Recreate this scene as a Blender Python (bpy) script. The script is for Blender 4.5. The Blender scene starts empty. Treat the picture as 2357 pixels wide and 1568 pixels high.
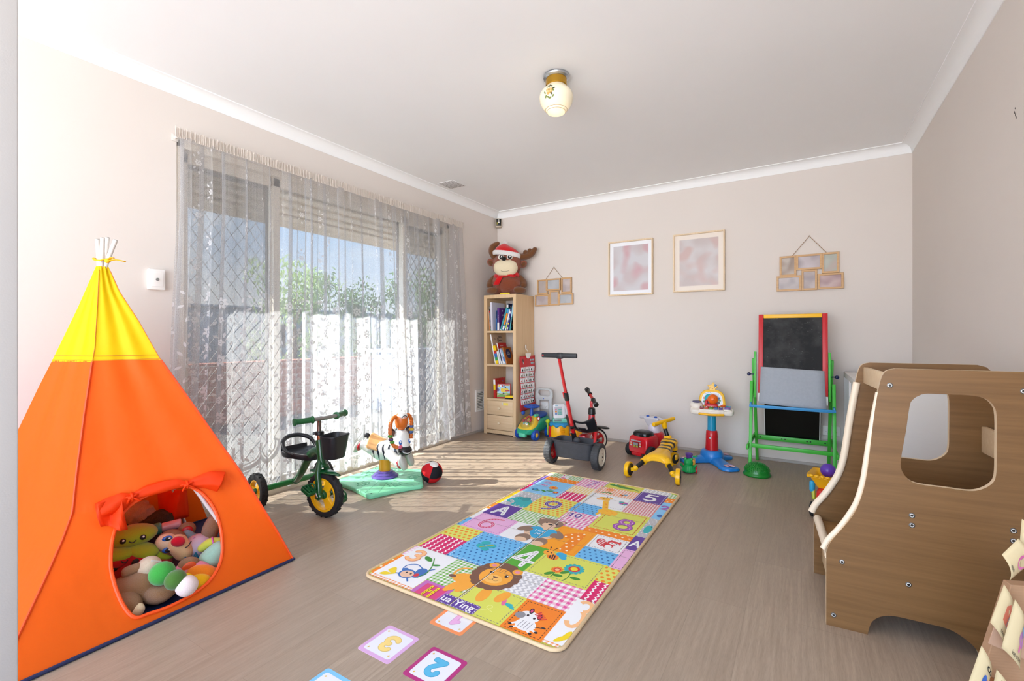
import bpy, bmesh, math, random
from math import sin, cos, pi, sqrt, atan2, radians, hypot
from mathutils import Vector, Matrix, Euler, Quaternion, noise
random.seed(7)
SC = bpy.context.scene
COL = SC.collection
V = Vector

# ---------------------------------------------------------------- colours and materials
def lin(c):
    if isinstance(c, str):
        c = c.lstrip('#')
        c = [int(c[i:i + 2], 16) / 255 for i in (0, 2, 4)]
        c = [x / 12.92 if x <= .04045 else ((x + .055) / 1.055) ** 2.4 for x in c]
    return (c[0], c[1], c[2], 1.0)

class NT:
    """small helper for node trees"""
    def __init__(s, mat):
        mat.use_nodes = True
        s.t = mat.node_tree
        s.t.nodes.clear()
    def put(s, node, key, val):
        if val is None: return
        sock = node.inputs[key]
        if isinstance(val, bpy.types.NodeSocket): s.t.links.new(val, sock)
        elif isinstance(val, str): sock.default_value = lin(val)
        else:
            if sock.type == 'RGBA' and len(val) == 3: val = (*val, 1)
            sock.default_value = val
    def n(s, typ, ins=None, **props):
        nd = s.t.nodes.new('ShaderNode' + typ)
        for k, v in props.items(): setattr(nd, k, v)
        for k, v in (ins or {}).items(): s.put(nd, k, v)
        return nd
    def m(s, op, a, b=None, c=None):
        nd = s.t.nodes.new('ShaderNodeMath'); nd.operation = op
        s.put(nd, 0, a); s.put(nd, 1, b); s.put(nd, 2, c)
        return nd.outputs[0]
    def mix(s, f, a, b):
        nd = s.t.nodes.new('ShaderNodeMix'); nd.data_type = 'RGBA'
        s.put(nd, 0, f); s.put(nd, 6, a); s.put(nd, 7, b)
        return nd.outputs[2]
    def mixs(s, f, a, b):
        nd = s.t.nodes.new('ShaderNodeMixShader'); s.put(nd, 0, f)
        s.t.links.new(a, nd.inputs[1]); s.t.links.new(b, nd.inputs[2])
        return nd.outputs[0]
    def adds(s, a, b):
        nd = s.t.nodes.new('ShaderNodeAddShader')
        s.t.links.new(a, nd.inputs[0]); s.t.links.new(b, nd.inputs[1])
        return nd.outputs[0]
    def ramp(s, f, stops, interp='LINEAR'):
        nd = s.t.nodes.new('ShaderNodeValToRGB'); nd.color_ramp.interpolation = interp
        el = nd.color_ramp.elements
        while len(el) < len(stops): el.new(.5)
        for e, (p, c) in zip(el, stops): e.position = p; e.color = lin(c)
        s.put(nd, 0, f)
        return nd.outputs[0]
    def co(s, kind='Object'):
        return s.t.nodes.new('ShaderNodeTexCoord').outputs[kind]
    def xyz(s, v):
        nd = s.t.nodes.new('ShaderNodeSeparateXYZ'); s.put(nd, 0, v)
        return nd.outputs
    def vec(s, x, y, z=0.0):
        nd = s.t.nodes.new('ShaderNodeCombineXYZ')
        s.put(nd, 0, x); s.put(nd, 1, y); s.put(nd, 2, z)
        return nd.outputs[0]
    def noise(s, v, scale, detail=2.0, rough=.5, out='Fac'):
        nd = s.n('TexNoise', {'Vector': v, 'Scale': scale, 'Detail': detail, 'Roughness': rough})
        return nd.outputs[out]
    def bump(s, h, strength=.3, dist=.01):
        return s.n('Bump', {'Height': h, 'Strength': strength, 'Distance': dist}).outputs[0]
    def bsdf(s, **k):
        nd = s.t.nodes.new('ShaderNodeBsdfPrincipled')
        names = dict(color='Base Color', rough='Roughness', metal='Metallic', normal='Normal', spec='Specular IOR Level',
                     sheen='Sheen Weight', coat='Coat Weight', trans='Transmission Weight', ior='IOR', alpha='Alpha')
        for key, v in k.items(): s.put(nd, names[key], v)
        return nd.outputs[0]
    def out(s, sh):
        o = s.t.nodes.new('ShaderNodeOutputMaterial')
        s.t.links.new(sh, o.inputs[0])

MATS = {}
def mat(name, color=None, rough=.5, metal=0.0, spec=.5, coat=0.0, bump=0.0, bscale=200.0, vary=0.0, vscale=8.0, sheen=0.0, emit=None):
    """plain painted / moulded / fabric surface with a little procedural unevenness"""
    if name in MATS: return MATS[name]
    m = bpy.data.materials.new(name); MATS[name] = m
    t = NT(m)
    c = lin(color)
    col = c
    if vary or bump: oc = t.co()
    if vary:
        f = t.noise(oc, vscale, 3)
        col = t.mix(f, tuple(x * (1 - vary) for x in c[:3]), tuple(min(1, x * (1 + vary)) for x in c[:3]))
    k = dict(color=col if vary else c, rough=rough, metal=metal, spec=spec)
    if coat: k['coat'] = coat
    if sheen: k['sheen'] = sheen
    if bump: k['normal'] = t.bump(t.noise(oc, bscale, 3), bump, .004)
    t.out(t.bsdf(**k))
    return m

def plastic(name, color, rough=.3): return mat(name, color, rough, spec=.5, vary=.04, vscale=5)
def plush(name, color, sc=260.0, b=.9):
    if name in MATS: return MATS[name]
    m = bpy.data.materials.new(name); MATS[name] = m
    t = NT(m); oc = t.co(); c = lin(color)
    f = t.noise(oc, sc, 4, .7)
    g = t.noise(oc, 30, 2)
    col = t.mix(f, tuple(x * .62 for x in c[:3]), tuple(min(1, x * 1.25) for x in c[:3]))
    col = t.mix(t.m('MULTIPLY', g, .25), col, tuple(min(1, x * 1.15) for x in c[:3]))
    t.out(t.bsdf(color=col, rough=.9, spec=.15, sheen=.35, normal=t.bump(f, b, .012)))
    return m

# ---------------------------------------------------------------- mesh builder
def frame_from(z, up=V((0, 0, 1))):
    z = V(z).normalized()
    if abs(z.dot(up)) > .999: up = V((1, 0, 0))
    x = up.cross(z).normalized(); y = z.cross(x)
    return Matrix((x, y, z)).transposed().to_4x4()

def trs(loc=(0, 0, 0), rot=(0, 0, 0), s=(1, 1, 1)):
    if isinstance(s, (int, float)): s = (s, s, s)
    return Matrix.LocRotScale(V(loc), Euler(rot), V(s))

class B:
    def __init__(s):
        s.bm = bmesh.new(); s.M = Matrix.Identity(4); s.mats = []; s.mi = 0
        s.smooth_ang = 40
    def mat(s, m):
        if m not in s.mats: s.mats.append(m)
        s.mi = s.mats.index(m); return s
    def at(s, *a, **k): s.M = trs(*a, **k); return s
    def _v(s, co): return s.bm.verts.new(s.M @ V(co))
    def _f(s, vs, smooth=True):
        try: f = s.bm.faces.new(vs)
        except ValueError: return None
        f.material_index = s.mi; f.smooth = smooth
        return f
    def grid(s, P, closed_u=False, closed_v=False):
        """P[i][j] rows of points"""
        vv = [[s._v(p) for p in r] for r in P]
        n, m = len(vv), len(vv[0])
        for i in range(n if closed_u else n - 1):
            for j in range(m if closed_v else m - 1):
                a, b = vv[i], vv[(i + 1) % n]
                s._f((a[j], a[(j + 1) % m], b[(j + 1) % m], b[j]))
        return vv
    def merge(s, bm2, M=None):
        M = s.M @ M if M is not None else s.M
        mp = {}
        for v in bm2.verts: mp[v] = s.bm.verts.new(M @ v.co)
        for f in bm2.faces:
            try: nf = s.bm.faces.new([mp[v] for v in f.verts])
            except ValueError: continue
            nf.material_index = s.mi; nf.smooth = f.smooth
        bm2.free()
    def box(s, c, size, rot=None, r=0.0, seg=2):
        b = bmesh.new(); bmesh.ops.create_cube(b, size=1)
        for v in b.verts: v.co = V((v.co.x * size[0], v.co.y * size[1], v.co.z * size[2]))
        if r: bmesh.ops.bevel(b, geom=b.edges[:], offset=min(r, min(size) * .49), segments=seg, affect='EDGES', profile=.5)
        for f in b.faces: f.smooth = bool(r)
        s.merge(b, trs(c, rot or (0, 0, 0)))
        return s
    def bar(s, p0, p1, w, d, r=0.0, up=(0, 0, 1)):
        """box from p0 to p1 with cross-section w (sideways) x d (along up)"""
        p0, p1 = V(p0), V(p1); L = (p1 - p0).length
        b = bmesh.new(); bmesh.ops.create_cube(b, size=1)
        for v in b.verts: v.co = V((v.co.x * w, v.co.y * d, v.co.z * L))
        if r: bmesh.ops.bevel(b, geom=b.edges[:], offset=min(r, min(w, d) * .49), segments=2, affect='EDGES', profile=.5)
        for f in b.faces: f.smooth = bool(r)
        Mx = frame_from(p1 - p0, V(up)); Mx.translation = (p0 + p1) / 2
        s.merge(b, Mx); return s
    def lathe(s, prof, n=28, M=None, cap=True, a0=0.0, a1=2 * pi):
        """prof: list of (r, z) about local Z"""
        old = s.M
        if M is not None: s.M = s.M @ M
        full = abs(a1 - a0 - 2 * pi) < 1e-6
        k = n if full else n + 1
        rings = []
        for r, z in prof:
            if r < 1e-6: rings.append([s._v((0, 0, z))])
            else: rings.append([s._v((r * cos(a0 + (a1 - a0) * i / n), r * sin(a0 + (a1 - a0) * i / n), z)) for i in range(k)])
        for A, C in zip(rings, rings[1:]):
            for i in range(n):
                j = (i + 1) % k
                if len(A) == 1 and len(C) == 1: continue
                if len(A) == 1: s._f((A[0], C[i], C[j]))
                elif len(C) == 1: s._f((A[i], A[j], C[0]))
                else: s._f((A[i], A[j], C[j], C[i]))
        if cap and full:
            if len(rings[0]) > 1: s._f(rings[0][::-1], False)
            if len(rings[-1]) > 1: s._f(rings[-1], False)
        s.M = old; return s
    def cyl(s, p0, p1, r0, r1=None, n=20, bev=0.0):
        p0, p1 = V(p0), V(p1); r1 = r0 if r1 is None else r1
        L = (p1 - p0).length
        Mx = frame_from(p1 - p0); Mx.translation = p0
        pr = [(r0 - bev, 0), (r0, bev), (r1, L - bev), (r1 - bev, L)] if bev else [(r0, 0), (r1, L)]
        return s.lathe(pr, n, Mx)
    def tube(s, pts, r, n=10, closed=False, spline=0, flat=1.0, up=None):
        pts = [V(p) for p in pts]
        rs = list(r) if isinstance(r, (list, tuple)) else [r] * len(pts)
        if spline: pts, rs = catmull(pts, rs, spline, closed)
        N = len(pts); tang = []
        for i in range(N):
            a = pts[(i - 1) % N] if closed or i > 0 else pts[i]
            c = pts[(i + 1) % N] if closed or i < N - 1 else pts[i]
            d = (c - a); tang.append(d.normalized() if d.length > 1e-9 else V((0, 0, 1)))
        ref = V(up) if up else (V((0, 0, 1)) if abs(tang[0].z) < .9 else V((1, 0, 0)))
        x = ref.cross(tang[0]).normalized(); rings = []
        for i in range(N):
            t = tang[i]
            x = (x - t * x.dot(t))
            x = x.normalized() if x.length > 1e-6 else t.orthogonal().normalized()
            y = t.cross(x)
            rings.append([s._v(pts[i] + x * (cos(2 * pi * k / n) * rs[i]) + y * (sin(2 * pi * k / n) * rs[i] * flat)) for k in range(n)])
        for i in range(N if closed else N - 1):
            A, C = rings[i], rings[(i + 1) % N]
            for k in range(n): s._f((A[k], A[(k + 1) % n], C[(k + 1) % n], C[k]))
        if not closed:
            s._f(rings[0][::-1], False); s._f(rings[-1], False)
        return s
    def sausage(s, pts, r, n=14, spline=6, tip=1.0):
        """tube with rounded ends"""
        pts = [V(p) for p in pts]
        rs = list(r) if isinstance(r, (list, tuple)) else [r] * len(pts)
        pts, rs = catmull(pts, rs, spline, False) if len(pts) > 2 and spline else (pts, rs)
        d0 = (pts[0] - pts[1]).normalized(); d1 = (pts[-1] - pts[-2]).normalized()
        h = [(.35, .94), (.7, .72), (.92, .4), (1.0, .08)]
        a = [(pts[0] + d0 * rs[0] * e * tip, rs[0] * f) for e, f in h][::-1]
        z = [(pts[-1] + d1 * rs[-1] * e * tip, rs[-1] * f) for e, f in h]
        allp = a + list(zip(pts, rs)) + z
        return s.tube([p for p, _ in allp], [q for _, q in allp], n)
    def ell(s, c, r, rot=None, n=20, m=12, jit=0.0, pw=1.0):
        if isinstance(r, (int, float)): r = (r, r, r)
        old = s.M; s.M = s.M @ trs(c, rot or (0, 0, 0))
        pw_ = lambda x: math.copysign(abs(x) ** pw, x)
        rows = []
        for i in range(m + 1):
            th = pi * i / m
            row = []
            for j in range(n):
                ph = 2 * pi * j / n
                p = V((r[0] * pw_(sin(th)) * pw_(cos(ph)), r[1] * pw_(sin(th)) * pw_(sin(ph)), r[2] * pw_(cos(th))))
                if jit: p *= 1 + jit * noise.noise(p * 40)
                row.append(p)
            rows.append(row)
        top = s._v(rows[0][0]); bot = s._v(rows[-1][0])
        rr = [[s._v(p) for p in row] for row in rows[1:-1]]
        for j in range(n):
            s._f((top, rr[0][j], rr[0][(j + 1) % n]))
            s._f((bot, rr[-1][(j + 1) % n], rr[-1][j]))
        for A, C in zip(rr, rr[1:]):
            for j in range(n): s._f((A[j], C[j], C[(j + 1) % n], A[(j + 1) % n]))
        s.M = old; return s
    def torus(s, c, R, r, axis=(0, 0, 1), n=32, m=10, sx=1.0):
        Mx = frame_from(axis); Mx.translation = V(c)
        P = [[Mx @ V(((R + r * cos(b)) * cos(a), (R + r * cos(b)) * sin(a), r * sin(b) * sx)) for b in (2 * pi * j / m for j in range(m))] for a in (2 * pi * i / n for i in range(n))]
        s.grid(P, True, True); return s
    def flat(s, polys, thick, bevel=0.0, M=None, res=2, smooth=False):
        """extruded 2D outline (first polygon) with holes (others), centred on local z = 0, optional rounded rim"""
        cu = bpy.data.curves.new('tmp', 'CURVE'); cu.dimensions = '2D'; cu.fill_mode = 'BOTH'
        cu.extrude = max(thick / 2 - bevel, 0); cu.bevel_depth = bevel; cu.bevel_resolution = res
        if bevel: cu.offset = -bevel
        for pl in polys:
            sp = cu.splines.new('POLY'); sp.points.add(len(pl) - 1); sp.use_cyclic_u = True
            for p, q in zip(sp.points, pl): p.co = (q[0], q[1], 0, 1)
        o = bpy.data.objects.new('tmp', cu); me = bpy.data.meshes.new_from_object(o)
        b = bmesh.new(); b.from_mesh(me)
        bmesh.ops.remove_doubles(b, verts=b.verts[:], dist=1e-5)
        for f in b.faces: f.smooth = smooth or (bevel > 0)
        s.merge(b, M if M is not None else Matrix.Identity(4))
        bpy.data.objects.remove(o); bpy.data.curves.remove(cu); bpy.data.meshes.remove(me)
        return s
    def text(s, body, size, M=None, depth=.0005, align='CENTER', bold=0.0):
        cu = bpy.data.curves.new('tmp', 'FONT'); cu.body = body; cu.size = size; cu.extrude = depth; cu.offset = bold
        cu.align_x = align; cu.align_y = 'CENTER'; cu.resolution_u = 2
        o = bpy.data.objects.new('tmp', cu); me = bpy.data.meshes.new_from_object(o)
        b = bmesh.new(); b.from_mesh(me)
        for f in b.faces: f.smooth = False
        s.merge(b, M if M is not None else Matrix.Identity(4))
        bpy.data.objects.remove(o); bpy.data.curves.remove(cu); bpy.data.meshes.remove(me)
        return s
    def poly(s, pts):
        s._f([s._v(p) for p in pts], False); return s
    def skin(s, M=None): pass
    def build(s, name, parent=None, m=None, subsurf=0, bevel=0.0, solid=0.0, weld=0.0):
        if weld: bmesh.ops.remove_doubles(s.bm, verts=s.bm.verts[:], dist=weld)
        bmesh.ops.recalc_face_normals(s.bm, faces=s.bm.faces[:])
        me = bpy.data.meshes.new(name); s.bm.to_mesh(me); s.bm.free()
        if m is not None and not s.mats: me.materials.append(m)
        for x in s.mats: me.materials.append(x)
        o = bpy.data.objects.new(name, me); COL.objects.link(o)
        try: me.set_sharp_from_angle(angle=radians(s.smooth_ang))
        except Exception: pass
        if parent is not None: o.parent = parent
        if solid:
            md = o.modifiers.new('solid', 'SOLIDIFY'); md.thickness = solid; md.offset = 0
        if bevel:
            md = o.modifiers.new('bevel', 'BEVEL'); md.width = bevel; md.segments = 2; md.limit_method = 'ANGLE'; md.angle_limit = radians(35)
        if subsurf:
            md = o.modifiers.new('sub', 'SUBSURF'); md.levels = subsurf; md.render_levels = subsurf
        return o

def catmull(pts, rs, k, closed=False):
    N = len(pts); P = []; R = []
    for i in range(N if closed else N - 1):
        if closed: a, b, c, d = (i - 1) % N, i, (i + 1) % N, (i + 2) % N
        else: a, b, c, d = max(i - 1, 0), i, i + 1, min(i + 2, N - 1)
        for j in range(k):
            t = j / k; t2 = t * t; t3 = t2 * t
            w = (-.5 * t3 + t2 - .5 * t, 1.5 * t3 - 2.5 * t2 + 1, -1.5 * t3 + 2 * t2 + .5 * t, .5 * t3 - .5 * t2)
            P.append(pts[a] * w[0] + pts[b] * w[1] + pts[c] * w[2] + pts[d] * w[3])
            R.append(rs[b] * (1 - t) + rs[c] * t)
    if not closed: P.append(pts[-1]); R.append(rs[-1])
    return P, R
def spl2(pts, k=6, closed=True):
    return [(p.x, p.y) for p in catmull([V((x, y, 0)) for x, y in pts], [0] * len(pts), k, closed)[0]]

# ---------------------------------------------------------------- 2D outlines
def rrect(cx, cy, w, h, r=0.0, n=5):
    if r <= 0: return [(cx - w / 2, cy - h / 2), (cx + w / 2, cy - h / 2), (cx + w / 2, cy + h / 2), (cx - w / 2, cy + h / 2)]
    out = []
    for sx, sy, a in ((1, -1, -90), (1, 1, 0), (-1, 1, 90), (-1, -1, 180)):
        for i in range(n + 1):
            t = radians(a + 90 * i / n)
            out.append((cx + sx * (w / 2 - r) + r * cos(t), cy + sy * (h / 2 - r) + r * sin(t)))
    return out
def oval(cx, cy, a, b=None, n=24, rot=0.0):
    b = a if b is None else b
    return [(cx + a * cos(t) * cos(rot) - b * sin(t) * sin(rot), cy + a * cos(t) * sin(rot) + b * sin(t) * cos(rot)) for t in (2 * pi * i / n for i in range(n))]
def starp(cx, cy, R, r, k=5, rot=pi / 2):
    return [(cx + (R if i % 2 == 0 else r) * cos(rot + pi * i / k), cy + (R if i % 2 == 0 else r) * sin(rot + pi * i / k)) for i in range(2 * k)]
def arcpts(cx, cy, a, b, t0, t1, n=12):
    return [(cx + a * cos(radians(t0 + (t1 - t0) * i / n)), cy + b * sin(radians(t0 + (t1 - t0) * i / n))) for i in range(n + 1)]

# ---------------------------------------------------------------- flat printed artwork laid on a surface, one sheet per colour
class Art:
    """draws layered flat shapes on a plane; each new layer lies a hair above the one before"""
    def __init__(s, b, M, unit=.01, dz=.00006):
        s.b = b; s.M = M; s.u = unit; s.z = 0.0; s.dz = dz
    def up(s): s.z += s.dz
    def poly(s, pts, m):
        s.up(); s.b.mat(m); old = s.b.M
        s.b.M = old @ s.M
        s.b.poly([(x * s.u, y * s.u, s.z) for x, y in pts]); s.b.M = old
    def rect(s, x0, y0, x1, y1, m): s.poly([(x0, y0), (x1, y0), (x1, y1), (x0, y1)], m)
    def oval(s, cx, cy, a, b, m, rot=0.0, n=20): s.poly(oval(cx, cy, a, b, n, rot), m)
    def line(s, pts, w, m, closed=False):
        s.up(); s.b.mat(m); old = s.b.M; s.b.M = old @ s.M
        N = len(pts); q = []
        for i in range(N):
            a = pts[(i - 1) % N] if closed or i else pts[i]; c = pts[(i + 1) % N] if closed or i < N - 1 else pts[i]
            dx, dy = c[0] - a[0], c[1] - a[1]; L = hypot(dx, dy) or 1
            nx, ny = -dy / L * w / 2, dx / L * w / 2
            q.append((s.b._v(((pts[i][0] + nx) * s.u, (pts[i][1] + ny) * s.u, s.z)), s.b._v(((pts[i][0] - nx) * s.u, (pts[i][1] - ny) * s.u, s.z))))
        for i in range(N if closed else N - 1):
            A, C = q[i], q[(i + 1) % N]
            s.b._f((A[0], A[1], C[1], C[0]), False)
        s.b.M = old
    def dash(s, pts, w, m, on=.9, off=.6, closed=False):
        if closed: pts = list(pts) + [pts[0]]
        acc = 0.0; P = [V((x, y, 0)) for x, y in pts]; s.up(); z = s.z
        for a, c in zip(P, P[1:]):
            L = (c - a).length; d = (c - a) / L if L else V((1, 0, 0)); t = -acc
            while t < L:
                t0, t1 = max(t, 0), min(t + on, L)
                if t1 > t0: s.z = z - s.dz; s.line([(a + d * t0)[:2], (a + d * t1)[:2]], w, m)
                t += on + off
            acc = L - (t - on - off)
        s.z = z
    def frame(s, x0, y0, x1, y1, w, m, on=.9, off=.6):
        s.dash([(x0, y0), (x1, y0), (x1, y1), (x0, y1)], w, m, on, off, True)
    def text(s, body, cx, cy, size, m, rot=0.0, bold=0.0):
        s.up(); s.b.mat(m)
        s.b.text(body, size * s.u, s.M @ Matrix.Translation((cx * s.u, cy * s.u, s.z)) @ Matrix.Rotation(rot, 4, 'Z'), 0.0, bold=bold * s.u)

# ---------------------------------------------------------------- scene objects
def thing(name, label, cat, loc=(0, 0, 0), rz=0.0, group=None, rot=None):
    o = bpy.data.objects.new(name, None); COL.objects.link(o)
    o.location = loc; o.rotation_euler = rot or (0, 0, rz); o.empty_display_size = .05
    tag(o, label, cat, group); return o
def tag(o, label=None, cat=None, group=None, kind=None):
    if label: o['label'] = label
    if cat: o['category'] = cat
    if group: o['group'] = group
    if kind: o['kind'] = kind
    return o
def struct(o, label=None, cat=None):
    o['kind'] = 'structure'
    if label: o['label'] = label
    if cat: o['category'] = cat
    return o
def part_label(o, s): o['label'] = s; return o
def move(o, loc, rot=(0, 0, 0)):
    o.location = loc; o.rotation_euler = rot; return o

# ---------------------------------------------------------------- camera (all measurements below follow from it)
CAMH, FPX, HORY, CXP, YAW = 1.05, 1066.3, 774.0, 1178.5, radians(31.9691)
CA, SA = cos(YAW), sin(YAW)
cam = bpy.data.cameras.new('camera'); cam.sensor_width = 36; cam.lens = FPX / 2357 * 36; cam.shift_y = -(784 - HORY) / 2357
cam.clip_start = .02
camo = bpy.data.objects.new('camera', cam); COL.objects.link(camo)
camo.location = (0, 0, CAMH); camo.rotation_euler = (pi / 2, 0, YAW); SC.camera = camo
def rayd(px, py):
    r = (px - CXP) / FPX; return V((r * CA - SA, r * SA + CA, (HORY - py) / FPX))
def fl(px, py, z=0.0):
    d = rayd(px, py); t = (z - CAMH) / d.z; return V((d.x * t, d.y * t, z))
def atD(px, py, D): return V((0, 0, CAMH)) + rayd(px, py) * D
def atX(px, py, X):
    d = rayd(px, py); return V((0, 0, CAMH)) + d * (X / d.x)
def atY(px, py, Y):
    d = rayd(px, py); return V((0, 0, CAMH)) + d * (Y / d.y)
WORLD_S, WORLD_FILL, SUN_S, EXPO = 1.3, 7.2, 20.0, 0.32
# ================================================================ setting
XL, XR, YB, ZC = -3.0, 0.70, 4.485, 2.48
def m_wall(name, c):
    m = bpy.data.materials.new(name); t = NT(m); oc = t.co()
    f = t.noise(oc, 1.3, 3); g = t.noise(oc, 320, 3)
    c = lin(c)[:3]
    t.out(t.bsdf(color=t.mix(f, tuple(x * .97 for x in c), tuple(min(1, x * 1.03) for x in c)), rough=.62, spec=.3, normal=t.bump(g, .08, .002)))
    return m
WALLM = m_wall('wall_paint', '#d9d1ca')
CEILM = m_wall('ceiling_paint', '#eff0f1')
TRIMM = m_wall('cornice_paint', '#eeefef')

def floor_mat():
    m = bpy.data.materials.new('vinyl_planks'); t = NT(m); oc = t.co(); x, y, z = t.xyz(oc)
    v = t.vec(y, x, 0)
    br = t.n('TexBrick', {'Vector': v, 'Color1': '#b09c87', 'Color2': '#a18d79', 'Mortar': '#78695a', 'Scale': 1.0, 'Mortar Size': .0009,
                          'Mortar Smooth': .3, 'Bias': 0.0, 'Brick Width': 1.22, 'Row Height': .182}, offset=.37, offset_frequency=2)
    row = t.m('FLOOR', t.m('DIVIDE', x, .182))
    # grain: long streaks along the boards, different in every board
    seed = t.m('MULTIPLY', row, 3.7)
    g1 = t.noise(t.vec(t.m('MULTIPLY', x, 38), t.m('ADD', t.m('MULTIPLY', y, 1.6), seed), seed), 2.2, 6, .62)
    g2 = t.noise(t.vec(t.m('MULTIPLY', x, 320), t.m('ADD', t.m('MULTIPLY', y, 14), seed), seed), 1.6, 4, .7)
    g3 = t.noise(t.vec(t.m('MULTIPLY', x, 5), t.m('ADD', t.m('MULTIPLY', y, 1.2), seed), seed), 1.5, 3)
    col = t.mix(t.ramp(g1, [(.30, '#000000'), (.68, '#ffffff')]), '#93806d', br.outputs['Color'])
    col = t.mix(t.m('MULTIPLY', t.ramp(g2, [(.30, '#ffffff'), (.55, '#000000')]), .42), col, '#6f6154')
    col = t.mix(t.m('MULTIPLY', g3, .35), col, '#b8a998')
    kn = t.n('TexVoronoi', {'Vector': t.vec(t.m('MULTIPLY', x, 3.1), t.m('MULTIPLY', y, 1.25), 0), 'Scale': 1.0}).outputs['Distance']
    col = t.mix(t.ramp(kn, [(.012, '#ffffff'), (.03, '#000000')]), col, '#4a3b30')
    h = t.m('ADD', t.m('MULTIPLY', g2, .5), t.m('MULTIPLY', br.outputs['Fac'], -1.2))
    t.out(t.bsdf(color=col, rough=t.m('ADD', .34, t.m('MULTIPLY', g1, .14)), spec=.45, normal=t.bump(h, .12, .003)))
    return m
FLOORM = floor_mat()

b = B(); b.box((-1.15, 1.05, -.05), (3.9, 7.1, .1)); struct(b.build('floor', m=FLOORM))
b = B(); b.box((-1.15, 1.05, ZC + .04), (3.9, 7.1, .08)); struct(b.build('ceiling', m=CEILM))
WY0, WY1, WZ1 = 1.22, 3.62, 2.17
b = B(); b.box((XL - .06, (-2.4 + WY0) / 2, ZC / 2), (.12, WY0 + 2.4, ZC)); b.box((XL - .06, (WY1 + YB + .1) / 2, ZC / 2), (.12, YB + .1 - WY1, ZC))
b.box((XL - .06, (WY0 + WY1) / 2, (WZ1 + ZC) / 2), (.12, WY1 - WY0, ZC - WZ1)); struct(b.build('wall_left', m=WALLM))
b = B(); b.box(((XL + XR) / 2, YB + .05, ZC / 2), (XR - XL + .2, .1, ZC)); struct(b.build('wall_back', m=WALLM))
b = B(); b.box((XR + .05, (YB - .6) / 2, ZC / 2), (.1, YB + .6, ZC)); struct(b.build('wall_right', m=WALLM))
b = B(); b.box((-1.492, .212, ZC / 2), (.12, .144, ZC), r=.004); struct(b.build('wall_front', m=m_wall('jamb_shade_paint', '#b5b1ae')))  # white jamb, its shade is put into the greyer colour
# little chipped mark on the right wall
b = B(); mk = mat('plaster_chip', '#4b4542', .9)
p0 = atX(2337, 264, XR - .001)
for dy, dz, s_ in ((0, 0, .008), (.01, .012, .006), (-.006, -.014, .006), (.004, .026, .004)):
    b.ell((XR - .0005, p0.y + dy, p0.z + dz), (.001, s_ * .5, s_), n=8, m=6)
tag(b.build('wall_chip', m=mk), 'small dark chip marks in the paint high on the right wall', 'wall mark')

# coved cornice
def cornice(name, p0, p1, inward):
    p0, p1, inw = V(p0), V(p1), V(inward)
    pr = [(0, -.07), (.004, -.07), (.006, -.064)] + [(.006 + .058 * (1 - cos(radians(a))), -.064 + .058 * sin(radians(a))) for a in range(10, 91, 10)] + [(.07, -.006), (.07, 0), (0, 0)]
    # mitred at both ends
    b = B(); rows = []
    d = (p1 - p0).normalized()
    for P, sg in ((p0, 1), (p1, -1)):
        rows.append([P + inw * u + d * sg * u + V((0, 0, z)) for u, z in pr])
    b.grid(rows); b.smooth_ang = 30
    return struct(b.build(name, m=TRIMM))
cornice('trim_1', (XL, -2.4, ZC), (XL, YB, ZC), (1, 0, 0))
cornice('trim_2', (XL, YB, ZC), (XR, YB, ZC), (0, -1, 0))
cornice('trim_3', (XR, YB, ZC), (XR, -.6, ZC), (-1, 0, 0))
bm_ = mat('skirting_bead', '#a79f97', .5, vary=.08)
def skirt(name, a, c, inw):
    a, c, inw = V(a), V(c), V(inw); b = B()
    b.grid([[P + inw * u + V((0, 0, z)) for u, z in ((0, 0), (.012, 0), (.012, .012), (.008, .020), (0, .022))] for P in (a, c)])
    struct(b.build(name, m=bm_))
skirt('baseboard_back', (XL, YB, 0), (XR, YB, 0), (0, -1, 0))
skirt('baseboard_left', (XL, WY1, 0), (XL, YB, 0), (1, 0, 0))
skirt('baseboard_right', (XR, YB, 0), (XR, 0, 0), (-1, 0, 0))

# ---------------------------------------------------------------- sliding door with screens
def glass_mat():
    m = bpy.data.materials.new('door_glass'); t = NT(m)
    t.out(t.mixs(.06, t.n('BsdfTransparent', {'Color': (.95, .97, .97)}).outputs[0], t.n('BsdfGlossy', {'Roughness': .02}).outputs[0]))
    return m
GLASS = glass_mat()
def fly_mat():
    m = bpy.data.materials.new('fly_mesh'); t = NT(m); oc = t.co(); x, y, z = t.xyz(oc)
    t.out(t.mixs(.30, t.n('BsdfTransparent').outputs[0], t.n('BsdfDiffuse', {'Color': '#3d3b39'}).outputs[0]))
    return m
FLY = fly_mat()
alu = mat('cream_aluminium', '#d9cfbf', .4, .1)
win = bpy.data.objects.new('window_1', None); COL.objects.link(win); struct(win, 'cream framed sliding glass door behind the lace curtain', 'sliding door')
b = B(); XW = XL - .06
for y in (WY0 + .02, WY1 - .02): b.box((XW, y, WZ1 / 2), (.11, .04, WZ1))
b.box((XW, (WY0 + WY1) / 2, WZ1 - .02), (.11, WY1 - WY0, .04)); b.box((XW + .008, (WY0 + WY1) / 2, .012), (.135, WY1 - WY0, .035))
b.build('window_frame', win, alu, bevel=.003)
def panel(y0, y1, x, dark=False):
    fm = mat('bronze_frame', '#6b6560', .4, .2) if dark else alu
    b = B()
    for y in (y0 + .022, y1 - .022): b.box((x, y, 1.08), (.028, .044, 2.09))
    for z in (.06, 2.1): b.box((x, (y0 + y1) / 2, z), (.028, y1 - y0, .06))
    f = b.build('sash', win, fm)
    b = B(); b.box((x, (y0 + y1) / 2, 1.08), (.005, y1 - y0 - .08, 2.0)); b.build('pane', f, GLASS)
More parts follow.
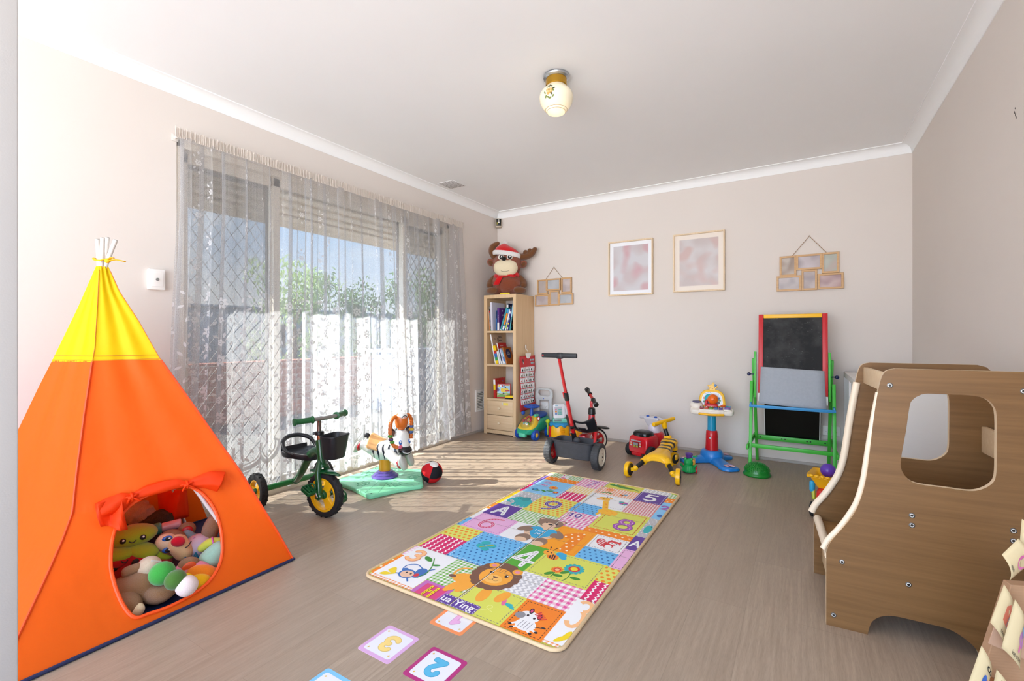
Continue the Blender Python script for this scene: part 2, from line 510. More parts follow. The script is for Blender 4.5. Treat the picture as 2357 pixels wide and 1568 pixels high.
panel(WY0 + .04, 1.85, XW - .02); panel(1.81, 3.06, XW + .01); panel(3.02, WY1 - .04, XW - .02)
def screen(y0, y1, x, sw=.005):
    b = B(); fm = mat('screen_bronze', '#77706a', .45, .2)
    for y in (y0 + .025, y1 - .025): b.box((x, y, 1.07), (.022, .05, 2.08))
    for z in (.06, 2.08): b.box((x, (y0 + y1) / 2, z), (.022, y1 - y0, .06))
    f = b.build('screen_frame', win, fm)
    b = B(); b.box((x - .012, (y0 + y1) / 2, 1.07), (.001, y1 - y0 - .08, 2.0)); b.build('fly_screen', f, FLY)
    b = B(); st = .105; h = 2.0; w = y1 - y0 - .1; ya, za = y0 + .05, .07
    k = int((w + h) / st) + 2
    for i in range(-k, k):
        for sg in (1, -1):
            # diagonal strands clipped to the frame
            pts = []
            n = 40
            for j in range(n + 1):
                u = w * j / n; v = i * st + sg * u * 1.35
                if 0 <= v <= h: pts.append((x - .004 * sg, ya + u, za + v))
            if len(pts) > 1: b.bar(pts[0], pts[-1], sw, .003, up=(1, 0, 0))
    b.build('diamond_grille', f, fm)
screen(WY0 + .03, 1.85, XW - .05, .0022); screen(3.02, WY1 - .03, XW - .05)
b = B(); b.box((XW + .03, 1.87, 1.05), (.03, .03, .16), r=.008); b.build('door_handle', win, mat('handle_dark', '#3c3a39', .4))

# ---------------------------------------------------------------- outside
pav = mat('patio_paving', '#57524c', .9, vary=.08, vscale=3)
b = B(); b.box((-8, 2.4, -.09), (9.8, 18, .1)); struct(b.build('ground', m=pav))
b = B(); sm = mat('eave_boards', '#f0e4d0', .7)
b.box((-3.46, 2.4, 2.215), (.70, 9, .012))
for i in range(6): b.box((-3.17 - i * .115, 2.4, 2.06 + (.24 - .048 * i) * .55), (.11, 9, .012))
b.box((-3.82, 2.4, 2.10), (.025, 9, .2)); b.box((-3.86, 2.4, 2.16), (.07, 9, .09), r=.02)
struct(b.build('roof_eave', m=sm), 'beige boarded roof eave outside above the door', 'eave')
def leafmat(n, c1, c2):
    m = bpy.data.materials.new(n); t = NT(m); oc = t.co(); f = t.noise(oc, 9, 2)
    col = t.mix(f, c1, c2)
    d = t.bsdf(color=col, rough=.5, spec=.3); tr = t.n('BsdfTranslucent', {'Color': col}).outputs[0]
    t.out(t.mixs(.35, d, tr)); return m
LEAF = [leafmat('leaf_green', '#4d6c2c', '#7d9c47'), leafmat('leaf_pale', '#75904c', '#a3b878'), leafmat('leaf_dark', '#3a5827', '#5c7a39')]
bark = mat('bark', '#6b5847', .9, bump=.5, bscale=40)
def tree(name, x, y, h, w, lm, label, seed, n=2600, ls=.095):
    R = random.Random(seed); t = thing(name, label, 'tree', (x, y, -.04), group='trees beyond the patio')
    b = B(); b.tube([(0, 0, 0), (.03, .02, h * .4), (-.02, .05, h * .75)], [.05, .04, .015], 8, spline=4)
    for i in range(7):
        a = R.uniform(0, 2 * pi); z = h * R.uniform(.3, .7)
        b.tube([(0, 0, z * .8), (cos(a) * w * .35, sin(a) * w * .35, z + h * .15)], [.018, .006], 6)
    b.build('trunk', t, bark)
    b = B()
    cl = [(R.uniform(-1, 1) * w * .42, R.uniform(-1, 1) * w * .5, h * R.uniform(.22, .95), R.uniform(.14, .3) * w) for _ in range(26)]
    for i in range(n):
        c = R.choice(cl); d = V((R.gauss(0, 1), R.gauss(0, 1), R.gauss(0, 1))).normalized() * c[3] * R.uniform(.4, 1.1)
        p = V(c[:3]) + d
        if p.z < .15: continue
        q = Euler((R.uniform(0, 6.3), R.uniform(0, 6.3), R.uniform(0, 6.3))).to_matrix()
        L = ls * R.uniform(.6, 1.3)
        vs = [p + q @ V(k) for k in ((-L * .5, 0, 0), (0, L * .17, .01), (L * .5, 0, 0), (0, -L * .17, .01))]
        b._f([b._v(k) for k in vs], False)
    b.build('foliage', t, lm)
tree('leafy_tree', -7.4, 4.75, 2.35, 1.25, LEAF[1], 'pale green rounded tree seen through the lace near the left of the clear pane', 3)
tree('leafy_tree', -7.2, 6.1, 2.2, 1.2, LEAF[2], 'low dark green tree behind the lace at the middle of the clear pane', 5)
tree('leafy_tree', -6.8, 7.45, 2.35, 1.2, LEAF[0], 'upright bright green tree seen through the lace right of the middle', 8)
tree('leafy_tree', -6.4, 8.8, 2.4, 1.2, LEAF[0], 'green tree behind the diamond security screen', 11)
b = B(); fm = mat('fence_steel', '#8d98a3', .5, vary=.05)
for i in range(60): b.box((-9.0 + (.02 if i % 2 else 0), -3 + i * .25, .8), (.02, .25, 1.6))
b.box((-8.97, 4.4, 1.6), (.06, 15, .04)); tag(b.build('steel_fence', m=fm), 'grey steel panel fence beyond the trees outside', 'fence')
b = B(); bk = bpy.data.materials.new('red_brick'); t = NT(bk); oc = t.co(); x, y, z = t.xyz(oc)
br = t.n('TexBrick', {'Vector': t.vec(y, z, 0), 'Color1': '#b56b50', 'Color2': '#9d5a45', 'Mortar': '#c9b9a8', 'Scale': 1.0, 'Mortar Size': .006, 'Brick Width': .23, 'Row Height': .086})
t.out(t.bsdf(color=br.outputs['Color'], rough=.9))
b.box((-6.1, 4.0, .3), (.22, 3.4, .72)); b.box((-6.1, 4.0, .69), (.26, 3.45, .06)); tag(b.build('garden_wall', m=bk), 'low red brick garden wall seen through the lace', 'garden wall')
b = B(); b.box((-5.2, 5.2, .38), (.5, .9, .85), r=.03); b.box((-5.2, 5.2, .83), (.56, .96, .06), r=.02)
tag(b.build('storage_box', m=mat('grey_blue_bin', '#8f98a8', .5)), 'pale grey blue storage box on the patio outside', 'box')

# ---------------------------------------------------------------- lace curtain
def lace_mat():
    m = bpy.data.materials.new('lace'); t = NT(m)
    uvn = t.n('UVMap'); uvn.uv_map = 'UVMap'
    u, v, _ = t.xyz(uvn.outputs[0])
    def cell(cw, ch, ox, oy, drop=True):
        cu = t.m('ADD', t.m('DIVIDE', u, cw), ox)
        col = t.m('FLOOR', cu)
        vv = t.m('ADD', t.m('DIVIDE', v, ch), oy)
        if drop: vv = t.m('ADD', vv, t.m('MULTIPLY', t.m('MODULO', col, 2.0), .5))
        x = t.m('MULTIPLY', t.m('SUBTRACT', t.m('FRACT', cu), .5), cw)
        y = t.m('MULTIPLY', t.m('SUBTRACT', t.m('FRACT', vv), .5), ch)
        return x, y
    def flower(x, y, R, k, ph=0.0):
        r = t.m('SQRT', t.m('ADD', t.m('MULTIPLY', x, x), t.m('MULTIPLY', y, y)))
        a = t.m('ARCTAN2', y, x)
        e = t.m('MULTIPLY', R, t.m('ADD', .5, t.m('MULTIPLY', .5, t.m('ABSOLUTE', t.m('COSINE', t.m('ADD', t.m('MULTIPLY', a, k / 2), ph))))))
        f = t.m('LESS_THAN', r, e)
        ring = t.m('GREATER_THAN', t.m('ABSOLUTE', t.m('SUBTRACT', r, R * .3)), R * .07)
        return t.m('MULTIPLY', f, ring)
    def leaf(x, y, cx, cy, L, w, ang):
        dx = t.m('SUBTRACT', x, cx); dy = t.m('SUBTRACT', y, cy)
        ca, sa = cos(ang), sin(ang)
        p = t.m('DIVIDE', t.m('ADD', t.m('MULTIPLY', dx, ca), t.m('MULTIPLY', dy, sa)), L)
        q = t.m('DIVIDE', t.m('SUBTRACT', t.m('MULTIPLY', dy, ca), t.m('MULTIPLY', dx, sa)), w)
        return t.m('LESS_THAN', t.m('ADD', t.m('MULTIPLY', p, p), t.m('ABSOLUTE', q)), 1.0)
    mx = lambda *a: a[0] if len(a) == 1 else t.m('MAXIMUM', a[0], mx(*a[1:]))
    # small sprigs everywhere
    x, y = cell(.17, .30, .1, .2)
    s1 = [flower(x, y, .018, 6)] + [leaf(x, t.m('SUBTRACT', y, 0), cx, cy, .010, .0045, a) for cx, cy, a in ((.018, .036, .9), (-.02, .034, 2.2), (0, .055, 1.57), (.02, -.036, -.9), (-.018, -.034, -2.2), (.002, -.056, 1.57))]
    # large roses on the lower half
    x2, y2 = cell(.22, .34, .6, .35)
    low = t.m('LESS_THAN', v, 1.30)
    s2 = [flower(x2, y2, .036, 7, .4), flower(t.m('SUBTRACT', x2, .0), t.m('SUBTRACT', y2, .105), .022, 5), flower(x2, t.m('ADD', y2, .1), .020, 5, .7)]
    s2 += [leaf(x2, y2, cx, cy, .017, .007, a) for cx, cy, a in ((.075, .05, .8), (-.075, .05, 2.3), (.08, -.03, -.5), (-.08, -.03, -2.6), (.055, .1, 1.1), (-.055, .1, 2.0), (.05, -.1, -1.1), (-.05, -.1, -2.0), (.02, .15, 1.4), (-.02, -.145, 1.4))]
    # scalloped arches near the hem
    x3, y3 = cell(.30, 9.0, .25, 0.0, False)
    r3 = t.m('SQRT', t.m('ADD', t.m('MULTIPLY', x3, x3), t.m('POWER', t.m('SUBTRACT', v, .34), 2.0)))
    arch = t.m('MULTIPLY', t.m('LESS_THAN', t.m('ABSOLUTE', t.m('SUBTRACT', r3, .125)), .012), t.m('LESS_THAN', v, .36))
    arch2 = t.m('MULTIPLY', t.m('LESS_THAN', t.m('ABSOLUTE', t.m('SUBTRACT', r3, .10)), .004), t.m('LESS_THAN', v, .36))
    hem = t.m('LESS_THAN', v, .075)
    pat = mx(mx(*s1), t.m('MULTIPLY', mx(*s2), low), arch, arch2)
    weave = t.noise(t.vec(t.m('MULTIPLY', u, 420), t.m('MULTIPLY', v, 300), 0), 1.0, 2, .6)
    strip = t.m('GREATER_THAN', t.m('SINE', t.m('MULTIPLY', u, 2 * pi / .0075)), .55)
    base = t.m('ADD', t.m('MULTIPLY', t.m('SUBTRACT', weave, .5), 1.3), t.m('ADD', LACE_BASE, t.m('MULTIPLY', strip, .10)))
    base = t.m('ADD', base, t.m('MULTIPLY', hem, .12))
    al = t.m('MAXIMUM', base, t.m('MULTIPLY', pat, .86))
    al = t.m('MINIMUM', t.m('MAXIMUM', al, .08), .96)
    col = '#d2d2d4'
    sh = t.mixs(t.m('SUBTRACT', .58, t.m('MULTIPLY', pat, .50)), t.n('BsdfDiffuse', {'Color': col}).outputs[0], t.n('BsdfTranslucent', {'Color': col}).outputs[0])
    t.out(t.mixs(al, t.n('BsdfTransparent').outputs[0], sh))
    return m
LACE_BASE = .46
LACE = lace_mat()
cur = thing('lace_curtain', 'white floral lace curtain drawn across the whole sliding door', 'curtain', (XL + .078, 2.5, 0))
NU, NV, CT, CB = 1400, 26, 2.158, .035
Rr = random.Random(12)
waves = [(Rr.uniform(30, 75), Rr.uniform(0, 6.3), Rr.uniform(.3, 1)) for _ in range(9)]
def fold(s, f):
    q = sum(a * sin(w * s * 2.55 + p + .5 * sin(s * 9 + w)) for w, p, a in waves) / 3.2
    return q
vs, fs, uvs = [], [], []
for j in range(NV + 1):
    f = j / NV; z = CB + (CT - CB) * f
    y0 = 1.11 + (1.185 - 1.11) * min(1, f * 1.2); y1 = 3.90 + (3.735 - 3.90) * f
    amp = .014 + .022 * (1 - f) ** .6
    for i in range(NU + 1):
        s = i / NU
        q = fold(s, f)
        yy = y0 + (y1 - y0) * s + (.021 * sin(s * 262 + 3 * sin(s * 19)) + .018 * sin(s * 131 + 1 + 2 * sin(s * 13))) * (1 - f * .25)
        xx = amp * q + .012 * sin(s * 11 + 2 * f) * (1 - f)
        zz = z + (.010 * abs(sin(s * pi * 95)) if j == 0 else 0) + (.012 * sin(s * 8) + .02 * (s - .4) ** 2) * (1 - f)
        vs.append((xx, yy - 2.5, zz)); uvs.append((s * 6.0, z))
for j in range(NV):
    for i in range(NU):
        a = j * (NU + 1) + i; fs.append((a, a + 1, a + NU + 2, a + NU + 1))
me = bpy.data.meshes.new('lace_sheet'); me.from_pydata(vs, [], fs)
ul = me.uv_layers.new(name='UVMap')
for lp in me.loops: ul.data[lp.index].uv = uvs[lp.vertex_index]
me.polygons.foreach_set('use_smooth', [True] * len(me.polygons)); me.materials.append(LACE)
o = bpy.data.objects.new('lace_sheet', me); COL.objects.link(o); o.parent = cur
# gathered heading with a frilled top
vs, fs, uvs = [], [], []
for j in range(7):
    f = j / 6; z = CT - .012 + .055 * f
    for i in range(NU * 2 + 1):
        s = i / (NU * 2)
        q = sin(s * 1500) + .6 * sin(s * 830 + 1) + .5 * sin(s * 2310)
        fr = abs(f - .35) * 1.3
        yy = 1.178 + (3.737 - 1.178) * s
        xx = .010 + .0045 * q * (.35 + fr) - .006 * f
        zz = z + (.008 * noise.noise(V((s * 260, 0, 3))) + .006 * sin(s * 2700)) * f
        vs.append((xx, yy - 2.5, zz)); uvs.append((s * 6, 3 + z))
W2 = NU * 2 + 1
for j in range(6):
    for i in range(NU * 2): a = j * W2 + i; fs.append((a, a + 1, a + W2 + 1, a + W2))
me = bpy.data.meshes.new('gathered_heading'); me.from_pydata(vs, [], fs)
ul = me.uv_layers.new(name='UVMap')
for lp in me.loops: ul.data[lp.index].uv = uvs[lp.vertex_index]
me.polygons.foreach_set('use_smooth', [True] * len(me.polygons))
hm = bpy.data.materials.new('lace_heading'); t = NT(hm)
sh = t.mixs(.3, t.n('BsdfDiffuse', {'Color': '#dcd3ca'}).outputs[0], t.n('BsdfTranslucent', {'Color': '#dcd3ca'}).outputs[0])
t.out(t.mixs(.86, t.n('BsdfTransparent').outputs[0], sh)); me.materials.append(hm)
o = bpy.data.objects.new('gathered_heading', me); COL.objects.link(o); o.parent = cur
rod = thing('curtain_rod', 'thin white curtain rod running through the lace heading above the door', 'curtain rod', (XL + .074, 2.45, CT + .012))
b = B(); b.cyl((0, -1.26, 0), (0, 1.28, 0), .007, n=10); b.build('rod', rod, mat('rod_white', '#d8d2cb', .4))
for y in (-1.24, 1.27):
    b = B(); b.tube([(0, y, 0), (-.03, y, 0), (-.074, y, 0)], .007, 8); b.box((-.072, y, 0), (.006, .03, .04), r=.002); b.build('bracket', rod, mat('rod_white', '#d8d2cb', .4))

# ---------------------------------------------------------------- light: sky with added fill behind the camera, sun
w = bpy.data.worlds.new('sky'); SC.world = w; w.use_nodes = True
t = NT(w)
g = t.co('Generated'); x, y, z = t.xyz(g)
cl = t.noise(t.vec(t.m('MULTIPLY', x, 2), t.m('MULTIPLY', y, 2), t.m('MULTIPLY', z, 5)), 1.6, 6, .6)
sky = t.ramp(t.m('ADD', t.m('MULTIPLY', z, .5), .5), [(.0, '#cdd0d6'), (.49, '#e4e6ea'), (.515, '#eef3fa'), (.60, '#b3d2f6'), (.78, '#7fb2ee'), (1.0, '#5f9ae4')])
sky = t.mix(t.m('MULTIPLY', t.ramp(cl, [(.48, '#000000'), (.75, '#ffffff')]), t.m('GREATER_THAN', z, .01)), sky, '#ffffff')
beh = t.m('ADD', t.m('MULTIPLY', y, -.87), t.m('MULTIPLY', x, .10))  # direction of the sky boost behind the camera, added to brighten the room
beh = t.n('MapRange', {'Value': beh, 'From Min': .1, 'From Max': .8, 'To Min': WORLD_S, 'To Max': WORLD_FILL}, interpolation_type='SMOOTHSTEP').outputs[0]
beh = t.m('MULTIPLY', beh, t.n('MapRange', {'Value': z, 'From Min': -.25, 'From Max': .05, 'To Min': 1.55, 'To Max': 1.0}).outputs[0])  # added fill is stronger below the horizon, to lift the ceiling
bg = t.n('Background', {'Color': sky, 'Strength': beh})
ow = t.t.nodes.new('ShaderNodeOutputWorld'); t.t.links.new(bg.outputs[0], ow.inputs[0])
sun = bpy.data.lights.new('sun', 'SUN'); sun.energy = SUN_S; sun.angle = radians(.55); sun.color = (1, .965, .91)
suno = bpy.data.objects.new('sun', sun); COL.objects.link(suno)
suno.rotation_euler = V((.85, .53, -.75)).to_track_quat('-Z', 'Y').to_euler(); suno.location = (-8, -3, 7)
vs_ = SC.view_settings
vs_.view_transform = 'Standard'; vs_.look = 'None'; vs_.gamma = 1; vs_.exposure = EXPO
try: vs_.use_curve_mapping = False
except Exception: pass
try: SC.cycles.use_denoising = True
except Exception: pass
for k, vv in dict(max_bounces=10, diffuse_bounces=6, glossy_bounces=3, transmission_bounces=6, transparent_max_bounces=12, sample_clamp_indirect=6.0, caustics_reflective=False, caustics_refractive=False).items():
    try: setattr(SC.cycles, k, vv)
    except Exception: pass
# ================================================================ wood and general helpers
def wood(name, c1, c2, axis='z', fine=90.0, rough=.45):
    if name in MATS: return MATS[name]
    m = bpy.data.materials.new(name); MATS[name] = m; t = NT(m); x, y, z = t.xyz(t.co())
    sc = {'x': (2.2, fine, fine), 'y': (fine, 2.2, fine), 'z': (fine, fine, 2.2)}[axis]
    v = t.vec(t.m('MULTIPLY', x, sc[0]), t.m('MULTIPLY', y, sc[1]), t.m('MULTIPLY', z, sc[2]))
    f = t.noise(v, 1.0, 5, .65); g = t.noise(v, .12, 2)
    col = t.mix(t.ramp(f, [(.3, '#000000'), (.7, '#ffffff')]), c1, c2)
    col = t.mix(t.m('MULTIPLY', g, .35), col, c2)
    t.out(t.bsdf(color=col, rough=rough, spec=.4, normal=t.bump(f, .06, .002)))
    return m
def inv(t): return Matrix.LocRotScale(t.location, t.rotation_euler, V((1, 1, 1))).inverted()
WHITE = mat('white_plastic', '#eceae6', .35); BLACK = mat('black_plastic', '#141416', .35); BLACKR = mat('black_rubber', '#1b1c1e', .7, bump=.15, bscale=90)
STEEL = mat('steel', '#b9bcc0', .25, 1.0); BRASS = mat('brass', '#c79a3c', .22, 1.0)
INK = mat('black_ink', '#17171a', .6); PAPER = mat('paper', '#efece4', .8)
FACE_Y = Matrix(((1, 0, 0, 0), (0, 0, -1, 0), (0, 1, 0, 0), (0, 0, 0, 1)))      # art seen from -Y: right = +X, up = +Z
FACE_X = Matrix(((0, 0, 1, 0), (1, 0, 0, 0), (0, 1, 0, 0), (0, 0, 0, 1)))       # art seen from +X: right = +Y, up = +Z
def T(x, y, z): return Matrix.Translation((x, y, z))

# ================================================================ bookcase
OAKV = wood('pale_oak_veneer', '#e0c39b', '#cfae85', 'z'); OAKH = wood('pale_oak_veneer_front', '#e2c7a2', '#d3b48c', 'x', 60); 
bx0, bx1, by0, by1, bh = -2.915, -2.508, 4.095, 4.478, 1.492
bc = thing('bookcase', 'tall narrow pale oak bookcase with two drawers in the corner', 'bookcase', ((bx0 + bx1) / 2, (by0 + by1) / 2, 0))
b = B(); b.M = inv(bc); w_ = .038; cy = (by0 + by1) / 2; D = by1 - by0
for x in (bx0 + w_ / 2, bx1 - w_ / 2): b.box((x, cy, bh / 2), (w_, D, bh - .002))
b.box(((bx0 + bx1) / 2, cy, bh - w_ / 2), (bx1 - bx0 - 2 * w_, D, w_)); b.box(((bx0 + bx1) / 2, cy, w_ / 2 + .012), (bx1 - bx0 - 2 * w_, D, w_))
b.build('carcass', bc, OAKV, bevel=.0015)
SH = (1.108, .752, .386); sx0, sx1 = bx0 + w_, bx1 - w_
for z in SH:
    b = B(); b.M = inv(bc); b.box(((sx0 + sx1) / 2, cy, z - .011), (sx1 - sx0, D - .006, .022)); b.build('shelf', bc, OAKH, bevel=.001)
for i, (z0, z1) in enumerate(((.2115, .362), (.055, .2065))):
    b = B(); b.M = inv(bc); b.box(((sx0 + sx1) / 2, by0 + .012, (z0 + z1) / 2), (sx1 - sx0 - .006, .018, z1 - z0), r=.0015); b.box(((sx0 + sx1) / 2, cy + .01, (z0 + z1) / 2 - .01), (sx1 - sx0 - .02, D - .05, z1 - z0 - .03))
    d = b.build('drawer', bc, OAKH)
    b = B(); b.M = inv(bc) @ T((sx0 + sx1) / 2 - .0, by0 + .003, (z0 + z1) / 2) @ Matrix.Rotation(pi / 2, 4, 'X'); b.lathe([(.006, 0), (.006, .010), (.014, .014), (.016, .02), (.013, .025), (0, .027)], 16)
    b.build('knob', d, mat('beech_knob', '#e3cfae', .4))
    if i == 0:
        b = B(); b.M = inv(bc); b.mat(mat('yellow_label', '#f2d95c', .5)); b.box((-2.637, by0 + .002, .334), (.062, .001, .026)); b.mat(mat('clear_tape', '#d9d0c0', .3)); b.box((-2.676, by0 + .0018, .336), (.018, .001, .026))
        part_label(b.build('drawer_label', d), 'yellow paper label')

def book(x, shelf, th, h, dep, lean, cover, label, yf=4.115, art=None, spine=None, title=None, tm=None, group=None, coverart=None):
    t = thing('book', label, 'book', (x, yf, shelf + .0005), group=group, rot=(0, radians(lean), 0))
    s = -1 if lean >= 0 else 0                       # the lower outer edge of the leaning book stays on the shelf
    x0 = s * th; x1 = x0 + th; c = .0018
    b = B(); b.mat(cover)
    b.box((x0 + c / 2, dep / 2, h / 2), (c, dep, h)); b.box((x1 - c / 2, dep / 2, h / 2), (c, dep, h)); b.box(((x0 + x1) / 2, c / 2, h / 2), (th, c, h), r=.0008)
    A = Art(b, T((x0 + x1) / 2, -.0003, h / 2) @ FACE_Y, .001)
    for (z0, z1, m) in (spine or []): A.rect(-th * 500 + .4, (z0 - .5) * h * 1000, th * 500 - .4, (z1 - .5) * h * 1000, m)
    if title: A.text(title, 0, 0, min(th * 800, 14), tm or WHITE, -pi / 2)
    if coverart: coverart(Art(b, T(x1 + .0003, dep / 2, h / 2) @ FACE_X, .001), dep * 1000, h * 1000)
    b.build('cover', t)
    b = B(); b.box(((x0 + x1) / 2, dep / 2 + .001, h / 2), (th - 2 * c, dep - .006, h - .006)); b.build('pages', t, PAPER)
    return t
def C(n, c, r=.4): return mat('print_' + n, c, r)
bt, b2 = 'books on the top shelf of the bookcase', 'books on the second shelf of the bookcase'
cw, co, cn, ct_, cp, cb, cr, cg, cy_, clb, cl, ck = (C('white', '#efeff0'), C('orange', '#e08a1e'), C('navy', '#1f2a55'), C('teal', '#3f9aa3'), C('purple', '#5b2a80'), C('blue', '#2f6fb8'), C('red', '#c02420'), C('green', '#2c9a57'), C('yellow', '#f2cf1d'), C('light_blue', '#a9d4e6'), C('lilac', '#cfc9e4'), C('black', '#1c1d20'))
book(sx0 + .022, SH[0], .007, .225, .2, -5, cw, 'thin white and orange book at the far left of the top shelf', group=bt, spine=[(0, 1, co)])
def speck(A, w, h, ms=None, n=26, seed=1):
    R = random.Random(seed); ms = ms or [cr, cg, cy_, cb, cw]
    for i in range(n): A.oval(R.uniform(-.42, .42) * w, R.uniform(-.42, .42) * h, R.uniform(3, 9), R.uniform(3, 12), R.choice(ms), R.uniform(0, 3))
book(sx0 + .031, SH[0], .014, .262, .2, -4, C('magazine', '#8c8378'), 'worn magazine with a brown grey spine beside a white folder', group=bt, spine=[(.75, .82, cr), (.82, .9, ck), (.0, .06, cg), (.1, .2, C('brown', '#5a4334')), (.35, .45, ck)])
book(sx0 + .047, SH[0], .024, .305, .25, -2.5, C('folder', '#dcdae8'), 'large white ring folder on the top shelf of the bookcase', yf=4.108, group=bt)
book(sx0 + .118, SH[0], .010, .216, .18, 0, cb, 'slim teal blue book tucked beside the purple book', group=bt, spine=[(.6, .95, cn)])
def purp(A, w, h):
    A.text('ABC', -w * .12, h * .18, 26, cw); A.oval(-w * .2, h * .38, 10, 10, cl)
book(sx0 + .148, SH[0], .024, .243, .2, 0, cp, 'purple book with white writing on the spine', group=bt, title='my phonics book', spine=[(.02, .36, cw)], coverart=purp)
def nav(A, w, h): A.text('Maths', -w * .1, h * .38, 24, cw)
book(sx0 + .210, SH[0], .02, .292, .16, 0, cn, 'tall navy book standing at the back of the top shelf', yf=4.20, group=bt, spine=[(.5, .96, cw)], coverart=nav)
book(sx0 + .176, SH[0], .020, .252, .17, 18, ct_, 'teal hardback leaning against its neighbours', group=bt, spine=[(0, .04, cw)])
book(sx0 + .205, SH[0], .022, .232, .17, 17, C('blue_story', '#3a8fc4'), 'blue leaning book with an orange strip down its spine', group=bt, spine=[(.25, .8, co), (.05, .2, cw)])
book(sx0 + .233, SH[0], .014, .226, .17, 14, cw, 'white leaning book right of the blue one', group=bt, spine=[(.1, .3, C('lime', '#a8cf5a'))])
book(sx0 + .256, SH[0], .014, .225, .17, 11, C('floral', '#494088'), 'dark violet patterned book leaning near the right of the top shelf', group=bt, spine=[(.05, .15, cw), (.3, .36, cy_), (.5, .6, clb), (.8, .9, cw)])
def dragon(A, w, h):
    speck(A, w, h, [C('lime', '#a8cf5a'), cr, ct_, C('brown', '#5a4334')], 20, 4)
book(sx0 + .290, SH[0], .014, .292, .18, 8, clb, 'tall pale blue and black picture book at the far right of the top shelf', group=bt, spine=[(.0, .5, ct_)], coverart=lambda A, w, h: (A.rect(-w / 2, -h / 2, w / 2, h * .3, ck), dragon(A, w, h)))
# second shelf
def numb(A, w, h):
    A.rect(-w / 2, -h / 2, w / 2, h / 2, C('tan', '#bfa58c'))
    A.text('10+', -w * .22, h * .33, 34, ck); A.text('8', w * .05, h * .3, 70, ck)
    for i in range(4):
        for j in range(3): A.oval(w * .16 + i * 15, h * .40 - j * 38, 5, 11, ck)
    for i in range(8):
        for j in range(2): A.oval(-w * .4 + i * 16, h * .13 - j * 26, 4, 7, cr)
book(sx0 + .093, SH[1], .017, .322, .21, -12, cw, 'tall white number board book leaning left on the second shelf', group=b2, coverart=numb)
book(sx0 + .112, SH[1], .034, .197, .16, -12, co, 'fat yellow red blue green striped board book on the second shelf', yf=4.105, group=b2, spine=[(0, .17, cy_), (.17, .36, cg), (.36, .56, cb), (.56, .73, cr), (.73, 1, cy_)], coverart=lambda A, w, h: (A.rect(-w * .5, h * .2, w * .5, h * .5, co), A.rect(-w * .1, h * .3, w * .4, h * .5, C('brown', '#5a4334'))))
book(sx0 + .151, SH[1], .016, .137, .13, -13, cw, 'short white book in front of the red topped book', yf=4.105, group=b2)
def redc(A, w, h):
    A.rect(-w / 2, h * .18, w / 2, h / 2, cr); A.text('Stories', -w * .1, h * .36, 22, cw); A.text('for children', -w * .05, h * .26, 14, cy_)
book(sx0 + .171, SH[1], .012, .232, .17, -15, cw, 'white book with a red band across the cover top', group=b2, coverart=redc)
book(sx0 + .187, SH[1], .012, .158, .14, -15, C('slate', '#40485e'), 'thin slate blue book on the second shelf', yf=4.105, group=b2, spine=[(.0, .2, cw)])
book(sx0 + .204, SH[1], .014, .172, .14, -16, cl, 'thin lilac white book on the second shelf', yf=4.105, group=b2, spine=[(.0, .2, cw)])
book(sx0 + .224, SH[1], .014, .160, .14, -17, clb, 'pale blue book with a white and bright blue spine', yf=4.105, group=b2, spine=[(.0, .16, cw), (.2, .5, cb)])
def space(A, w, h):
    A.rect(-w / 2, -h / 2, w / 2, h / 2, C('rust', '#b8682a')); A.oval(0, h * .12, w * .33, h * .3, cn); A.text('My First', 0, h * .2, 13, cw); A.text('SPACE', 0, h * .08, 20, cw); A.oval(-w * .2, -h * .38, 10, 7, ck)
book(sx0 + .242, SH[1], .012, .182, .15, -17, C('rust', '#b8682a'), 'orange and navy picture book at the right of the second shelf', yf=4.11, group=b2, coverart=space)
# third shelf: one red thick book, a picture book propped in front of it, a yellow board rubber
def balloon(A, w, h):
    A.rect(-w / 2, -h / 2, w / 2, h / 2, cr); speck(A, w, h, [cb, cg, cy_, cp, co], 30, 9)
book(sx0 + .075, SH[2], .026, .206, .19, -2, cr, 'thick red book with a party coloured cover on the lowest shelf', yf=4.12, spine=[(.42, .7, cy_), (.7, .95, cw)], coverart=balloon)
t = thing('picture_book', 'red edged picture book showing a yellow plane, propped on the lowest shelf', 'book', (sx0 + .155, 4.178, SH[2] + .001), rz=radians(34), rot=(radians(-9), 0, radians(34)))
b = B(); b.mat(cr); b.box((0, .004, .076), (.165, .008, .15), r=.001)
A = Art(b, T(0, -.0005, .076) @ FACE_Y, .001)
A.rect(-74, -67, 76, 67, clb); A.rect(-74, -67, 76, -28, C('grass_print', '#6aa83a')); A.line([(-70, -50), (-20, -30), (30, -45), (74, -30)], 8, C('road_print', '#cdb98d'))
A.rect(14, 52, 72, 64, co)
for i, m in enumerate((cw, cy_, cw, cr, cb)): A.oval(-58 + i * 17, 50, 7, 10, m)
A.poly(spl2([(-24, 10), (-14, 30), (10, 20), (48, 24), (60, 2), (40, -16), (0, -20), (-20, -8)], 5), cy_); A.rect(24, -8, 72, 4, cr); A.oval(26, 32, 9, 9, ck); A.oval(26, 26, 7, 6, C('skin_print', '#d8a27c')); A.oval(-52, 8, 14, 16, C('hill_print', '#55508a')); A.oval(40, -30, 12, 9, C('lime', '#a8cf5a')); A.oval(6, -30, 9, 8, ck)
b.build('cover', t)
b = B(); b.box((0, .012, .076), (.158, .008, .143)); b.build('pages', t, PAPER)
t = thing('board_rubber', 'yellow board rubber with black felt on the lowest open shelf', 'board rubber', (sx1 - .062, 4.15, SH[2]), rz=.1)
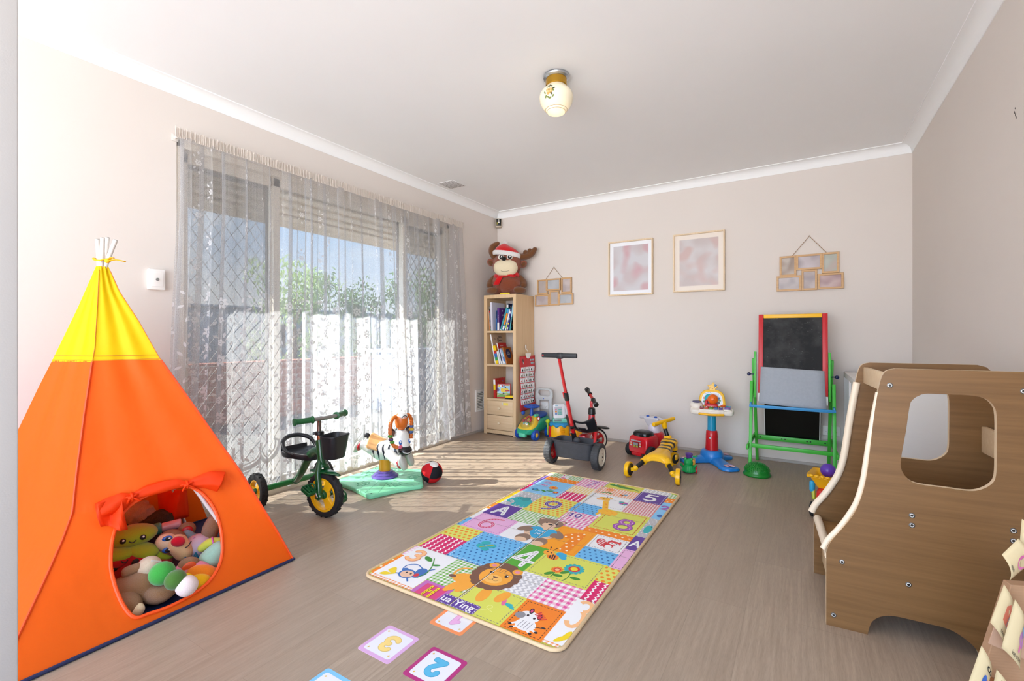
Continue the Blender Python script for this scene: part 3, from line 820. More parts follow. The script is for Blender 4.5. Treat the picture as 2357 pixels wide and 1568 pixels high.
b = B(); b.box((0, 0, .007), (.105, .05, .012)); b.build('felt', t, mat('black_felt', '#1d211f', .95)); b = B(); b.box((0, 0, .024), (.105, .05, .022), r=.003); b.build('grip', t, mat('yellow_foam', '#f4d11a', .7))
b = B(); b.box((0, 0, .008), (.115, .022, .014), r=.005); tag(move(b.build('yellow_block', m=mat('yellow_block_paint', '#e8d230', .5)), (-2.655, 4.112, bh + .0005)), 'flat yellow block on the front edge of the bookcase top', 'block')

# ================================================================ alphabet chart hanging on the bookcase side
pz0, pz1, py0, py1 = .262, .838, 4.142, 4.462
ch = thing('alphabet_chart', 'red alphabet wall chart hanging on the side of the bookcase', 'chart', (-2.490, (py0 + py1) / 2, pz0))
b = B(); Hh, Ww = pz1 - pz0, py1 - py0
redp = mat('chart_red', '#c6202a', .45); b.mat(redp)
def wav(u, v): return .004 * sin(v * 17 + 1) * (1 + .6 * sin(u * 9)) + .003 * sin(u * 20 + v * 6)
def wy(u, v): return u + .006 * sin(v * 13) - .008 * (1 - v) * u
b.grid([[(wav(i / 20, j / 40) + .004, (wy(i / 20, j / 40) - .5) * Ww, j / 40 * Hh) for i in range(21)] for j in range(41)])
def cpt(u, v): return (wav(u, v) + .0052, (wy(u, v) - .5) * Ww, v * Hh)
letters = 'ABCDEFGHIJKLMNOPQRSTUVWXYZ0123456789abcdef'
R = random.Random(4)
for r in range(7):
    for c in range(6):
        u0, v1 = .05 + c * .151, .80 - r * .1; u1, v0 = u0 + .140, v1 - .088
        b.mat(cw); g = [[cpt(u0 + (u1 - u0) * i / 3, v0 + (v1 - v0) * j / 3) for i in range(4)] for j in range(4)]
        b.grid(g)
        mm = R.choice([ck, ck, ck, C('brown', '#5a4334'), cr, C('olive', '#6a6a3a')])
        b.mat(mm)
        cu, cv = (u0 + u1) / 2, v0 + .034; a = R.uniform(-.7, .7); e = R.uniform(.4, 1)
        b.poly([tuple(V(cpt(cu + x * .030, cv + y * .026)) + V((.0006, 0, 0))) for x, y in oval(0, 0, 1, e, 10, a)])
        b.mat(ck); p = V(cpt(u0 + .035, v1 - .018)) + V((.0007, 0, 0)); b.text(letters[r * 6 + c], .017, Matrix.Translation(p) @ FACE_X, 0)
b.mat(mat('chart_icons', '#8fd0d8', .5))
for r in range(2):
    for c in range(4): b.poly([tuple(V(cpt(.70 + c * .07 + .02 * (1 - r) + x, .865 + r * .055 + y)) + V((.0006, 0, 0))) for x, y in oval(0, 0, .022, .02, 10)])
b.mat(ck); b.poly([tuple(V(cpt(.22 + x, .90 + y)) + V((.0006, 0, 0))) for x, y in oval(0, 0, .04, .05, 14)]); b.mat(cw); b.poly([tuple(V(cpt(.215 + x, .885 + y)) + V((.001, 0, 0))) for x, y in oval(0, 0, .028, .035, 14)])
b.build('printed_sheet', ch, solid=.0012)
b = B(); b.flat([[(-.055, 0), (.055, 0)] + arcpts(0, 0, .055, .058, 0, -180, 16)[1:-1]], .004, .001, T(.013, -.005, Hh + .03) @ FACE_X); b.build('hanging_clip', ch, WHITE)
b = B(); b.box((.006 - .018 + .004, -.02, Hh + .095), (.008, .022, .05), r=.003); b.tube([(0, -.02, Hh + .075), (.012, -.02, Hh + .055), (.015, -.01, Hh + .035), (.014, -.005, Hh + .028)], .003, 8, spline=4)
tag(move(b.build('adhesive_hook', m=mat('clear_plastic_hook', '#cfc6bd', .15)), ch.location), 'small clear adhesive hook above the red alphabet chart', 'hook')

# ================================================================ pictures
FR = wood('pale_frame_wood', '#e6d2b4', '#d6bd98', 'z', 120)
def blur_mat(n, cols, sc, seed):
    m = bpy.data.materials.new(n); t = NT(m); oc = t.co(); x, y, z = t.xyz(oc)
    f = t.noise(t.vec(t.m('ADD', x, seed), y, z), sc, .6, .3); g = t.noise(t.vec(t.m('ADD', x, seed + 9), y, z), sc * 1.3, .6, .3)
    col = t.mix(t.ramp(f, [(.38, '#000000'), (.62, '#ffffff')]), cols[0], cols[1]); col = t.mix(t.ramp(g, [(.5, '#000000'), (.68, '#ffffff')]), col, cols[2])
    t.out(t.bsdf(color=col, rough=.35, spec=.4)); return m
def picture(x0, x1, z0, z1, label, matc, bl, fw=.012, mb=.042):
    cx, cz, w, h = (x0 + x1) / 2, (z0 + z1) / 2, x1 - x0, z1 - z0
    t = thing('framed_picture', label, 'picture', (cx, YB - .002, cz), group='deep framed pictures on the back wall')
    b = B(); Mf = T(0, -.016, 0) @ FACE_Y
    b.flat([rrect(0, 0, w, h), rrect(0, 0, w - 2 * fw, h - 2 * fw)], .032, 0, Mf); b.build('frame', t, FR, bevel=.001)
    b = B(); b.box((0, -.008, 0), (w - 2 * fw, .002, h - 2 * fw)); b.build('mount', t, matc)
    b = B(); b.box((0, -.0095, 0), (w - 2 * fw - 2 * mb, .001, h - 2 * fw - 2 * mb)); b.build('print', t, bl)
picture(-1.642, -1.2, 1.452, 1.99, 'left one of two pale wood box frames, blurred print in a cool white mount', mat('mount_cool', '#e9ecf2', .7), blur_mat('print_pink', ('#bfb3b5', '#c6c5c9', '#c2a0a6'), 6, 2), mb=.036)
picture(-1.012, -.571, 1.457, 1.992, 'right one of two pale wood box frames, blurred print in a cream mount', mat('mount_cream', '#e9e0d6', .7), blur_mat('print_grey', ('#bcb0ae', '#c8c3c3', '#c3aaa6'), 7, 5), mb=.042)
FC = wood('collage_wood', '#d2ac7c', '#bf9566', 'x', 120)
def collage(rects, apex, hang, label, cols):
    x = apex[0]; t = thing('photo_collage_frame', label, 'photo frame', (x, YB - .002, 1.42), group='six opening photo frames hung by twine')
    for i, (a, c, lo, hi, dz) in enumerate(rects):
        cx, cz, w, h = (a + c) / 2 - x, (lo + hi) / 2 - 1.42, c - a, hi - lo
        b = B(); b.flat([rrect(0, 0, w, h), rrect(0, 0, w - .03, h - .03)], .016, 0, T(cx, -.010 - dz, cz) @ FACE_Y); f = b.build('small_frame', t, FC, bevel=.001)
        b = B(); b.box((cx, -.007 - dz, cz), (w - .03, .002, h - .03)); b.build('photo', f, cols[i % len(cols)])
    b = B(); z = apex[1] - 1.42
    for hx in hang: b.tube([(hx[0] - x, -.012, hx[1] - 1.42), (0, -.012, z)], .0022, 6)
    b.build('twine', t, mat('twine', '#9a7b58', .9))
    b = B(); b.mat(mat('pin_white', '#d8d0c8', .3)); b.cyl((x, YB, apex[1] + .002), (x, YB - .016, apex[1] + .002), .004, n=8); b.ell((x, YB - .018, apex[1] + .002), .006, n=10, m=8)
    tag(b.build('wall_pin'), 'white wall pin holding the twine of the ' + ('right' if x > -1 else 'left') + ' photo collage', 'pin')
pc = [blur_mat('photo_%d' % i, c, 9, i * 3.1) for i, c in enumerate((('#8d7a6c', '#a8978a', '#b5aaa0'), ('#b0a4a6', '#bdb4b8', '#9c9296'), ('#a5a89c', '#b6b9b0', '#b39f98'), ('#ada4a4', '#c0b8b8', '#a29a9c'), ('#a89a98', '#b9aeae', '#968b8d'), ('#ad8f8c', '#bba2a0', '#9d7f80')))]
collage([(-.153, -.033, 1.546, 1.714, 0), (-.035, .143, 1.591, 1.715, .006), (.141, .256, 1.553, 1.718, 0), (-.174, .001, 1.424, 1.549, .006), (.002, .110, 1.424, 1.59, 0), (.112, .283, 1.427, 1.551, .006)], (.056, 1.863), ((-.061, 1.715), (.171, 1.719)), 'pale wooden six photo collage frame on twine above the easel', pc)
pl_ = [blur_mat('photo_pale_%d' % i, c, 9, i * 2.3) for i, c in enumerate((('#aaa09a', '#b8aea8', '#b0a4a0'), ('#a9adb2', '#b4b7bb', '#a0a4a8'), ('#b5a8a6', '#c2b6b4', '#a99c9c'), ('#b5abaa', '#c4bbba', '#ada1a2')))]
collage([(-2.462, -2.332, 1.505, 1.667, 0), (-2.352, -2.176, 1.543, 1.669, .006), (-2.17, -2.05, 1.507, 1.672, 0), (-2.488, -2.313, 1.377, 1.502, .006), (-2.312, -2.196, 1.381, 1.54, 0), (-2.198, -2.031, 1.385, 1.504, .006)], (-2.26, 1.791), ((-2.356, 1.669), (-2.158, 1.672)), 'pale wooden six photo collage frame on twine beside the bookcase', pl_)

# ================================================================ ceiling lamp, vents, plates, sensor
lp = thing('ceiling_lamp', 'round cream glass ceiling lamp with a brass base and rose decal', 'ceiling lamp', (-1.14, 2.285, ZC))
b = B(); b.lathe([(.0, 0), (.068, 0), (.072, -.008), (.070, -.016), (.062, -.019), (.058, -.022), (.0, -.022)], 40); b.build('ceiling_plate', lp, STEEL)
b = B(); b.lathe([(.058, -.021), (.058, -.058), (.052, -.062), (0, -.062)], 40); b.build('brass_collar', lp, BRASS)
def shade_mat():
    m = bpy.data.materials.new('cream_glass'); t = NT(m); x, y, z = t.xyz(t.co())
    e = t.n('Emission', {'Color': '#ffe9b8', 'Strength': t.n('MapRange', {'Value': z, 'From Min': -.20, 'From Max': -.15, 'To Min': .22, 'To Max': .03}).outputs[0]}).outputs[0]
    d = t.bsdf(color='#eadfc4', rough=.25, spec=.5)
    t.out(t.adds(d, e)); return m
b = B()
sp_ = [(.052, -.060), (.060, -.070), (.078, -.086), (.090, -.106), (.093, -.126), (.088, -.150), (.076, -.172), (.062, -.188), (.058, -.190), (.056, -.196), (.050, -.199), (.048, -.204), (.03, -.210), (0, -.212)]
b.lathe(sp_, 48); sh_o = b.build('glass_shade', lp, shade_mat())
b = B()
def onshade(ang, z, off=.0009):
    for (r0, z0), (r1, z1) in zip(sp_, sp_[1:]):
        if z1 <= z <= z0: r = r0 + (r1 - r0) * ((z - z0) / (z1 - z0 or 1)); break
    return V(((r + off) * cos(ang), (r + off) * sin(ang), z))
a0 = atan2(-2.285 + .0, 1.14) - .42
def blob(du, dv, a, c, rot, m, k=12):
    b.mat(m); b.poly([tuple(onshade(a0 + (du + x) / .09, -.128 + dv + y, .0009 + len(b.bm.faces) * 4e-6)) for x, y in oval(0, 0, a, c, k, rot)])
y1, y2, g1, g2, dk = mat('rose_gold', '#c79a55', .5), mat('rose_light', '#e6c98e', .5), mat('decal_green', '#6d7a35', .5), mat('decal_dark', '#3f4526', .5), mat('decal_brown', '#5f4427', .5)
for du, dv, r in ((-.01, .028, .4), (0, .034, 1.5), (.012, .03, 2.4), (.02, .004, -.5), (.024, .014, .3), (.012, -.012, -1), (.02, -.024, .6), (-.008, -.026, 2.6), (.002, -.03, .1), (-.022, -.02, 1), (-.026, .0, 2)): blob(du, dv, .009, .0045, r, g1 if (du * 1000) % 3 else g2)
for du, dv, a in ((0, .004, .0165), (.009, .010, .009), (-.009, .010, .009), (-.006, -.006, .010), (.008, -.005, .010)): blob(du, dv, a, a * .9, 0, y1)
for du, dv, a in ((0, .007, .010), (.006, .002, .005), (-.007, .002, .005)): blob(du, dv, a, a * .8, .4, y2)
for du, dv in ((0, .008), (.003, .004), (-.003, .011)): blob(du, dv, .005, .0012, .7, dk)
b.build('rose_decal', sh_o)
for rr, zz in ((.0590, -.1893), (.0508, -.1985)):
    b = B(); b.torus((0, 0, zz), rr + .001, .0011, n=48, m=6); b.build('gilt_ring', sh_o, mat('gilt_line', '#a5855a', .4))
bulb = bpy.data.lights.new('lamp_bulb', 'POINT'); bulb.energy = .5; bulb.color = (1, .88, .7); bulb.shadow_soft_size = .09
bo = bpy.data.objects.new('lamp_bulb', bulb); COL.objects.link(bo); bo.parent = lp; bo.location = (0, 0, -.30)

vt = thing('ceiling_vent', 'square white perforated vent plate in the ceiling near the curtain', 'vent', (-2.79, 3.40, ZC))
b = B(); b.box((0, 0, -.002), (.18, .19, .004), r=.001); pt = b.build('vent_plate', vt, mat('vent_white', '#dedede', .6))
b = B()
for i in range(10):
    for j in range(10): b.cyl((-.076 + i * .0169, -.08 + j * .0178, -.0036), (-.076 + i * .0169, -.08 + j * .0178, -.0045), .0048, n=8)
b.build('vent_holes', pt, mat('vent_dark', '#4a4a4a', .9))
wv = thing('wall_vent', 'white louvred wall vent low on the wall beside the bookcase', 'vent', (XL, 4.135, .345))
b = B(); b.flat([rrect(0, 0, .165, .235, .004), rrect(0, 0, .115, .19)], .012, .001, T(.006, 0, 0) @ FACE_X); b.build('vent_frame', wv, WHITE)
b = B(); b.box((.0012, 0, 0), (.002, .118, .19)); b.build('vent_backing', wv, mat('vent_dark', '#4a4a4a', .9))
b = B()
for i in range(11): b.box((.006, 0, -.086 + i * .0172), (.009, .115, .0075), rot=(0, radians(35), 0))
b.build('louvres', wv, WHITE)
def plate(loc, Mx, w, h, label, cat, kind):
    t = thing(kind, label, cat, loc)
    b = B(); b.flat([rrect(0, 0, w, h, .005)], .011, .003, T(0, 0, .0055) if Mx is None else Mx @ T(0, 0, .0055)); f = b.build('face_plate', t, WHITE)
    return t, f
WF = FACE_Y; 
def outlet(x, z, label, wall='Y'):
    t, f = plate((x, YB, z), WF, .116, .075, label, 'power socket', 'power_socket')
    for sx in (-.028, .028):
        b = B(); b.flat([rrect(sx, .020, .014, .020, .002)], .004, .001, WF @ T(0, 0, .012)); b.build('switch', f, WHITE)
        b = B(); b.mat(INK)
        for dx, dz, a in ((-.007, .004, .5), (.007, .004, -.5), (0, -.012, 0)): b.flat([rrect(0, 0, .002, .008)], .0006, 0, WF @ T(sx + dx, dz - .012, .0112) @ Matrix.Rotation(a, 4, 'Z'))
        b.build('pin_slots', f)
outlet(-2.39, .292, 'white double power socket behind the grey push handle')
outlet(.205, .294, 'white double power socket behind the right legs of the easel')
ds = thing('wall_button', 'square white wall plate with a small round button left of the curtain', 'switch', (XL, 1.118, 1.359))
b = B(); b.flat([rrect(0, 0, .078, .112, .006)], .022, .003, T(.011, 0, 0) @ FACE_X); f = b.build('face_plate', ds, WHITE)
b = B(); b.flat([rrect(0, 0, .058, .078, .006)], .003, .001, T(.0235, 0, 0) @ FACE_X); f2 = b.build('inner_plate', f, WHITE)
b = B(); b.M = T(.025, 0, 0) @ FACE_X; b.lathe([(.008, 0), (.008, .003), (.0065, .0035), (.006, .001), (0, .001)], 18)
b.build('button', f2, STEEL)
sn = thing('alarm_sensor', 'small dark alarm sensor high in the corner over the moose', 'sensor', (-2.945, 4.43, 2.352), rz=radians(40))
b = B(); b.box((0, .02, 0), (.07, .035, .105), r=.006); b.build('back_plate', sn, mat('sensor_beige', '#b9ab97', .5))
b = B(); b.box((0, .0005, .004), (.056, .006, .076), r=.001); cb_ = b.build('circuit_board', sn, mat('circuit_black', '#171b18', .4))
b = B(); b.mat(WHITE)
b.cyl((0, -.002, .004), (0, -.008, .004), .009, n=14); b.box((0, -.004, .03), (.012, .003, .008)); b.box((.014, -.004, -.024), (.005, .003, .005)); b.mat(mat('chip_yellow', '#c9b820', .5)); b.box((-.018, -.004, -.008), (.007, .003, .024)); b.build('components', cb_)

# ================================================================ easel
ez = thing('easel', 'child easel with red sides, green legs and a chalk board', 'easel', (-.06, 4.22, 0))
EM = inv(ez); GR = mat('easel_green', '#43b83c', .4, vary=.08); RED = mat('easel_red', '#c3161f', .4); YEL = mat('easel_yellow', '#f2b90f', .4); BLU = mat('easel_blue', '#2f8fc9', .45, vary=.1)
def ebar(name, p0, p1, w, d, m, up=(0, 1, 0)):
    b = B(); b.M = EM; b.bar(p0, p1, w, d, .003, up); return b.build(name, ez, m)
for x in (-.338, .206):
    ebar('front_leg', (x, 4.035, .0), (x, 4.185, .690), .022, .034, GR)
    s = 1 if x < 0 else -1
    ebar('back_leg', (x + s * .022, 4.445, 0), (x + s * .010, 4.215, .868), .022, .032, GR)
    ebar('swing_rail', (x + s * .026, 4.175, .562), (x + s * .026, 4.185, .928), .016, .034, GR)
    ebar('side_stretcher', (x - s * .016, 3.99, .192), (x + s * .004, 4.455, .215), .014, .036, GR, (0, 0, 1))
    b = B(); b.M = EM; b.ell((x - s * .020, 4.19, .745), .014, n=14, m=10); b.cyl((x - s * .02, 4.19, .745), (x + s * .02, 4.19, .745), .004, n=8); b.build('knob', ez, mat('knob_navy', '#1a2350', .35))
ebar('front_stretcher', (-.33, 4.075, .195), (.198, 4.075, .195), .030, .016, GR, (0, 1, 0))
sr = ebar('rear_stretcher', (-.32, 4.40, .205), (.19, 4.40, .205), .04, .018, GR, (0, 1, 0))
for x in (-.29, -.135, -.112, .04, .063, .16):
    b = B(); b.M = EM; b.cyl((x, 4.3895, .207), (x, 4.392, .207), .006, n=10); b.build('peg_hole', sr, INK)
tl = .03   # the board leans back a little
for x in (-.272, .152): ebar('red_upright', (x, 4.150, .600), (x, 4.150 + tl * 2, 1.222), .034, .018, RED)
wv_ = mat('easel_white', '#e4e2de', .5)
for x in (-.272, .152): ebar('white_end', (x, 4.142, .535), (x, 4.150, .600), .034, .018, wv_)
ebar('yellow_rail', (-.254, 4.208, 1.207), (.134, 4.208, 1.207), .030, .018, YEL, (0, 1, 0))
def chalk_mat():
    m = bpy.data.materials.new('chalkboard'); t = NT(m); oc = t.co(); x, y, z = t.xyz(oc)
    f = t.noise(oc, 5, 4, .6); g = t.noise(t.vec(t.m('ADD', t.m('MULTIPLY', x, 30), t.m('MULTIPLY', z, 8)), t.m('MULTIPLY', y, 20), t.m('MULTIPLY', z, 90)), 1.4, 3, .6)
    col = t.mix(t.m('MULTIPLY', t.ramp(f, [(.45, '#000000'), (.75, '#ffffff')]), .22), '#28292a', '#8a8a8a')
    col = t.mix(t.m('MULTIPLY', t.ramp(g, [(.66, '#000000'), (.74, '#ffffff')]), t.m('MULTIPLY', f, .45)), col, '#cfcfcf')
    t.out(t.bsdf(color=col, rough=.75, spec=.25)); return m
b = B(); b.M = EM; b.bar((-.06, 4.157, .60), (-.06, 4.207, 1.195), .392, .008, 0, (0, 1, 0)); b.build('chalkboard', ez, chalk_mat())
b = B(); b.M = EM; b.bar((-.066, 4.425, .212), (-.066, 4.245, .60), .375, .007, 0, (0, 1, 0)); b.mat(mat('board_gloss_black', '#0b0b0c', .3)); rb = b.build('rear_board', ez)
for x in (-.2565, .1245):
    b = B(); b.M = EM; b.bar((x, 4.423, .212), (x, 4.243, .60), .006, .009, 0, (0, 1, 0)); b.build('board_edging', rb, wv_)
b = B(); b.M = EM; b.box((-.066, 4.118, .497), (.545, .10, .008)); b.box((-.066, 4.070, .506), (.56, .012, .018), r=.002)
for x in (-.336, .204): b.box((x, 4.118, .512), (.012, .10, .034), r=.002)
b.build('tray', ez, BLU)
pm = bpy.data.materials.new('grey_sheet'); t = NT(pm); t.out(t.bsdf(color=t.mix(t.noise(t.co(), 60, 4), '#9aa1a9', '#aab0b7'), rough=.8))
b = B(); rows = []
for j in range(13):
    f = j / 12; z = .800 - .285 * f; y = 4.158 - .012 * f - .065 * max(0, f - .35) ** 1.5
    w0 = .208 + .012 * f
    rows.append([(-.062 + (i / 8 - .5) * 2 * w0, y - .010 - .004 * sin(i / 8 * pi), z - .018 * (i / 8 - .5)) for i in range(9)])
b.grid(rows); tag(b.build('paper_sheet', m=pm, solid=.0006), 'grey blank paper sheet taped over the lower half of the easel board', 'paper')
# ================================================================ white cube shelf
cu = thing('cube_shelf', 'low white cube shelf along the right wall behind the wooden tower', 'shelf', (.285, 3.36, 0))
KW = mat('shelf_white', '#e6e5e2', .4); L_, Dp, Hc = 1.115, .39, .772
b = B()
b.box((Dp / 2, L_ / 2, Hc - .019), (Dp, L_, .038)); b.box((Dp / 2, L_ / 2, .019), (Dp, L_, .038)); b.box((Dp / 2, .019, Hc / 2), (Dp, .038, Hc)); b.box((Dp / 2, L_ - .019, Hc / 2), (Dp, .038, Hc))
b.build('carcass', cu, KW, bevel=.001)
for y in (L_ / 3 + .006, 2 * L_ / 3 - .006): b = B(); b.box((Dp / 2, y, Hc / 2), (Dp - .01, .016, Hc - .076)); b.build('divider', cu, KW)
b = B(); b.box((Dp / 2, L_ / 2, Hc / 2), (Dp - .012, L_ - .076, .016)); b.build('middle_shelf', cu, KW)
b = B(); b.box((Dp - .006, L_ / 2, Hc / 2), (.006, L_ - .07, Hc - .07)); b.build('back_panel', cu, KW)
for k, (y, z) in enumerate(((.205, .405), (.557, .405), (.205, .045), (.557, .045))):
    t = thing('storage_bin', ['white pull out bin, nearest in the top row of the cube shelf', 'white pull out bin with black handle in the middle of the top row', 'white pull out bin, nearest in the bottom row of the cube shelf', 'white pull out bin in the middle of the bottom row'][k], 'storage bin', (.285 + .012, 3.36 + y, z), group='bins in the white cube shelf')
    b = B(); b.box((.17, 0, .155), (.33, .318, .31), r=.004); b.build('box', t, mat('bin_white', '#d9dadd', .5))
    b = B(); b.box((-.003, 0, .155), (.006, .11, .034), r=.003); b.build('handle', t, BLACK)
# toys on the open end of the shelf
t = thing('toy_robot', 'silver and blue toy on the open end of the cube shelf', 'toy', (.345, 4.29, .394))
b = B(); b.box((0, 0, .05), (.05, .07, .09), r=.01); b.build('body', t, mat('toy_silver', '#8b95a0', .3, .6)); b = B(); b.ell((0, 0, .115), (.025, .03, .026)); b.build('head', t, mat('toy_blue_grey', '#4f6a86', .35))
for y in (-.05, .05): b = B(); b.sausage([(-.005, y, .08), (-.02, y * 1.1, .04), (-.03, y, .012)], .011, 10); b.build('arm', t, mat('toy_blue', '#3f7fb0', .35))
b = B(); b.tube([(0, -.05, .006), (.0, .0, .03), (0, .05, .006), (.05, .06, .05), (.06, 0, .09)], .005, 8, spline=5); tag(move(b.build('coiled_cable', m=BLACK), (.36, 4.27, .04)), 'black cable loop in the lower open cube of the shelf', 'cable')

# ================================================================ wooden learning tower
tw = thing('learning_tower', 'brown oak toddler standing tower with cut out windows and beech rails', 'step tower', (.077, 2.045, 0), rz=radians(4))
TW = wood('tower_oak', '#84613b', '#6d4e2c', 'x', 55, .4); BE = wood('beech', '#e2cba8', '#d6ba92', 'x', 60); EDG = mat('tower_edge', '#d9c2a0', .5)
front_ = spl2([(0, .262), (.014, .305), (.051, .364), (.083, .42), (.104, .485), (.119, .564), (.131, .689), (.142, .797), (.153, .874), (.163, .914), (.176, .931), (.198, .938)], 4, False)
arch_ = spl2([(.416, 0), (.409, .027), (.395, .048), (.372, .066), (.346, .080), (.318, .085), (.257, .086), (.199, .086), (.169, .079), (.146, .064), (.130, .041), (.121, 0)], 4, False)
out_ = [(0, 0)] + front_ + [(.535, .938), (.560, .930), (.576, .912), (.582, .888), (.585, .6), (.587, 0)] + arch_
hole = spl2([(.236, .811), (.226, .725), (.213, .629), (.215, .591), (.233, .562), (.262, .550), (.333, .548), (.385, .547), (.415, .556), (.440, .578), (.450, .607), (.4515, .676), (.4515, .795), (.443, .830), (.425, .849), (.395, .857), (.354, .858), (.284, .857), (.259, .848), (.243, .832)], 4)
def side(y, name):
    b = B(); b.flat([out_, hole], .018, 0, T(0, y, 0) @ FACE_Y)
    for f in b.bm.faces:
        f.material_index = 0 if abs(f.normal.y) > .7 or f.normal.length == 0 else 1
    b.bm.normal_update()
    b.mats = [TW, EDG]
    for f in b.bm.faces: f.material_index = 0 if abs(f.normal.y) > .7 else 1
    return b.build(name, tw)
DP = .415
s1 = side(0.0, 'side_panel'); s2 = side(DP, 'side_panel')
sc_ = mat('screw_metal', '#5c5b5a', .3, .8); scw = mat('screw_cap', '#d8d4cc', .4)
for x, z in ((.183, .88), (.513, .878), (.242, .441), (.242, .408), (.49, .438), (.49, .406), (.047, .239), (.233, .204), (.022, .041), (.535, .60), (.535, .66)):
    b = B(); b.M = T(x, -.009, z) @ FACE_Y; b.mat(sc_); b.lathe([(.0085, 0), (.0085, .001), (.0062, .0014)], 18, cap=False); b.mat(scw); b.lathe([(.0062, .0010), (.0042, .0014), (.0042, .0006)], 18, cap=False); b.mat(sc_); b.lathe([(.0042, .0008), (0, .0008)], 18); b.build('screw', s1)
def bumper(y, pts, rad):
    b = B(); P = [(x, y, z) for x, z in pts]
    b.tube(P, rad, 12, spline=6); return b.build('rounded_rail', tw, mat('pale_beech_rail', '#ead9c0', .4, vary=.05))
bump = [(.157, .853), (.143, .766), (.131, .68), (.121, .60), (.112, .533), (.095, .461), (.070, .405), (.040, .352), (.010, .308), (-.006, .272)]
bumper(.0, [(x - .004, z) for x, z in bump], .0088); bumper(DP - .012, [(x - .004, z) for x, z in bump], .0135)
def cross(name, x0, x1, z0, z1, m=BE, r=.003):
    b = B(); b.box(((x0 + x1) / 2, DP / 2, (z0 + z1) / 2), (x1 - x0, DP - .018, z1 - z0), r=r); return b.build(name, tw, m)
cross('front_rail', .176, .194, .850, .918); rr = cross('rear_rail', .545, .563, .60, .70)
cross('standing_board', .215, .575, .424, .444, wood('board_oak', '#a67c4c', '#90683b', 'x', 50)); cross('step_board', .005, .25, .222, .240, wood('board_oak', '#a67c4c', '#90683b', 'x', 50)); cross('lower_stretcher', .03, .048, .06, .2)
b = B(); b.tube([(.012, .0, .248), (.012, DP - .02, .248)], .016, 12); b.build('step_nosing', tw, mat('pale_beech_rail', '#ead9c0', .4))
b = B(); b.mat(mat('sticker_yellow', '#f3b816', .4)); b.box((.5445, .12, .652), (.001, .05, .05)); b.text('S', .03, T(.5437, .12, .652) @ Matrix(((0, 0, -1, 0), (-1, 0, 0, 0), (0, 1, 0, 0), (0, 0, 0, 1))), .0002)
b.build('sticker', rr)
# ================================================================ ride-on toys
def axisM(c, ax):
    Mx = frame_from(V(ax)); Mx.translation = V(c); return Mx
def tyre(c, ax, R, w, m, parent, name='tyre', tread=0, rin=None):
    rin = rin or R * .72
    b = B(); b.M = axisM(c, ax)
    n = 48
    pr = [(rin, -w * .42), (rin + (R - rin) * .35, -w * .5), (R * .955, -w * .42), (R, -w * .22), (R, w * .22), (R * .955, w * .42), (rin + (R - rin) * .35, w * .5), (rin, w * .42)]
    b.lathe(pr + [pr[0]], n, cap=False)
    if tread:
        for k in range(tread):
            a = 2 * pi * k / tread
            for sg in (-1, 1): b.box(((R - .0005) * cos(a + .06 * sg), (R - .0005) * sin(a + .06 * sg), sg * w * .22), (.004, R * .09, w * .36), rot=(0, 0, a), r=.001)
    return b.build(name, parent, m)
def rim(c, ax, R, w, m, parent, spokes=3, hub=None, name='wheel_rim', dish=.2, sw=.3, face=1):
    """spoked wheel: outer ring, hub and wide spokes with open gaps between them"""
    b = B(); b.M = axisM(c, ax)
    holes = []
    for k in range(spokes):
        a0, a1 = 2 * pi * (k + sw / 2) / spokes, 2 * pi * (k + 1 - sw / 2) / spokes
        r0, r1 = R * .36, R * .82
        o_ = [(r1 * cos(a0 + (a1 - a0) * i / 8), r1 * sin(a0 + (a1 - a0) * i / 8)) for i in range(9)]
        am = (a0 + a1) / 2; d = (a1 - a0) * .30
        i_ = [(r0 * cos(am + d - 2 * d * i / 4), r0 * sin(am + d - 2 * d * i / 4)) for i in range(5)]
        holes.append(o_ + i_)
    b.flat([oval(0, 0, R, n=48)] + holes, w * .55, w * .1)
    b.lathe([(R * .86, -w * .5), (R, -w * .5), (R, w * .5), (R * .86, w * .5), (R * .84, w * .3), (R * .84, -w * .3), (R * .86, -w * .5)], 48, cap=False)
    o = b.build(name, parent, m)
    if hub:
        b = B(); b.M = axisM(c, ax); b.lathe([(0, -w * .75), (R * .2, -w * .75), (R * .26, -w * .5), (R * .26, w * .5), (R * .2, w * .75), (0, w * .75)], 24); b.build('hub', o, hub)
    return o

# ---------------------------------------------------------------- green tricycle
tg = thing('tricycle', 'green tricycle with a black basket and yellow spoked wheels beside the tent', 'tricycle', (-2.343, 1.712, 0), rz=radians(-5))
DG = mat('tricycle_green', '#0c4d25', .28, coat=.4); DG2 = mat('pedal_green', '#14552a', .4); YR = plastic('wheel_yellow', '#f2b714'); BS = plastic('seat_black', '#191b20', .4)
R1 = .129; st = radians(13); hx = (-sin(st), cos(st), 0); hd = V((cos(st), sin(st), 0)); sd = V((-sin(st), cos(st), 0)); hub = V((-.012, 0, R1))
fw = tyre(hub, sd, R1, .048, BLACKR, tg, 'front_tyre', 22, .098)
rim(hub, sd, .099, .036, YR, fw, 3, DG, sw=.34)
b = B(); hd0 = hub + V((-.035, 0, .185))
for s in (-1, 1): b.sausage([hub + sd * s * .038 + hd * -.002, hub + sd * s * .038 + V((-.012, 0, .07)), hub + sd * s * .036 + V((-.022, 0, .13)), hd0 + sd * s * .012], [.020, .017, .017, .016], 14); b.cyl(hub + sd * s * .030, hub + sd * s * .056, .021, n=20, bev=.004)
fk = b.build('fork', tg, DG)
b = B(); rows = []
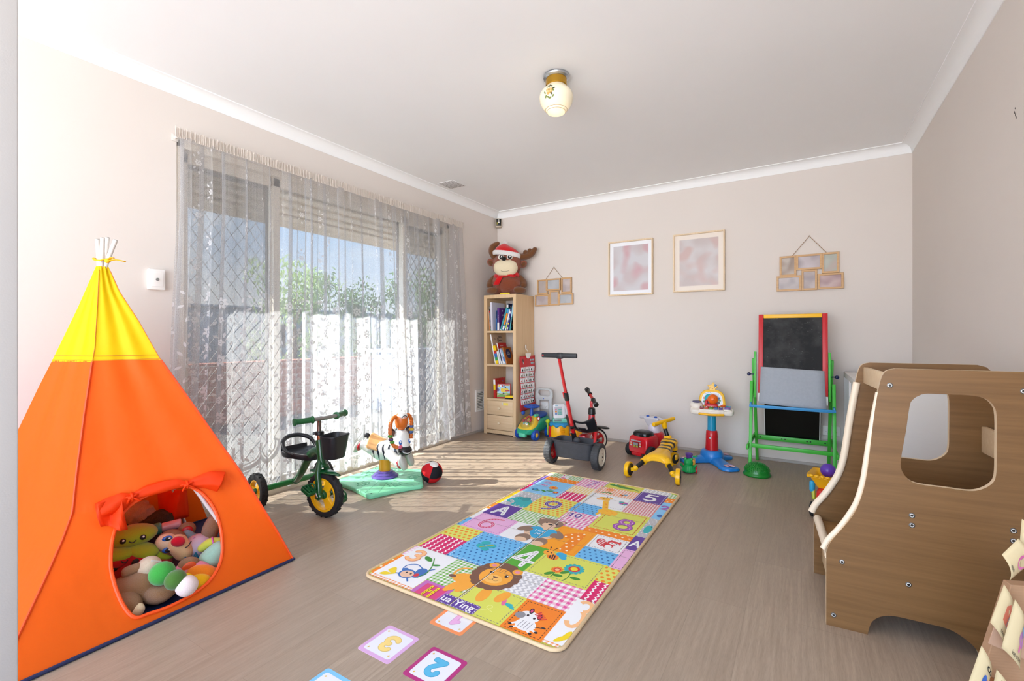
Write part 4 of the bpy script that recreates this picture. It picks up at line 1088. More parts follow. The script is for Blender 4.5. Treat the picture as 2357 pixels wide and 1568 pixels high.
for i in range(17):
    a = radians(48 + 84 * i / 16); R_ = R1 + .012 + .030 * abs(i / 8 - 1) ** 2
    wd = .034 * max(.14, 1 - abs(i / 8 - 1) ** 2.4)
    rows.append([hub + hd * (R_ * cos(a)) + V((0, 0, R_ * sin(a) - .010 * (j / 6 - 1) ** 2)) + sd * (wd * (j / 6 - 1)) for j in range(13)])
b.grid(rows); b.build('mudguard', tg, DG, solid=.005)
b = B(); b.cyl(hd0 + V((.006, 0, -.035)), hd0 + V((-.022, 0, .125)), .0225, n=24); b.cyl(hd0 + V((.006, 0, -.03)), hd0 + V((.004, 0, -.01)), .029, n=24, bev=.004); b.build('head_tube', tg, DG)
ht = hd0 + V((-.022, 0, .125))
b = B(); b.cyl(ht + V((0, 0, .028)), ht + V((-.001, 0, .05)), .026, n=24, bev=.004); b.bar(ht + V((-.02, -.0, .036)), ht + V((-.034, -.024, .036)), .012, .016, .003); b.build('clamp', tg, BLACK)
b = B(); b.cyl(ht, ht + V((-.003, 0, .03)), .014, n=16); b.build('copper_ring', tg, mat('copper', '#9a5a3c', .3, .8))
hbz = .572; hbc = V((ht.x + .052, ht.y + .004, hbz))
b = B(); b.tube([ht + V((-.002, 0, .03)), ht + V((-.004, 0, .085)), ht + V((.004, 0, .125)), hbc + V((-.012, 0, -.004))], .0115, 12, spline=6); b.build('stem', tg, mat('stem_grey', '#8b7f78', .25, .9))
e0, e1 = hbc + sd * -.19 + hd * -.034 + V((0, 0, .004)), hbc + sd * .19 + hd * -.03 + V((0, 0, .0))
mid0, mid1 = hbc + sd * -.085 + V((0, 0, .004)), hbc + sd * .085
b = B(); b.tube([mid0 + (e0 - mid0) * .1, mid0, hbc, mid1, mid1 + (e1 - mid1) * .1], .0115, 12, spline=5); b.build('handlebar', tg, mat('bar_grey', '#9c9a98', .3, .8))
for q0, q1 in ((mid0, e0), (mid1, e1)):
    b = B(); d = (q1 - q0).normalized(); L = (q1 - q0).length; b.M = axisM(q0, d)
    b.lathe([(.012, 0), (.022, .002), (.022, .008), (.0165, .012), (.0155, L * .5), (.0165, L - .012), (.021, L - .008), (.021, L - .001), (.016, L), (0, L)], 22); b.build('grip', tg, DG2)
# basket
b = B(); bc_ = ht + hd * .100 + sd * .012 + V((0, 0, .006)); rows = []
def bsk(z, k, inset=0):
    pts = []
    for (x, y) in rrect(0, 0, (.098 + .020 * k) - inset, (.118 + .03 * k) - inset, .036, 6): pts.append(bc_ + hd * (x + .006 * k) + sd * y + V((0, 0, z)))
    return pts
b.grid([bsk(-.105, 0, .03), bsk(-.105, 0, .008), bsk(-.10, 0), bsk(.022, 1), bsk(.026, 1.25), bsk(.030, 1.25), bsk(.032, 1.1), bsk(.028, .9), bsk(-.098, 0, .006)], closed_v=True)
bt_ = b._f([b._v(p) for p in bsk(-.103, 0, .02)], False); b.build('basket', tg, BS)
# frame: arched tube from the head down to the rear axle
ax = V((-.437, .035, .12)); 
b = B(); b.tube([hd0 + V((-.004, 0, .052)), hd0 + V((-.06, .0, .055)), hd0 + V((-.135, .004, .012)), V((-.30, .014, .200)), V((-.392, .025, .128))], [.021, .024, .024, .022, .020], 18, spline=6); b.torus((-.385, .024, .133), .021, .004, axis=(.45, 0, .5), n=20, m=8); b.build('frame_tube', tg, DG)
b = B(); b.cyl(ax + V((.02, -.185, .0)), ax + V((0, .185, 0)), .0185, n=18); b.build('rear_axle', tg, mat('axle_green', '#1c7a35', .3, coat=.4))
for s in (-1, 1):
    c = V((-.437 + .01 * s - .01, .035 + s * .213, .106)); tw_ = tyre(c, (0, 1, 0), .106, .042, BLACKR, tg, 'rear_tyre', 18, .07); rim(c, (0, 1, 0), .071, .03, YR, tw_, 3, DG)
for s in (-1, 1):
    b = B(); k = hub + sd * s * .052; a = V((-.03, 0, .045)) if s < 0 else V((.03, 0, -.045))
    pc_ = k + a + sd * s * .045
    b.tube([k, k + sd * s * .006, k + a + sd * s * .008, k + a + sd * s * .03], .0045, 8, spline=4); cr_ = b.build('crank', tg, STEEL)
    b = B(); b.M = T(*pc_) @ Matrix.Rotation(st, 4, 'Z') @ Matrix.Rotation(.5, 4, 'Y')
    b.flat([rrect(0, 0, .075, .062, .016), rrect(0, .018, .05, .010, .003), rrect(0, -.018, .05, .010, .003), rrect(-.022, 0, .012, .014, .003), rrect(.022, 0, .012, .014, .003)], .022, .003); b.torus((0, .018, .012), .024, .005, axis=(0, 1, 0), n=18, m=6); b.build('pedal', cr_, DG2)
# seat with a carrying hole in the raised back
b = B(); sc0 = V((-.262, .02, .322)); rows = []
pan = spl2([(.115, 0), (.095, .040), (.02, .070), (-.06, .100), (-.110, .092), (-.128, .05), (-.132, 0), (-.128, -.05), (-.110, -.092), (-.06, -.100), (.02, -.070), (.095, -.040)], 5)
def pring(k, z): return [sc0 + V((x * k - .008 * (1 - k), y * k, z + .010 * (y / .1) ** 2)) for x, y in pan]
b.grid([pring(.80, -.024), pring(.96, -.022), pring(1.0, -.008), pring(1.0, .008), pring(.95, .013), pring(.86, .005), pring(.5, -.001), pring(.12, -.002)], closed_v=True)
b._f([b._v(p) for p in pring(.12, -.002)]); b._f([b._v(p) for p in pring(.80, -.024)])
b.tube([sc0 + V(q) for q in ((.0, .078, .008), (-.055, .098, .030), (-.105, .088, .072), (-.138, .045, .092), (-.148, 0, .096), (-.138, -.045, .092), (-.105, -.088, .072), (-.055, -.098, .030), (.0, -.078, .008))], [.006, .010, .013, .0135, .0135, .0135, .013, .010, .006], 12, spline=5)
rows = [[sc0 + V((-.128 - .006 * f, y, .004 + .034 * f)) for y in (-.085, -.05, 0, .05, .085)] for f in (0, .5, 1)]
b.grid(rows)
st_ = b.build('seat', tg, BS)
b = B()
for y in (-.03, .03): b.box(sc0 + V((-.03, y, .0015)), (.008, .022, .002), r=.0008)
b.build('seat_slot', st_, INK)
b = B(); b.box(sc0 + V((.01, 0, -.03)), (.05, .04, .05), r=.006); b.build('seat_bracket', tg, DG)

# ---------------------------------------------------------------- red tricycle with push pole (world aligned, heads for the back wall)
tr = thing('tricycle', 'red tricycle with a long push handle and a grey black rear bin', 'tricycle', (-1.556, 3.447, 0))
RM = mat('tricycle_red', '#c3161f', .3, coat=.3); RBP = mat('rubber_grey', '#3a3b3d', .65, vary=.25, vscale=40, bump=.2, bscale=60); CR_ = plastic('cream_hub', '#e9e1cf')
for s, x in ((-1, -.205), (1, .205)):
    c = V((x, 0, .103)); t_ = tyre(c, (1, 0, 0), .103, .064, RBP, tr, 'rear_tyre', 26, .070)
    r_ = rim(c + V((.006 * s, 0, 0)), (1, 0, 0), .071, .05, CR_ if s > 0 else RM, t_, 5 if s < 0 else 4, None, sw=.62)
    b = B(); b.M = axisM(c + V((s * .02, 0, 0)), (s, 0, 0)); b.lathe([(.062, 0), (.055, .008), (.02, .012), (0, .013)], 28)
    for k in range(4): a = pi / 2 * k + .3; b.mat(BLACK if False else (CR_ if s > 0 else RM)); 
    b.build('hub_cap', r_, CR_ if s > 0 else RM)
    b = B(); b.M = axisM(c + V((s * .0315, 0, 0)), (s, 0, 0)); b.cyl((0, 0, -.004), (0, 0, .0035), .006, n=10)
    b.cyl((.0, .025, -.004), (.0, .025, .001), .004, n=8); b.cyl((0, -.028, -.004), (0, -.028, .001), .004, n=8); b.build('axle_nut', r_, BLACK)
    b = B(); rows = []
    for i in range(9):
        a = radians(20 + 110 * i / 8); rows.append([V((x + (j - 2) * .015, -.118 * cos(a) * -1, .103 + .118 * sin(a))) for j in range(5)])
b = B(); b.cyl((-.17, 0, .103), (.17, 0, .103), .012, n=14); b.build('rear_axle', tr, RM)
# bin: open tub
b = B(); bz = V((-.004, .035, 0)); rows = []
def tub(z, w, d, r=.04): return [bz + V((x, y, z)) for x, y in rrect(0, 0, w, d, r, 6)]
b.grid([tub(.062, .20, .08), tub(.062, .30, .13), tub(.068, .315, .145), tub(.195, .345, .185), tub(.200, .365, .205), tub(.206, .368, .208), tub(.208, .350, .19), tub(.20, .335, .176), tub(.075, .305, .135), tub(.072, .20, .08)], closed_v=True)
b._f([b._v(p) for p in tub(.0725, .21, .085)], False); b._f([b._v(p) for p in tub(.0615, .21, .085)], False)
b.ell((0, .05, .19), (.032, .028, .034)); b.build('rear_bin', tr, mat('bin_grey_black', '#3b3d42', .55, vary=.35, vscale=30))
b = B(); b.tube([(0, .08, .10), (0, .22, .16), (0, .34, .23), (-.008, .41, .30)], .019, 14, spline=5); b.box((0, .20, .175), (.07, .12, .10), r=.02); b.tube([(.155, .03, .11), (.150, .06, .19), (.135, .12, .265)], .012, 10, spline=4); b.build('frame', tr, RM)
# bucket seat
b = B(); rows = []; s0 = V((.018, .135, .245))
for i in range(15):
    u = i / 14; y = .13 - .20 * u; w2 = .10 + .032 * sin(u * pi * .7)
    row = []
    for j in range(17):
        v = j / 8 - 1; z = .045 * v * v * (.3 + u) + (.105 * ((u - .5) / .5) ** 1.5 if u > .5 else 0)
        row.append(s0 + V((w2 * v, y - .01 * v * v, z)))
    rows.append(row)
b.grid(rows); kill = [f for f in b.bm.faces if (lambda q: abs(q.x - s0.x) < .045 and q.z > s0.z + .04 and q.z < s0.z + .08 and q.y < s0.y - .0)(f.calc_center_median())]
bmesh.ops.delete(b.bm, geom=kill, context='FACES'); b.build('seat', tr, BS, solid=.010, subsurf=1)
# push pole
p0, p1 = V((-.030, .10, .13)), V((-.057, -.163, .878)); d_ = (p1 - p0).normalized()
at_ = lambda k: p0 + (p1 - p0) * k
b = B(); b.bar(at_(0), at_(.56), .028, .022, .006); b.bar(at_(.56), at_(1), .024, .018, .005); po = b.build('push_pole', tr, RM)
b = B(); b.bar(at_(.055), at_(.17), .034, .030, .006); b.bar(at_(.215), at_(.25), .032, .028, .005); b.bar(at_(.535), at_(.625), .034, .028, .006); b.build('pole_clamp', po, BLACK)
b = B(); b.bar(at_(.56) + V((-.018, -.004, 0)), at_(.63) + V((-.018, -.004, 0)), .014, .016, .004); b.build('pole_lever', po, RM)
b = B(); c = at_(1) + V((0, 0, .020)); b.box(c, (.305, .030, .038), r=.009); b.box(c + V((.006, 0, -.002)), (.055, .042, .050), r=.012); b.build('push_handle', po, mat('handle_black', '#202124', .5))
b = B(); b.box(c + V((-.137, -.0155, 0)), (.014, .002, .010), r=.0008); part_label(b.build('handle_mark', po, RM), 'small red mark on the end of the push handle')
# front: fork, turned wheel, handlebar
axd = V((-.61, .79, 0)).normalized(); hdr = V((.79, .61, 0)).normalized(); fc = V((-.030, .515, .112))
ty_ = tyre(fc, axd, .112, .04, BLACKR, tr, 'front_tyre', 0, .094); b = B(); b.M = axisM(fc, axd); b.lathe([(.080, -.022), (.096, -.023), (.096, .023), (.080, .022), (.078, 0), (.080, -.022)], 40, cap=False); b.build('white_ring', ty_, CR_)
rim(fc, axd, .082, .034, RM, ty_, 5, RM, sw=.4)
b = B()
for s in (-1, 1): b.tube([fc + axd * s * .036, fc + axd * s * .036 + V((0, 0, .10)), fc + axd * s * .018 + V((0, -.02, .15))], .013, 10, spline=4)
b.build('fork', tr, RM)
b = B(); hs = fc + V((-.002, -.07, .135)); b.lathe([(.045, 0), (.043, .03), (.030, .06), (.027, .125), (.026, .13)], 20, T(*hs)); b.build('head_tube', tr, RM)
b = B(); b.cyl(hs + V((0, 0, .10)), hs + V((0, 0, .165)), .034, .030, 22, .008); b.build('head_collar', tr, BLACK)
g0, g1 = V((.084, .255, .470)), V((-.090, .478, .566)); gm = (g0 + g1) / 2 + V((-.02, .03, .008))
b = B(); b.tube([hs + V((0, 0, .14)), hs + V((-.004, 0, .20)), hs + V((.006, 0, .235)), gm], .013, 12, spline=6); b.tube([g0 + (gm - g0) * .3, gm, g1 + (gm - g1) * .3], .0125, 12, spline=6); b.build('handlebar', tr, RM)
for q0, q1 in ((gm, g0), (gm, g1)):
    d = (q1 - q0).normalized(); b = B(); b.M = axisM(q1 - d * .10, d); b.lathe([(.013, 0), (.0205, .002), (.0205, .012), (.0165, .018), (.0165, .085), (.022, .09), (.022, .104), (.017, .108), (0, .108)], 20); b.build('grip', tr, BLACK)
b = B(); b.ell(fc + V((.075, .0, .118)), (.062, .045, .012), rot=(0, .12, .5)); b.build('mudguard', tr, BLACK)

# ---------------------------------------------------------------- red fire engine ride-on
ft = thing('ride_on_truck', 'red fire engine ride-on with a black seat and grey handlebar head by the back wall', 'ride-on toy', (-1.155, 4.09, 0), rz=radians(70))
FRD = plastic('fire_red', '#c91420', .25); GRY = mat('ride_grey', '#c9c6cb', .45, vary=.06); 
b = B(); b.M = T(-.055, 0, .125); rows = []
for x, w, h0, h1 in ((-.085, .085, -.075, .04), (-.078, .095, -.085, .058), (.0, .10, -.085, .065), (.09, .094, -.085, .062), (.10, .085, -.075, .05)):
    rows.append([V((x - (.02 * (z_ + .085) / .15 if x < -.05 else 0) * -1, y, z_)) for y, z_ in [(p[0], p[1]) for p in rrect(0, (h0 + h1) / 2, 2 * w, h1 - h0, .03, 4)]])
b.grid(rows, closed_v=True); b._f([b._v(p) for p in rows[0]], True); b._f([b._v(p) for p in rows[-1]], True); b.build('rear_body', ft, FRD, bevel=.006)
b = B(); b.box((-.142, 0, .035), (.02, .10, .03), r=.008); b.build('tow_step', ft, FRD)
b = B(); b.ell((-.045, 0, .186), (.070, .082, .042), pw=.6); b.build('seat', ft, plastic('seat_gloss_black', '#101114', .2))
b = B(); b.M = T(.12, 0, 0); b.lathe([(.075, .05), (.085, .09), (.085, .17), (.07, .19), (.05, .2), (0, .2)], 24); b.M = T(.07, 0, .13); b.box((0, 0, 0), (.12, .12, .08), r=.02); b.build('front_body', ft, FRD)
b = B(); b.lathe([(.058, .19), (.050, .23), (.044, .27), (0, .27)], 22, T(.11, 0, 0)); b.build('steering_neck', ft, plastic('neck_lilac_grey', '#d5ccd6', .4))
b = B(); b.M = T(.095, 0, .285) @ Matrix.Rotation(-.18, 4, 'Y') @ Matrix(((0, 0, -1, 0), (-1, 0, 0, 0), (0, 1, 0, 0), (0, 0, 0, 1)))
b.flat([spl2([(-.065, .045), (.065, .045), (.068, .01), (.04, -.035), (0, -.062), (-.04, -.035), (-.068, .01)], 6)], .065, .012); hh = b.build('head_panel', ft, GRY)
b = B(); b.M = T(.095, 0, .33)
for s in (-1, 1): b.ell((-.02, s * .04, .004), (.016, .015, .008))
b.build('blue_lights', hh, mat('lamp_blue', '#1f55b5', .2))
for s in (-1, 1):
    b = B(); b.cyl((.095, s * .06, .318), (.09, s * .135, .312), .0145, .0125, 14, .003); b.build('handle', ft, GRY)
for x, y in ((-.085, -.105), (-.085, .105), (.13, -.085), (.13, .085)):
    b = B(); b.M = axisM((x, y, .055), (0, 1, 0)); b.lathe([(0, -.018), (.03, -.018), (.036, -.022), (.050, -.022), (.055, -.014), (.055, .014), (.050, .022), (.036, .022), (.03, .018), (0, .018)], 28); b.build('wheel', ft, BLACKR)
b = B(); A = Art(b, T(-.1545, 0, .115) @ Matrix(((0, 0, -1, 0), (-1, 0, 0, 0), (0, 1, 0, 0), (0, 0, 0, 1))), .001)
grl, gold = mat('grille_silver', '#b9bcc4', .3, .4), mat('sticker_gold', '#c9b13a', .4)
A.rect(-50, 30, 50, 40, grl)
for i in range(9): A.rect(-48 + i * 11, 31, -40 + i * 11, 39, C('sticker_grey', '#8b8d94'))
A.rect(-27, -22, 27, 22, INK)
for i in range(6): A.rect(-25, -1 + i * 3.8 - 2, 25, .8 + i * 3.8 - 2, grl)
for s in (-1, 1): A.rect(s * 14 - 11, -20, s * 14 + 11, -6, gold); A.rect(s * 14 - 9, -15, s * 14 + 9, -12, INK)
for s in (-1, 1):
    A.rect(s * 46 - 9, 10, s * 46 + 9, 20, C('sticker_pink', '#d99aa0')); A.rect(s * 46 - 9, 0, s * 46 + 9, 9, co); A.rect(s * 46 - 9, -12, s * 46 + 9, -1, grl)
b.build('stickers', ft)

# ---------------------------------------------------------------- yellow and black striped three wheeler
sb = thing('scuttle_trike', 'yellow three legged scoot toy with black stripes like a bee', 'ride-on toy', (-.915, 3.56, 0))
SY = plastic('scoot_yellow', '#f2b90c', .3); SK = plastic('scoot_black', '#17181d', .3)
def stripe_mat():
    m = bpy.data.materials.new('bee_stripes'); t = NT(m); x, y, z = t.xyz(t.co())
    w = t.m('SINE', t.m('ADD', t.m('MULTIPLY', t.m('ADD', y, t.m('MULTIPLY', t.m('ABSOLUTE', x), -.25)), 2 * pi / .062), 1.1))
    f = t.m('MULTIPLY', t.m('GREATER_THAN', w, .15), t.m('GREATER_THAN', z, .150)); f = t.m('MULTIPLY', f, t.m('GREATER_THAN', y, .09)); f = t.m('MULTIPLY', f, t.m('LESS_THAN', t.m('ABSOLUTE', x), .058))
    t.out(t.bsdf(color=t.mix(f, '#f2b90c', '#15161a'), rough=.3, spec=.5)); return m
b = B(); rows = []
prof = [(-.075, .062, .122, .150), (-.068, .086, .118, .166), (-.035, .100, .108, .176), (.02, .092, .112, .176), (.08, .070, .122, .176), (.14, .055, .130, .180), (.20, .048, .138, .186), (.26, .055, .140, .200), (.31, .066, .140, .212), (.36, .066, .146, .216), (.40, .052, .156, .208), (.412, .03, .17, .195)]
for y, w, z0, z1 in prof:
    rows.append([V((w * math.copysign(abs(cos(a)) ** .8, cos(a)), y, (z0 + z1) / 2 + (z1 - z0) / 2 * math.copysign(abs(sin(a)) ** .8, sin(a)) - (.022 * (abs(cos(a)) ** 2) if y < .1 else 0))) for a in (2 * pi * k / 24 for k in range(24))])
b.grid(rows, closed_v=True); b._f([b._v(p) for p in rows[0]]); b._f([b._v(p) for p in rows[-1]]); b.build('saddle_body', sb, stripe_mat(), subsurf=1)
for s in (-1, 1):
    hip = V((s * .070, -.035, .128)); kn = V((s * .145, -.15, .055)); wc = V((s * .166, -.163, .057))
    d = (kn - hip)
    b = B(); b.cyl(hip, hip + d * .36, .028, .024, 18, .004); b.cyl(hip + d * .30, hip + d * .36, .027, n=18); lg = b.build('leg_socket', sb, SY)
    b = B(); b.cyl(hip + d * .3, hip + d * .86, .0165, n=16); b.build('leg', lg, SK)
    b = B(); b.cyl(hip + d * .80, hip + d * .97, .021, .019, 16, .003); b.bar(hip + d * .92, wc, .026, .026, .006); b.build('ankle', lg, SY)
    b = B(); b.M = axisM(wc + V((s * .012, 0, 0)), (s, .12, 0)); b.lathe([(.046, -.016), (.056, -.014), (.0575, -.005), (.0575, .005), (.056, .014), (.046, .016)], 32); wl = b.build('wheel', lg, SY)
    b = B(); b.M = axisM(wc + V((s * .012, 0, 0)), (s, .12, 0)); b.lathe([(0, -.0175), (.046, -.0175), (.046, .0175), (.008, .0175), (.008, .021), (0, .021)], 28); b.build('wheel_disc', wl, SK)
nk = V((-.02, .375, .205)); hbc2 = V((-.055, .375, .338))
b = B(); b.cyl(nk, nk + V((-.004, 0, .022)), .033, .030, 20, .005); b.build('neck_collar', sb, SY)
b = B(); b.cyl(nk + V((-.003, 0, .015)), hbc2 + V((.008, 0, -.045)), .016, n=16); b.build('stem', sb, SK)
b = B(); b.cyl(hbc2 + V((.012, 0, -.055)), hbc2 + V((0, 0, 0)), .019, .024, 16, .003); hh0, hh1 = hbc2 + V((-.055, -.115, -.012)), hbc2 + V((.055, .125, .014)); b.cyl(hh0, hh1, .0165, n=18, bev=.004); b.build('handlebar', sb, SY)
b = B(); b.cyl((.03, .37, .165), (.035, .375, .115), .026, .024, 16, .003); fl_ = b.build('front_leg_socket', sb, SY)
b = B(); b.cyl((.032, .372, .13), (.036, .372, .07), .0165, n=14); b.build('front_leg', fl_, SK)
b = B(); b.box((.038, .362, .062), (.052, .062, .052), r=.016); b.build('front_fork', fl_, SY)
b = B(); fa = V((.9, -.43, 0)); b.M = axisM((.036, .345, .052), fa); b.lathe([(.040, -.013), (.050, -.012), (.052, -.004), (.052, .004), (.050, .012), (.040, .013)], 28); w2_ = b.build('front_wheel', fl_, SY)
b = B(); b.M = axisM((.036, .345, .052), fa); b.lathe([(0, -.0145), (.040, -.0145), (.040, .0145), (0, .0145)], 24); b.build('wheel_disc', w2_, SK)

# ---------------------------------------------------------------- green and blue ride-on car with grey push handle
rc = thing('ride_on_car', 'green and blue ride-on car with a grey push handle beside the bookcase', 'ride-on toy', (-2.362, 4.205, 0), rz=radians(264))
CG = plastic('car_green', '#1fa07c', .3); CB = plastic('car_blue', '#1c4fae', .3); CY = plastic('car_yellow', '#f0c93a', .3); CGR = mat('push_handle_grey', '#c6c7c6', .45, vary=.05)
b = B(); rows = []
for x, w, z0, z1 in ((-.20, .07, .07, .20), (-.195, .085, .06, .215), (-.10, .095, .06, .225), (-.02, .10, .055, .215), (.05, .105, .055, .165), (.12, .105, .055, .130), (.175, .09, .058, .112), (.20, .06, .065, .1)):
    rows.append([V((x, y, z)) for y, z in rrect(0, (z0 + z1) / 2, 2 * w, z1 - z0, min(w, (z1 - z0) / 2) * .7, 4)])
b.grid(rows, closed_v=True); b._f([b._v(p) for p in rows[0]]); b._f([b._v(p) for p in rows[-1]]); b.build('body', rc, CG, subsurf=1)
b = B(); b.box((.185, 0, .055), (.05, .085, .045), r=.014); b.build('bumper', rc, plastic('car_mint', '#5cc7a0', .3))
b = B(); rows = []
for x, w, z0, z1 in ((.185, .07, .095, .105), (.16, .092, .10, .135), (.10, .10, .11, .20), (.05, .097, .13, .232), (.02, .08, .16, .235)):
    rows.append([V((x, w * cos(a), z0 + (z1 - z0) * max(0, sin(a)) ** .7)) for a in (pi * k / 16 for k in range(17))])
b.grid(rows); b.build('bonnet', rc, CY, subsurf=1)
gm = bpy.data.materials.new('clear_dome'); t = NT(gm); t.out(t.mixs(.16, t.n('BsdfTransparent', {'Color': (.93, .93, .93)}).outputs[0], t.n('BsdfGlossy', {'Roughness': .08}).outputs[0]))
b = B(); b.ell((.10, 0, .155), (.085, .078, .078), rot=(0, .45, 0)); b.build('clear_dome', rc, gm)
b = B(); b.mat(plastic('dome_red', '#b3222b')); b.torus((.125, .03, .205), .03, .009, axis=(1, 0, .6)); b.box((.13, -.02, .19), (.03, .035, .03), r=.006); b.mat(plastic('bead_green', '#1f8a3c'))
for i in range(7): b.ell((.155 + .006 * (i % 2), -.01 + .012 * i, .165 + .008 * (i % 3)), .009, n=8, m=6)
b.build('dome_beads', rc)
b = B(); b.ell((.075, .115, .215), (.022, .016, .024)); b.build('red_knob', rc, plastic('dome_red', '#b3222b')); b = B(); b.ell((.085, .124, .217), (.012, .01, .014)); b.build('white_stud', rc, WHITE)
b = B(); b.box((.02, .05, .235), (.05, .03, .026), r=.006); b.build('mint_button', rc, plastic('car_mint', '#5cc7a0', .3))
b = B(); b.ell((.075, -.075, .255), (.024, .02, .022)); b.build('blue_knob', rc, CB)
b = B(); b.ell((-.08, 0, .222), (.115, .088, .028), rot=(0, .1, 0), pw=.85); b.build('seat', rc, mat('car_seat_blue', '#1d448f', .45))
b = B(); b.cyl((.035, 0, .20), (.03, 0, .318), .022, .016, 16, .002); b.torus((.03, 0, .325), .072, .012, n=36)
for k in range(3): a = 2 * pi * k / 3 + .5; b.bar((.03, 0, .325), (.03 + .07 * cos(a), .07 * sin(a), .325), .022, .012, .004)
b.ell((.03, 0, .330), (.026, .026, .014)); b.build('steering_wheel', rc, CB)
for x in (.11, -.13):
    for s in (-1, 1):
        b = B(); c = V((x, s * .102, .052)); b.M = axisM(c, (0, s, 0)); b.lathe([(.030, -.02), (.048, -.02), (.052, -.014), (.052, .014), (.048, .02), (.030, .02)], 30)
        for k in range(16): a = 2 * pi * k / 16; b.box((.051 * cos(a), .051 * sin(a), 0), (.005, .010, .034), rot=(0, 0, a))
        wl = b.build('wheel', rc, CB); b = B(); b.M = axisM(c, (0, s, 0)); b.lathe([(0, -.02), (.030, -.02), (.030, .016), (.022, .021), (0, .022)], 24); b.build('wheel_cap', wl, CY)
b = B(); Mh = Matrix(((0, 0, -1, -.205), (-1, 0, 0, 0), (0, 1, 0, 0), (0, 0, 0, 1)))
b.flat([rrect(0, .425, .215, .13, .05, 8), rrect(0, .440, .150, .058, .028, 8)], .03, .010, Mh)
for s in (-1, 1): b.flat([rrect(s * .082, .275, .034, .24, .006)], .028, .005, Mh)
b.build('push_handle', rc, CGR)
b = B(); b.M = Mh @ T(0, 0, -.016); b.mat(CB); b.ell((0, .382, 0), (.006, .006, .002), n=10, m=6); b.build('handle_button', rc)
# lettering patch on the flank
b = B(); b.mat(mat('decal_pale', '#b9c9a0', .5)); 
for i in range(4): b.ell((-.115 + i * .012, .0985, .135 + (i % 2) * .03), (.007, .001, .012), n=8, m=6)
b.build('flank_decal', rc)
# ================================================================ toys on the floor and the plush on the bookcase
def ZQ(b, m): b.mat(m); return b
# ---------------------------------------------------------------- zebra bouncer
zb = thing('zebra_bouncer', 'zebra ride-on bouncer on a mint green base with a purple foot', 'ride-on toy', (-2.535, 2.36, 0))
MINT = mat('base_mint', '#7fd3a6', .35, vary=.05); ZW = plastic('zebra_white', '#dcdcd6', .3)
b = B(); pts = []; LB = ((-60, .335), (2, .292), (70, .275), (148, .29), (222, .33))
for k, (dg, rr) in enumerate(LB):
    a = radians(dg); c = V((rr * cos(a), rr * sin(a), 0))
    for i in range(7):
        t_ = a + radians(-62 + 124 * i / 6); pts.append((c.x + .036 * cos(t_), c.y + .036 * sin(t_)))
    nx = LB[(k + 1) % 5]; c2 = V((nx[1] * cos(radians(nx[0])), nx[1] * sin(radians(nx[0])), 0)); m_ = (c + c2) / 2; m_ += m_.normalized() * .020; pts.append((m_.x, m_.y))
b.flat([pts], .030, .010, T(0, 0, .015), res=3); base = b.build('base', zb, MINT)
b = B(); gm_ = mat('base_groove', '#4f9f78', .5)
for k in range(5):
    a = radians(LB[k][0])
    for s in (-.13, .13): b.bar((.10 * cos(a + s * 2.4), .10 * sin(a + s * 2.4), .0301), (LB[k][1] * cos(a + s), LB[k][1] * sin(a + s), .0301), .0022, .001)
    m_ = radians((-29, 36, 109, 185, 261)[k]); c = V((.19 * cos(m_), .19 * sin(m_), .0304))
    P_ = [c + V((x, y, 0)) for x, y in starp(0, 0, .05, .03, 6, m_)]; b.tube(P_, .0014, 5, closed=True); b.tube([c + V((x, y, 0)) for x, y in oval(.01, 0, .018, .012, 10)], .0012, 5, closed=True)
b.build('moulded_lines', base, gm_)
for k in range(5):
    a = radians(LB[k][0]); rr = LB[k][1] + .005; b = B(); b.cyl((rr * cos(a), rr * sin(a), .0295), (rr * cos(a), rr * sin(a), .0305), .006, n=10); b.build('screw_hole', base, mat('hole_green', '#2f6e4d', .6))
px_, py_ = -.037, .012; zP = T(px_, py_, 0)
b = B(); b.lathe([(.094, .030), (.096, .036), (.086, .044), (.078, .046), (.076, .054), (.066, .060), (.060, .062), (.058, .070), (.048, .074), (.0, .074)], 36, zP); b.build('purple_foot', zb, plastic('foot_purple', '#5b4a95', .3))
b = B(); b.lathe([(.040, .070), (.040, .165), (0, .165)], 28, zP); b.build('spring_post', zb, plastic('post_amber', '#d99421', .35))
zh = thing  # (alias kept short)
RZ = zP @ Matrix.Rotation(radians(20), 4, 'Z')
def zebra_mat():
    m = bpy.data.materials.new('zebra_stripes'); t = NT(m); oc = t.co(); x, y, z = t.xyz(oc)
    u = t.m('ADD', t.m('MULTIPLY', x, .94), t.m('MULTIPLY', y, .34))
    w = t.m('SINE', t.m('ADD', t.m('MULTIPLY', t.m('ADD', u, t.m('MULTIPLY', t.m('SINE', t.m('MULTIPLY', z, 55)), .006)), 2 * pi / .042), 2.2))
    th = t.m('ADD', .35, t.m('MULTIPLY', t.m('ABSOLUTE', t.m('SUBTRACT', z, .228)), 9.0))
    f = t.m('GREATER_THAN', w, th)
    f = t.m('MULTIPLY', f, t.m('LESS_THAN', z, .275))
    t.out(t.bsdf(color=t.mix(f, '#dcdcd6', '#1b2130'), rough=.3, spec=.5)); return m
b = B(); b.M = RZ; b.sausage([(-.085, 0, .245), (-.03, 0, .225), (.035, 0, .225), (.085, 0, .225)], [.062, .078, .076, .060], 22, 5)
b.ell((0, 0, .185), (.075, .06, .035)); b.build('body', zb, zebra_mat())
b = B(); b.M = RZ; rows = []
for i in range(13):
    u = i / 12; x = -.10 + .17 * u; z0 = .300 + .042 * (1 - u) ** 2.2 - .006 * u + .02 * max(0, u - .8)
    rows.append([V((x, .096 * (v / 6 - 1) * (1 - .45 * u), z0 - .088 * abs(v / 6 - 1) ** 2 * (1 - .3 * u))) for v in range(13)])
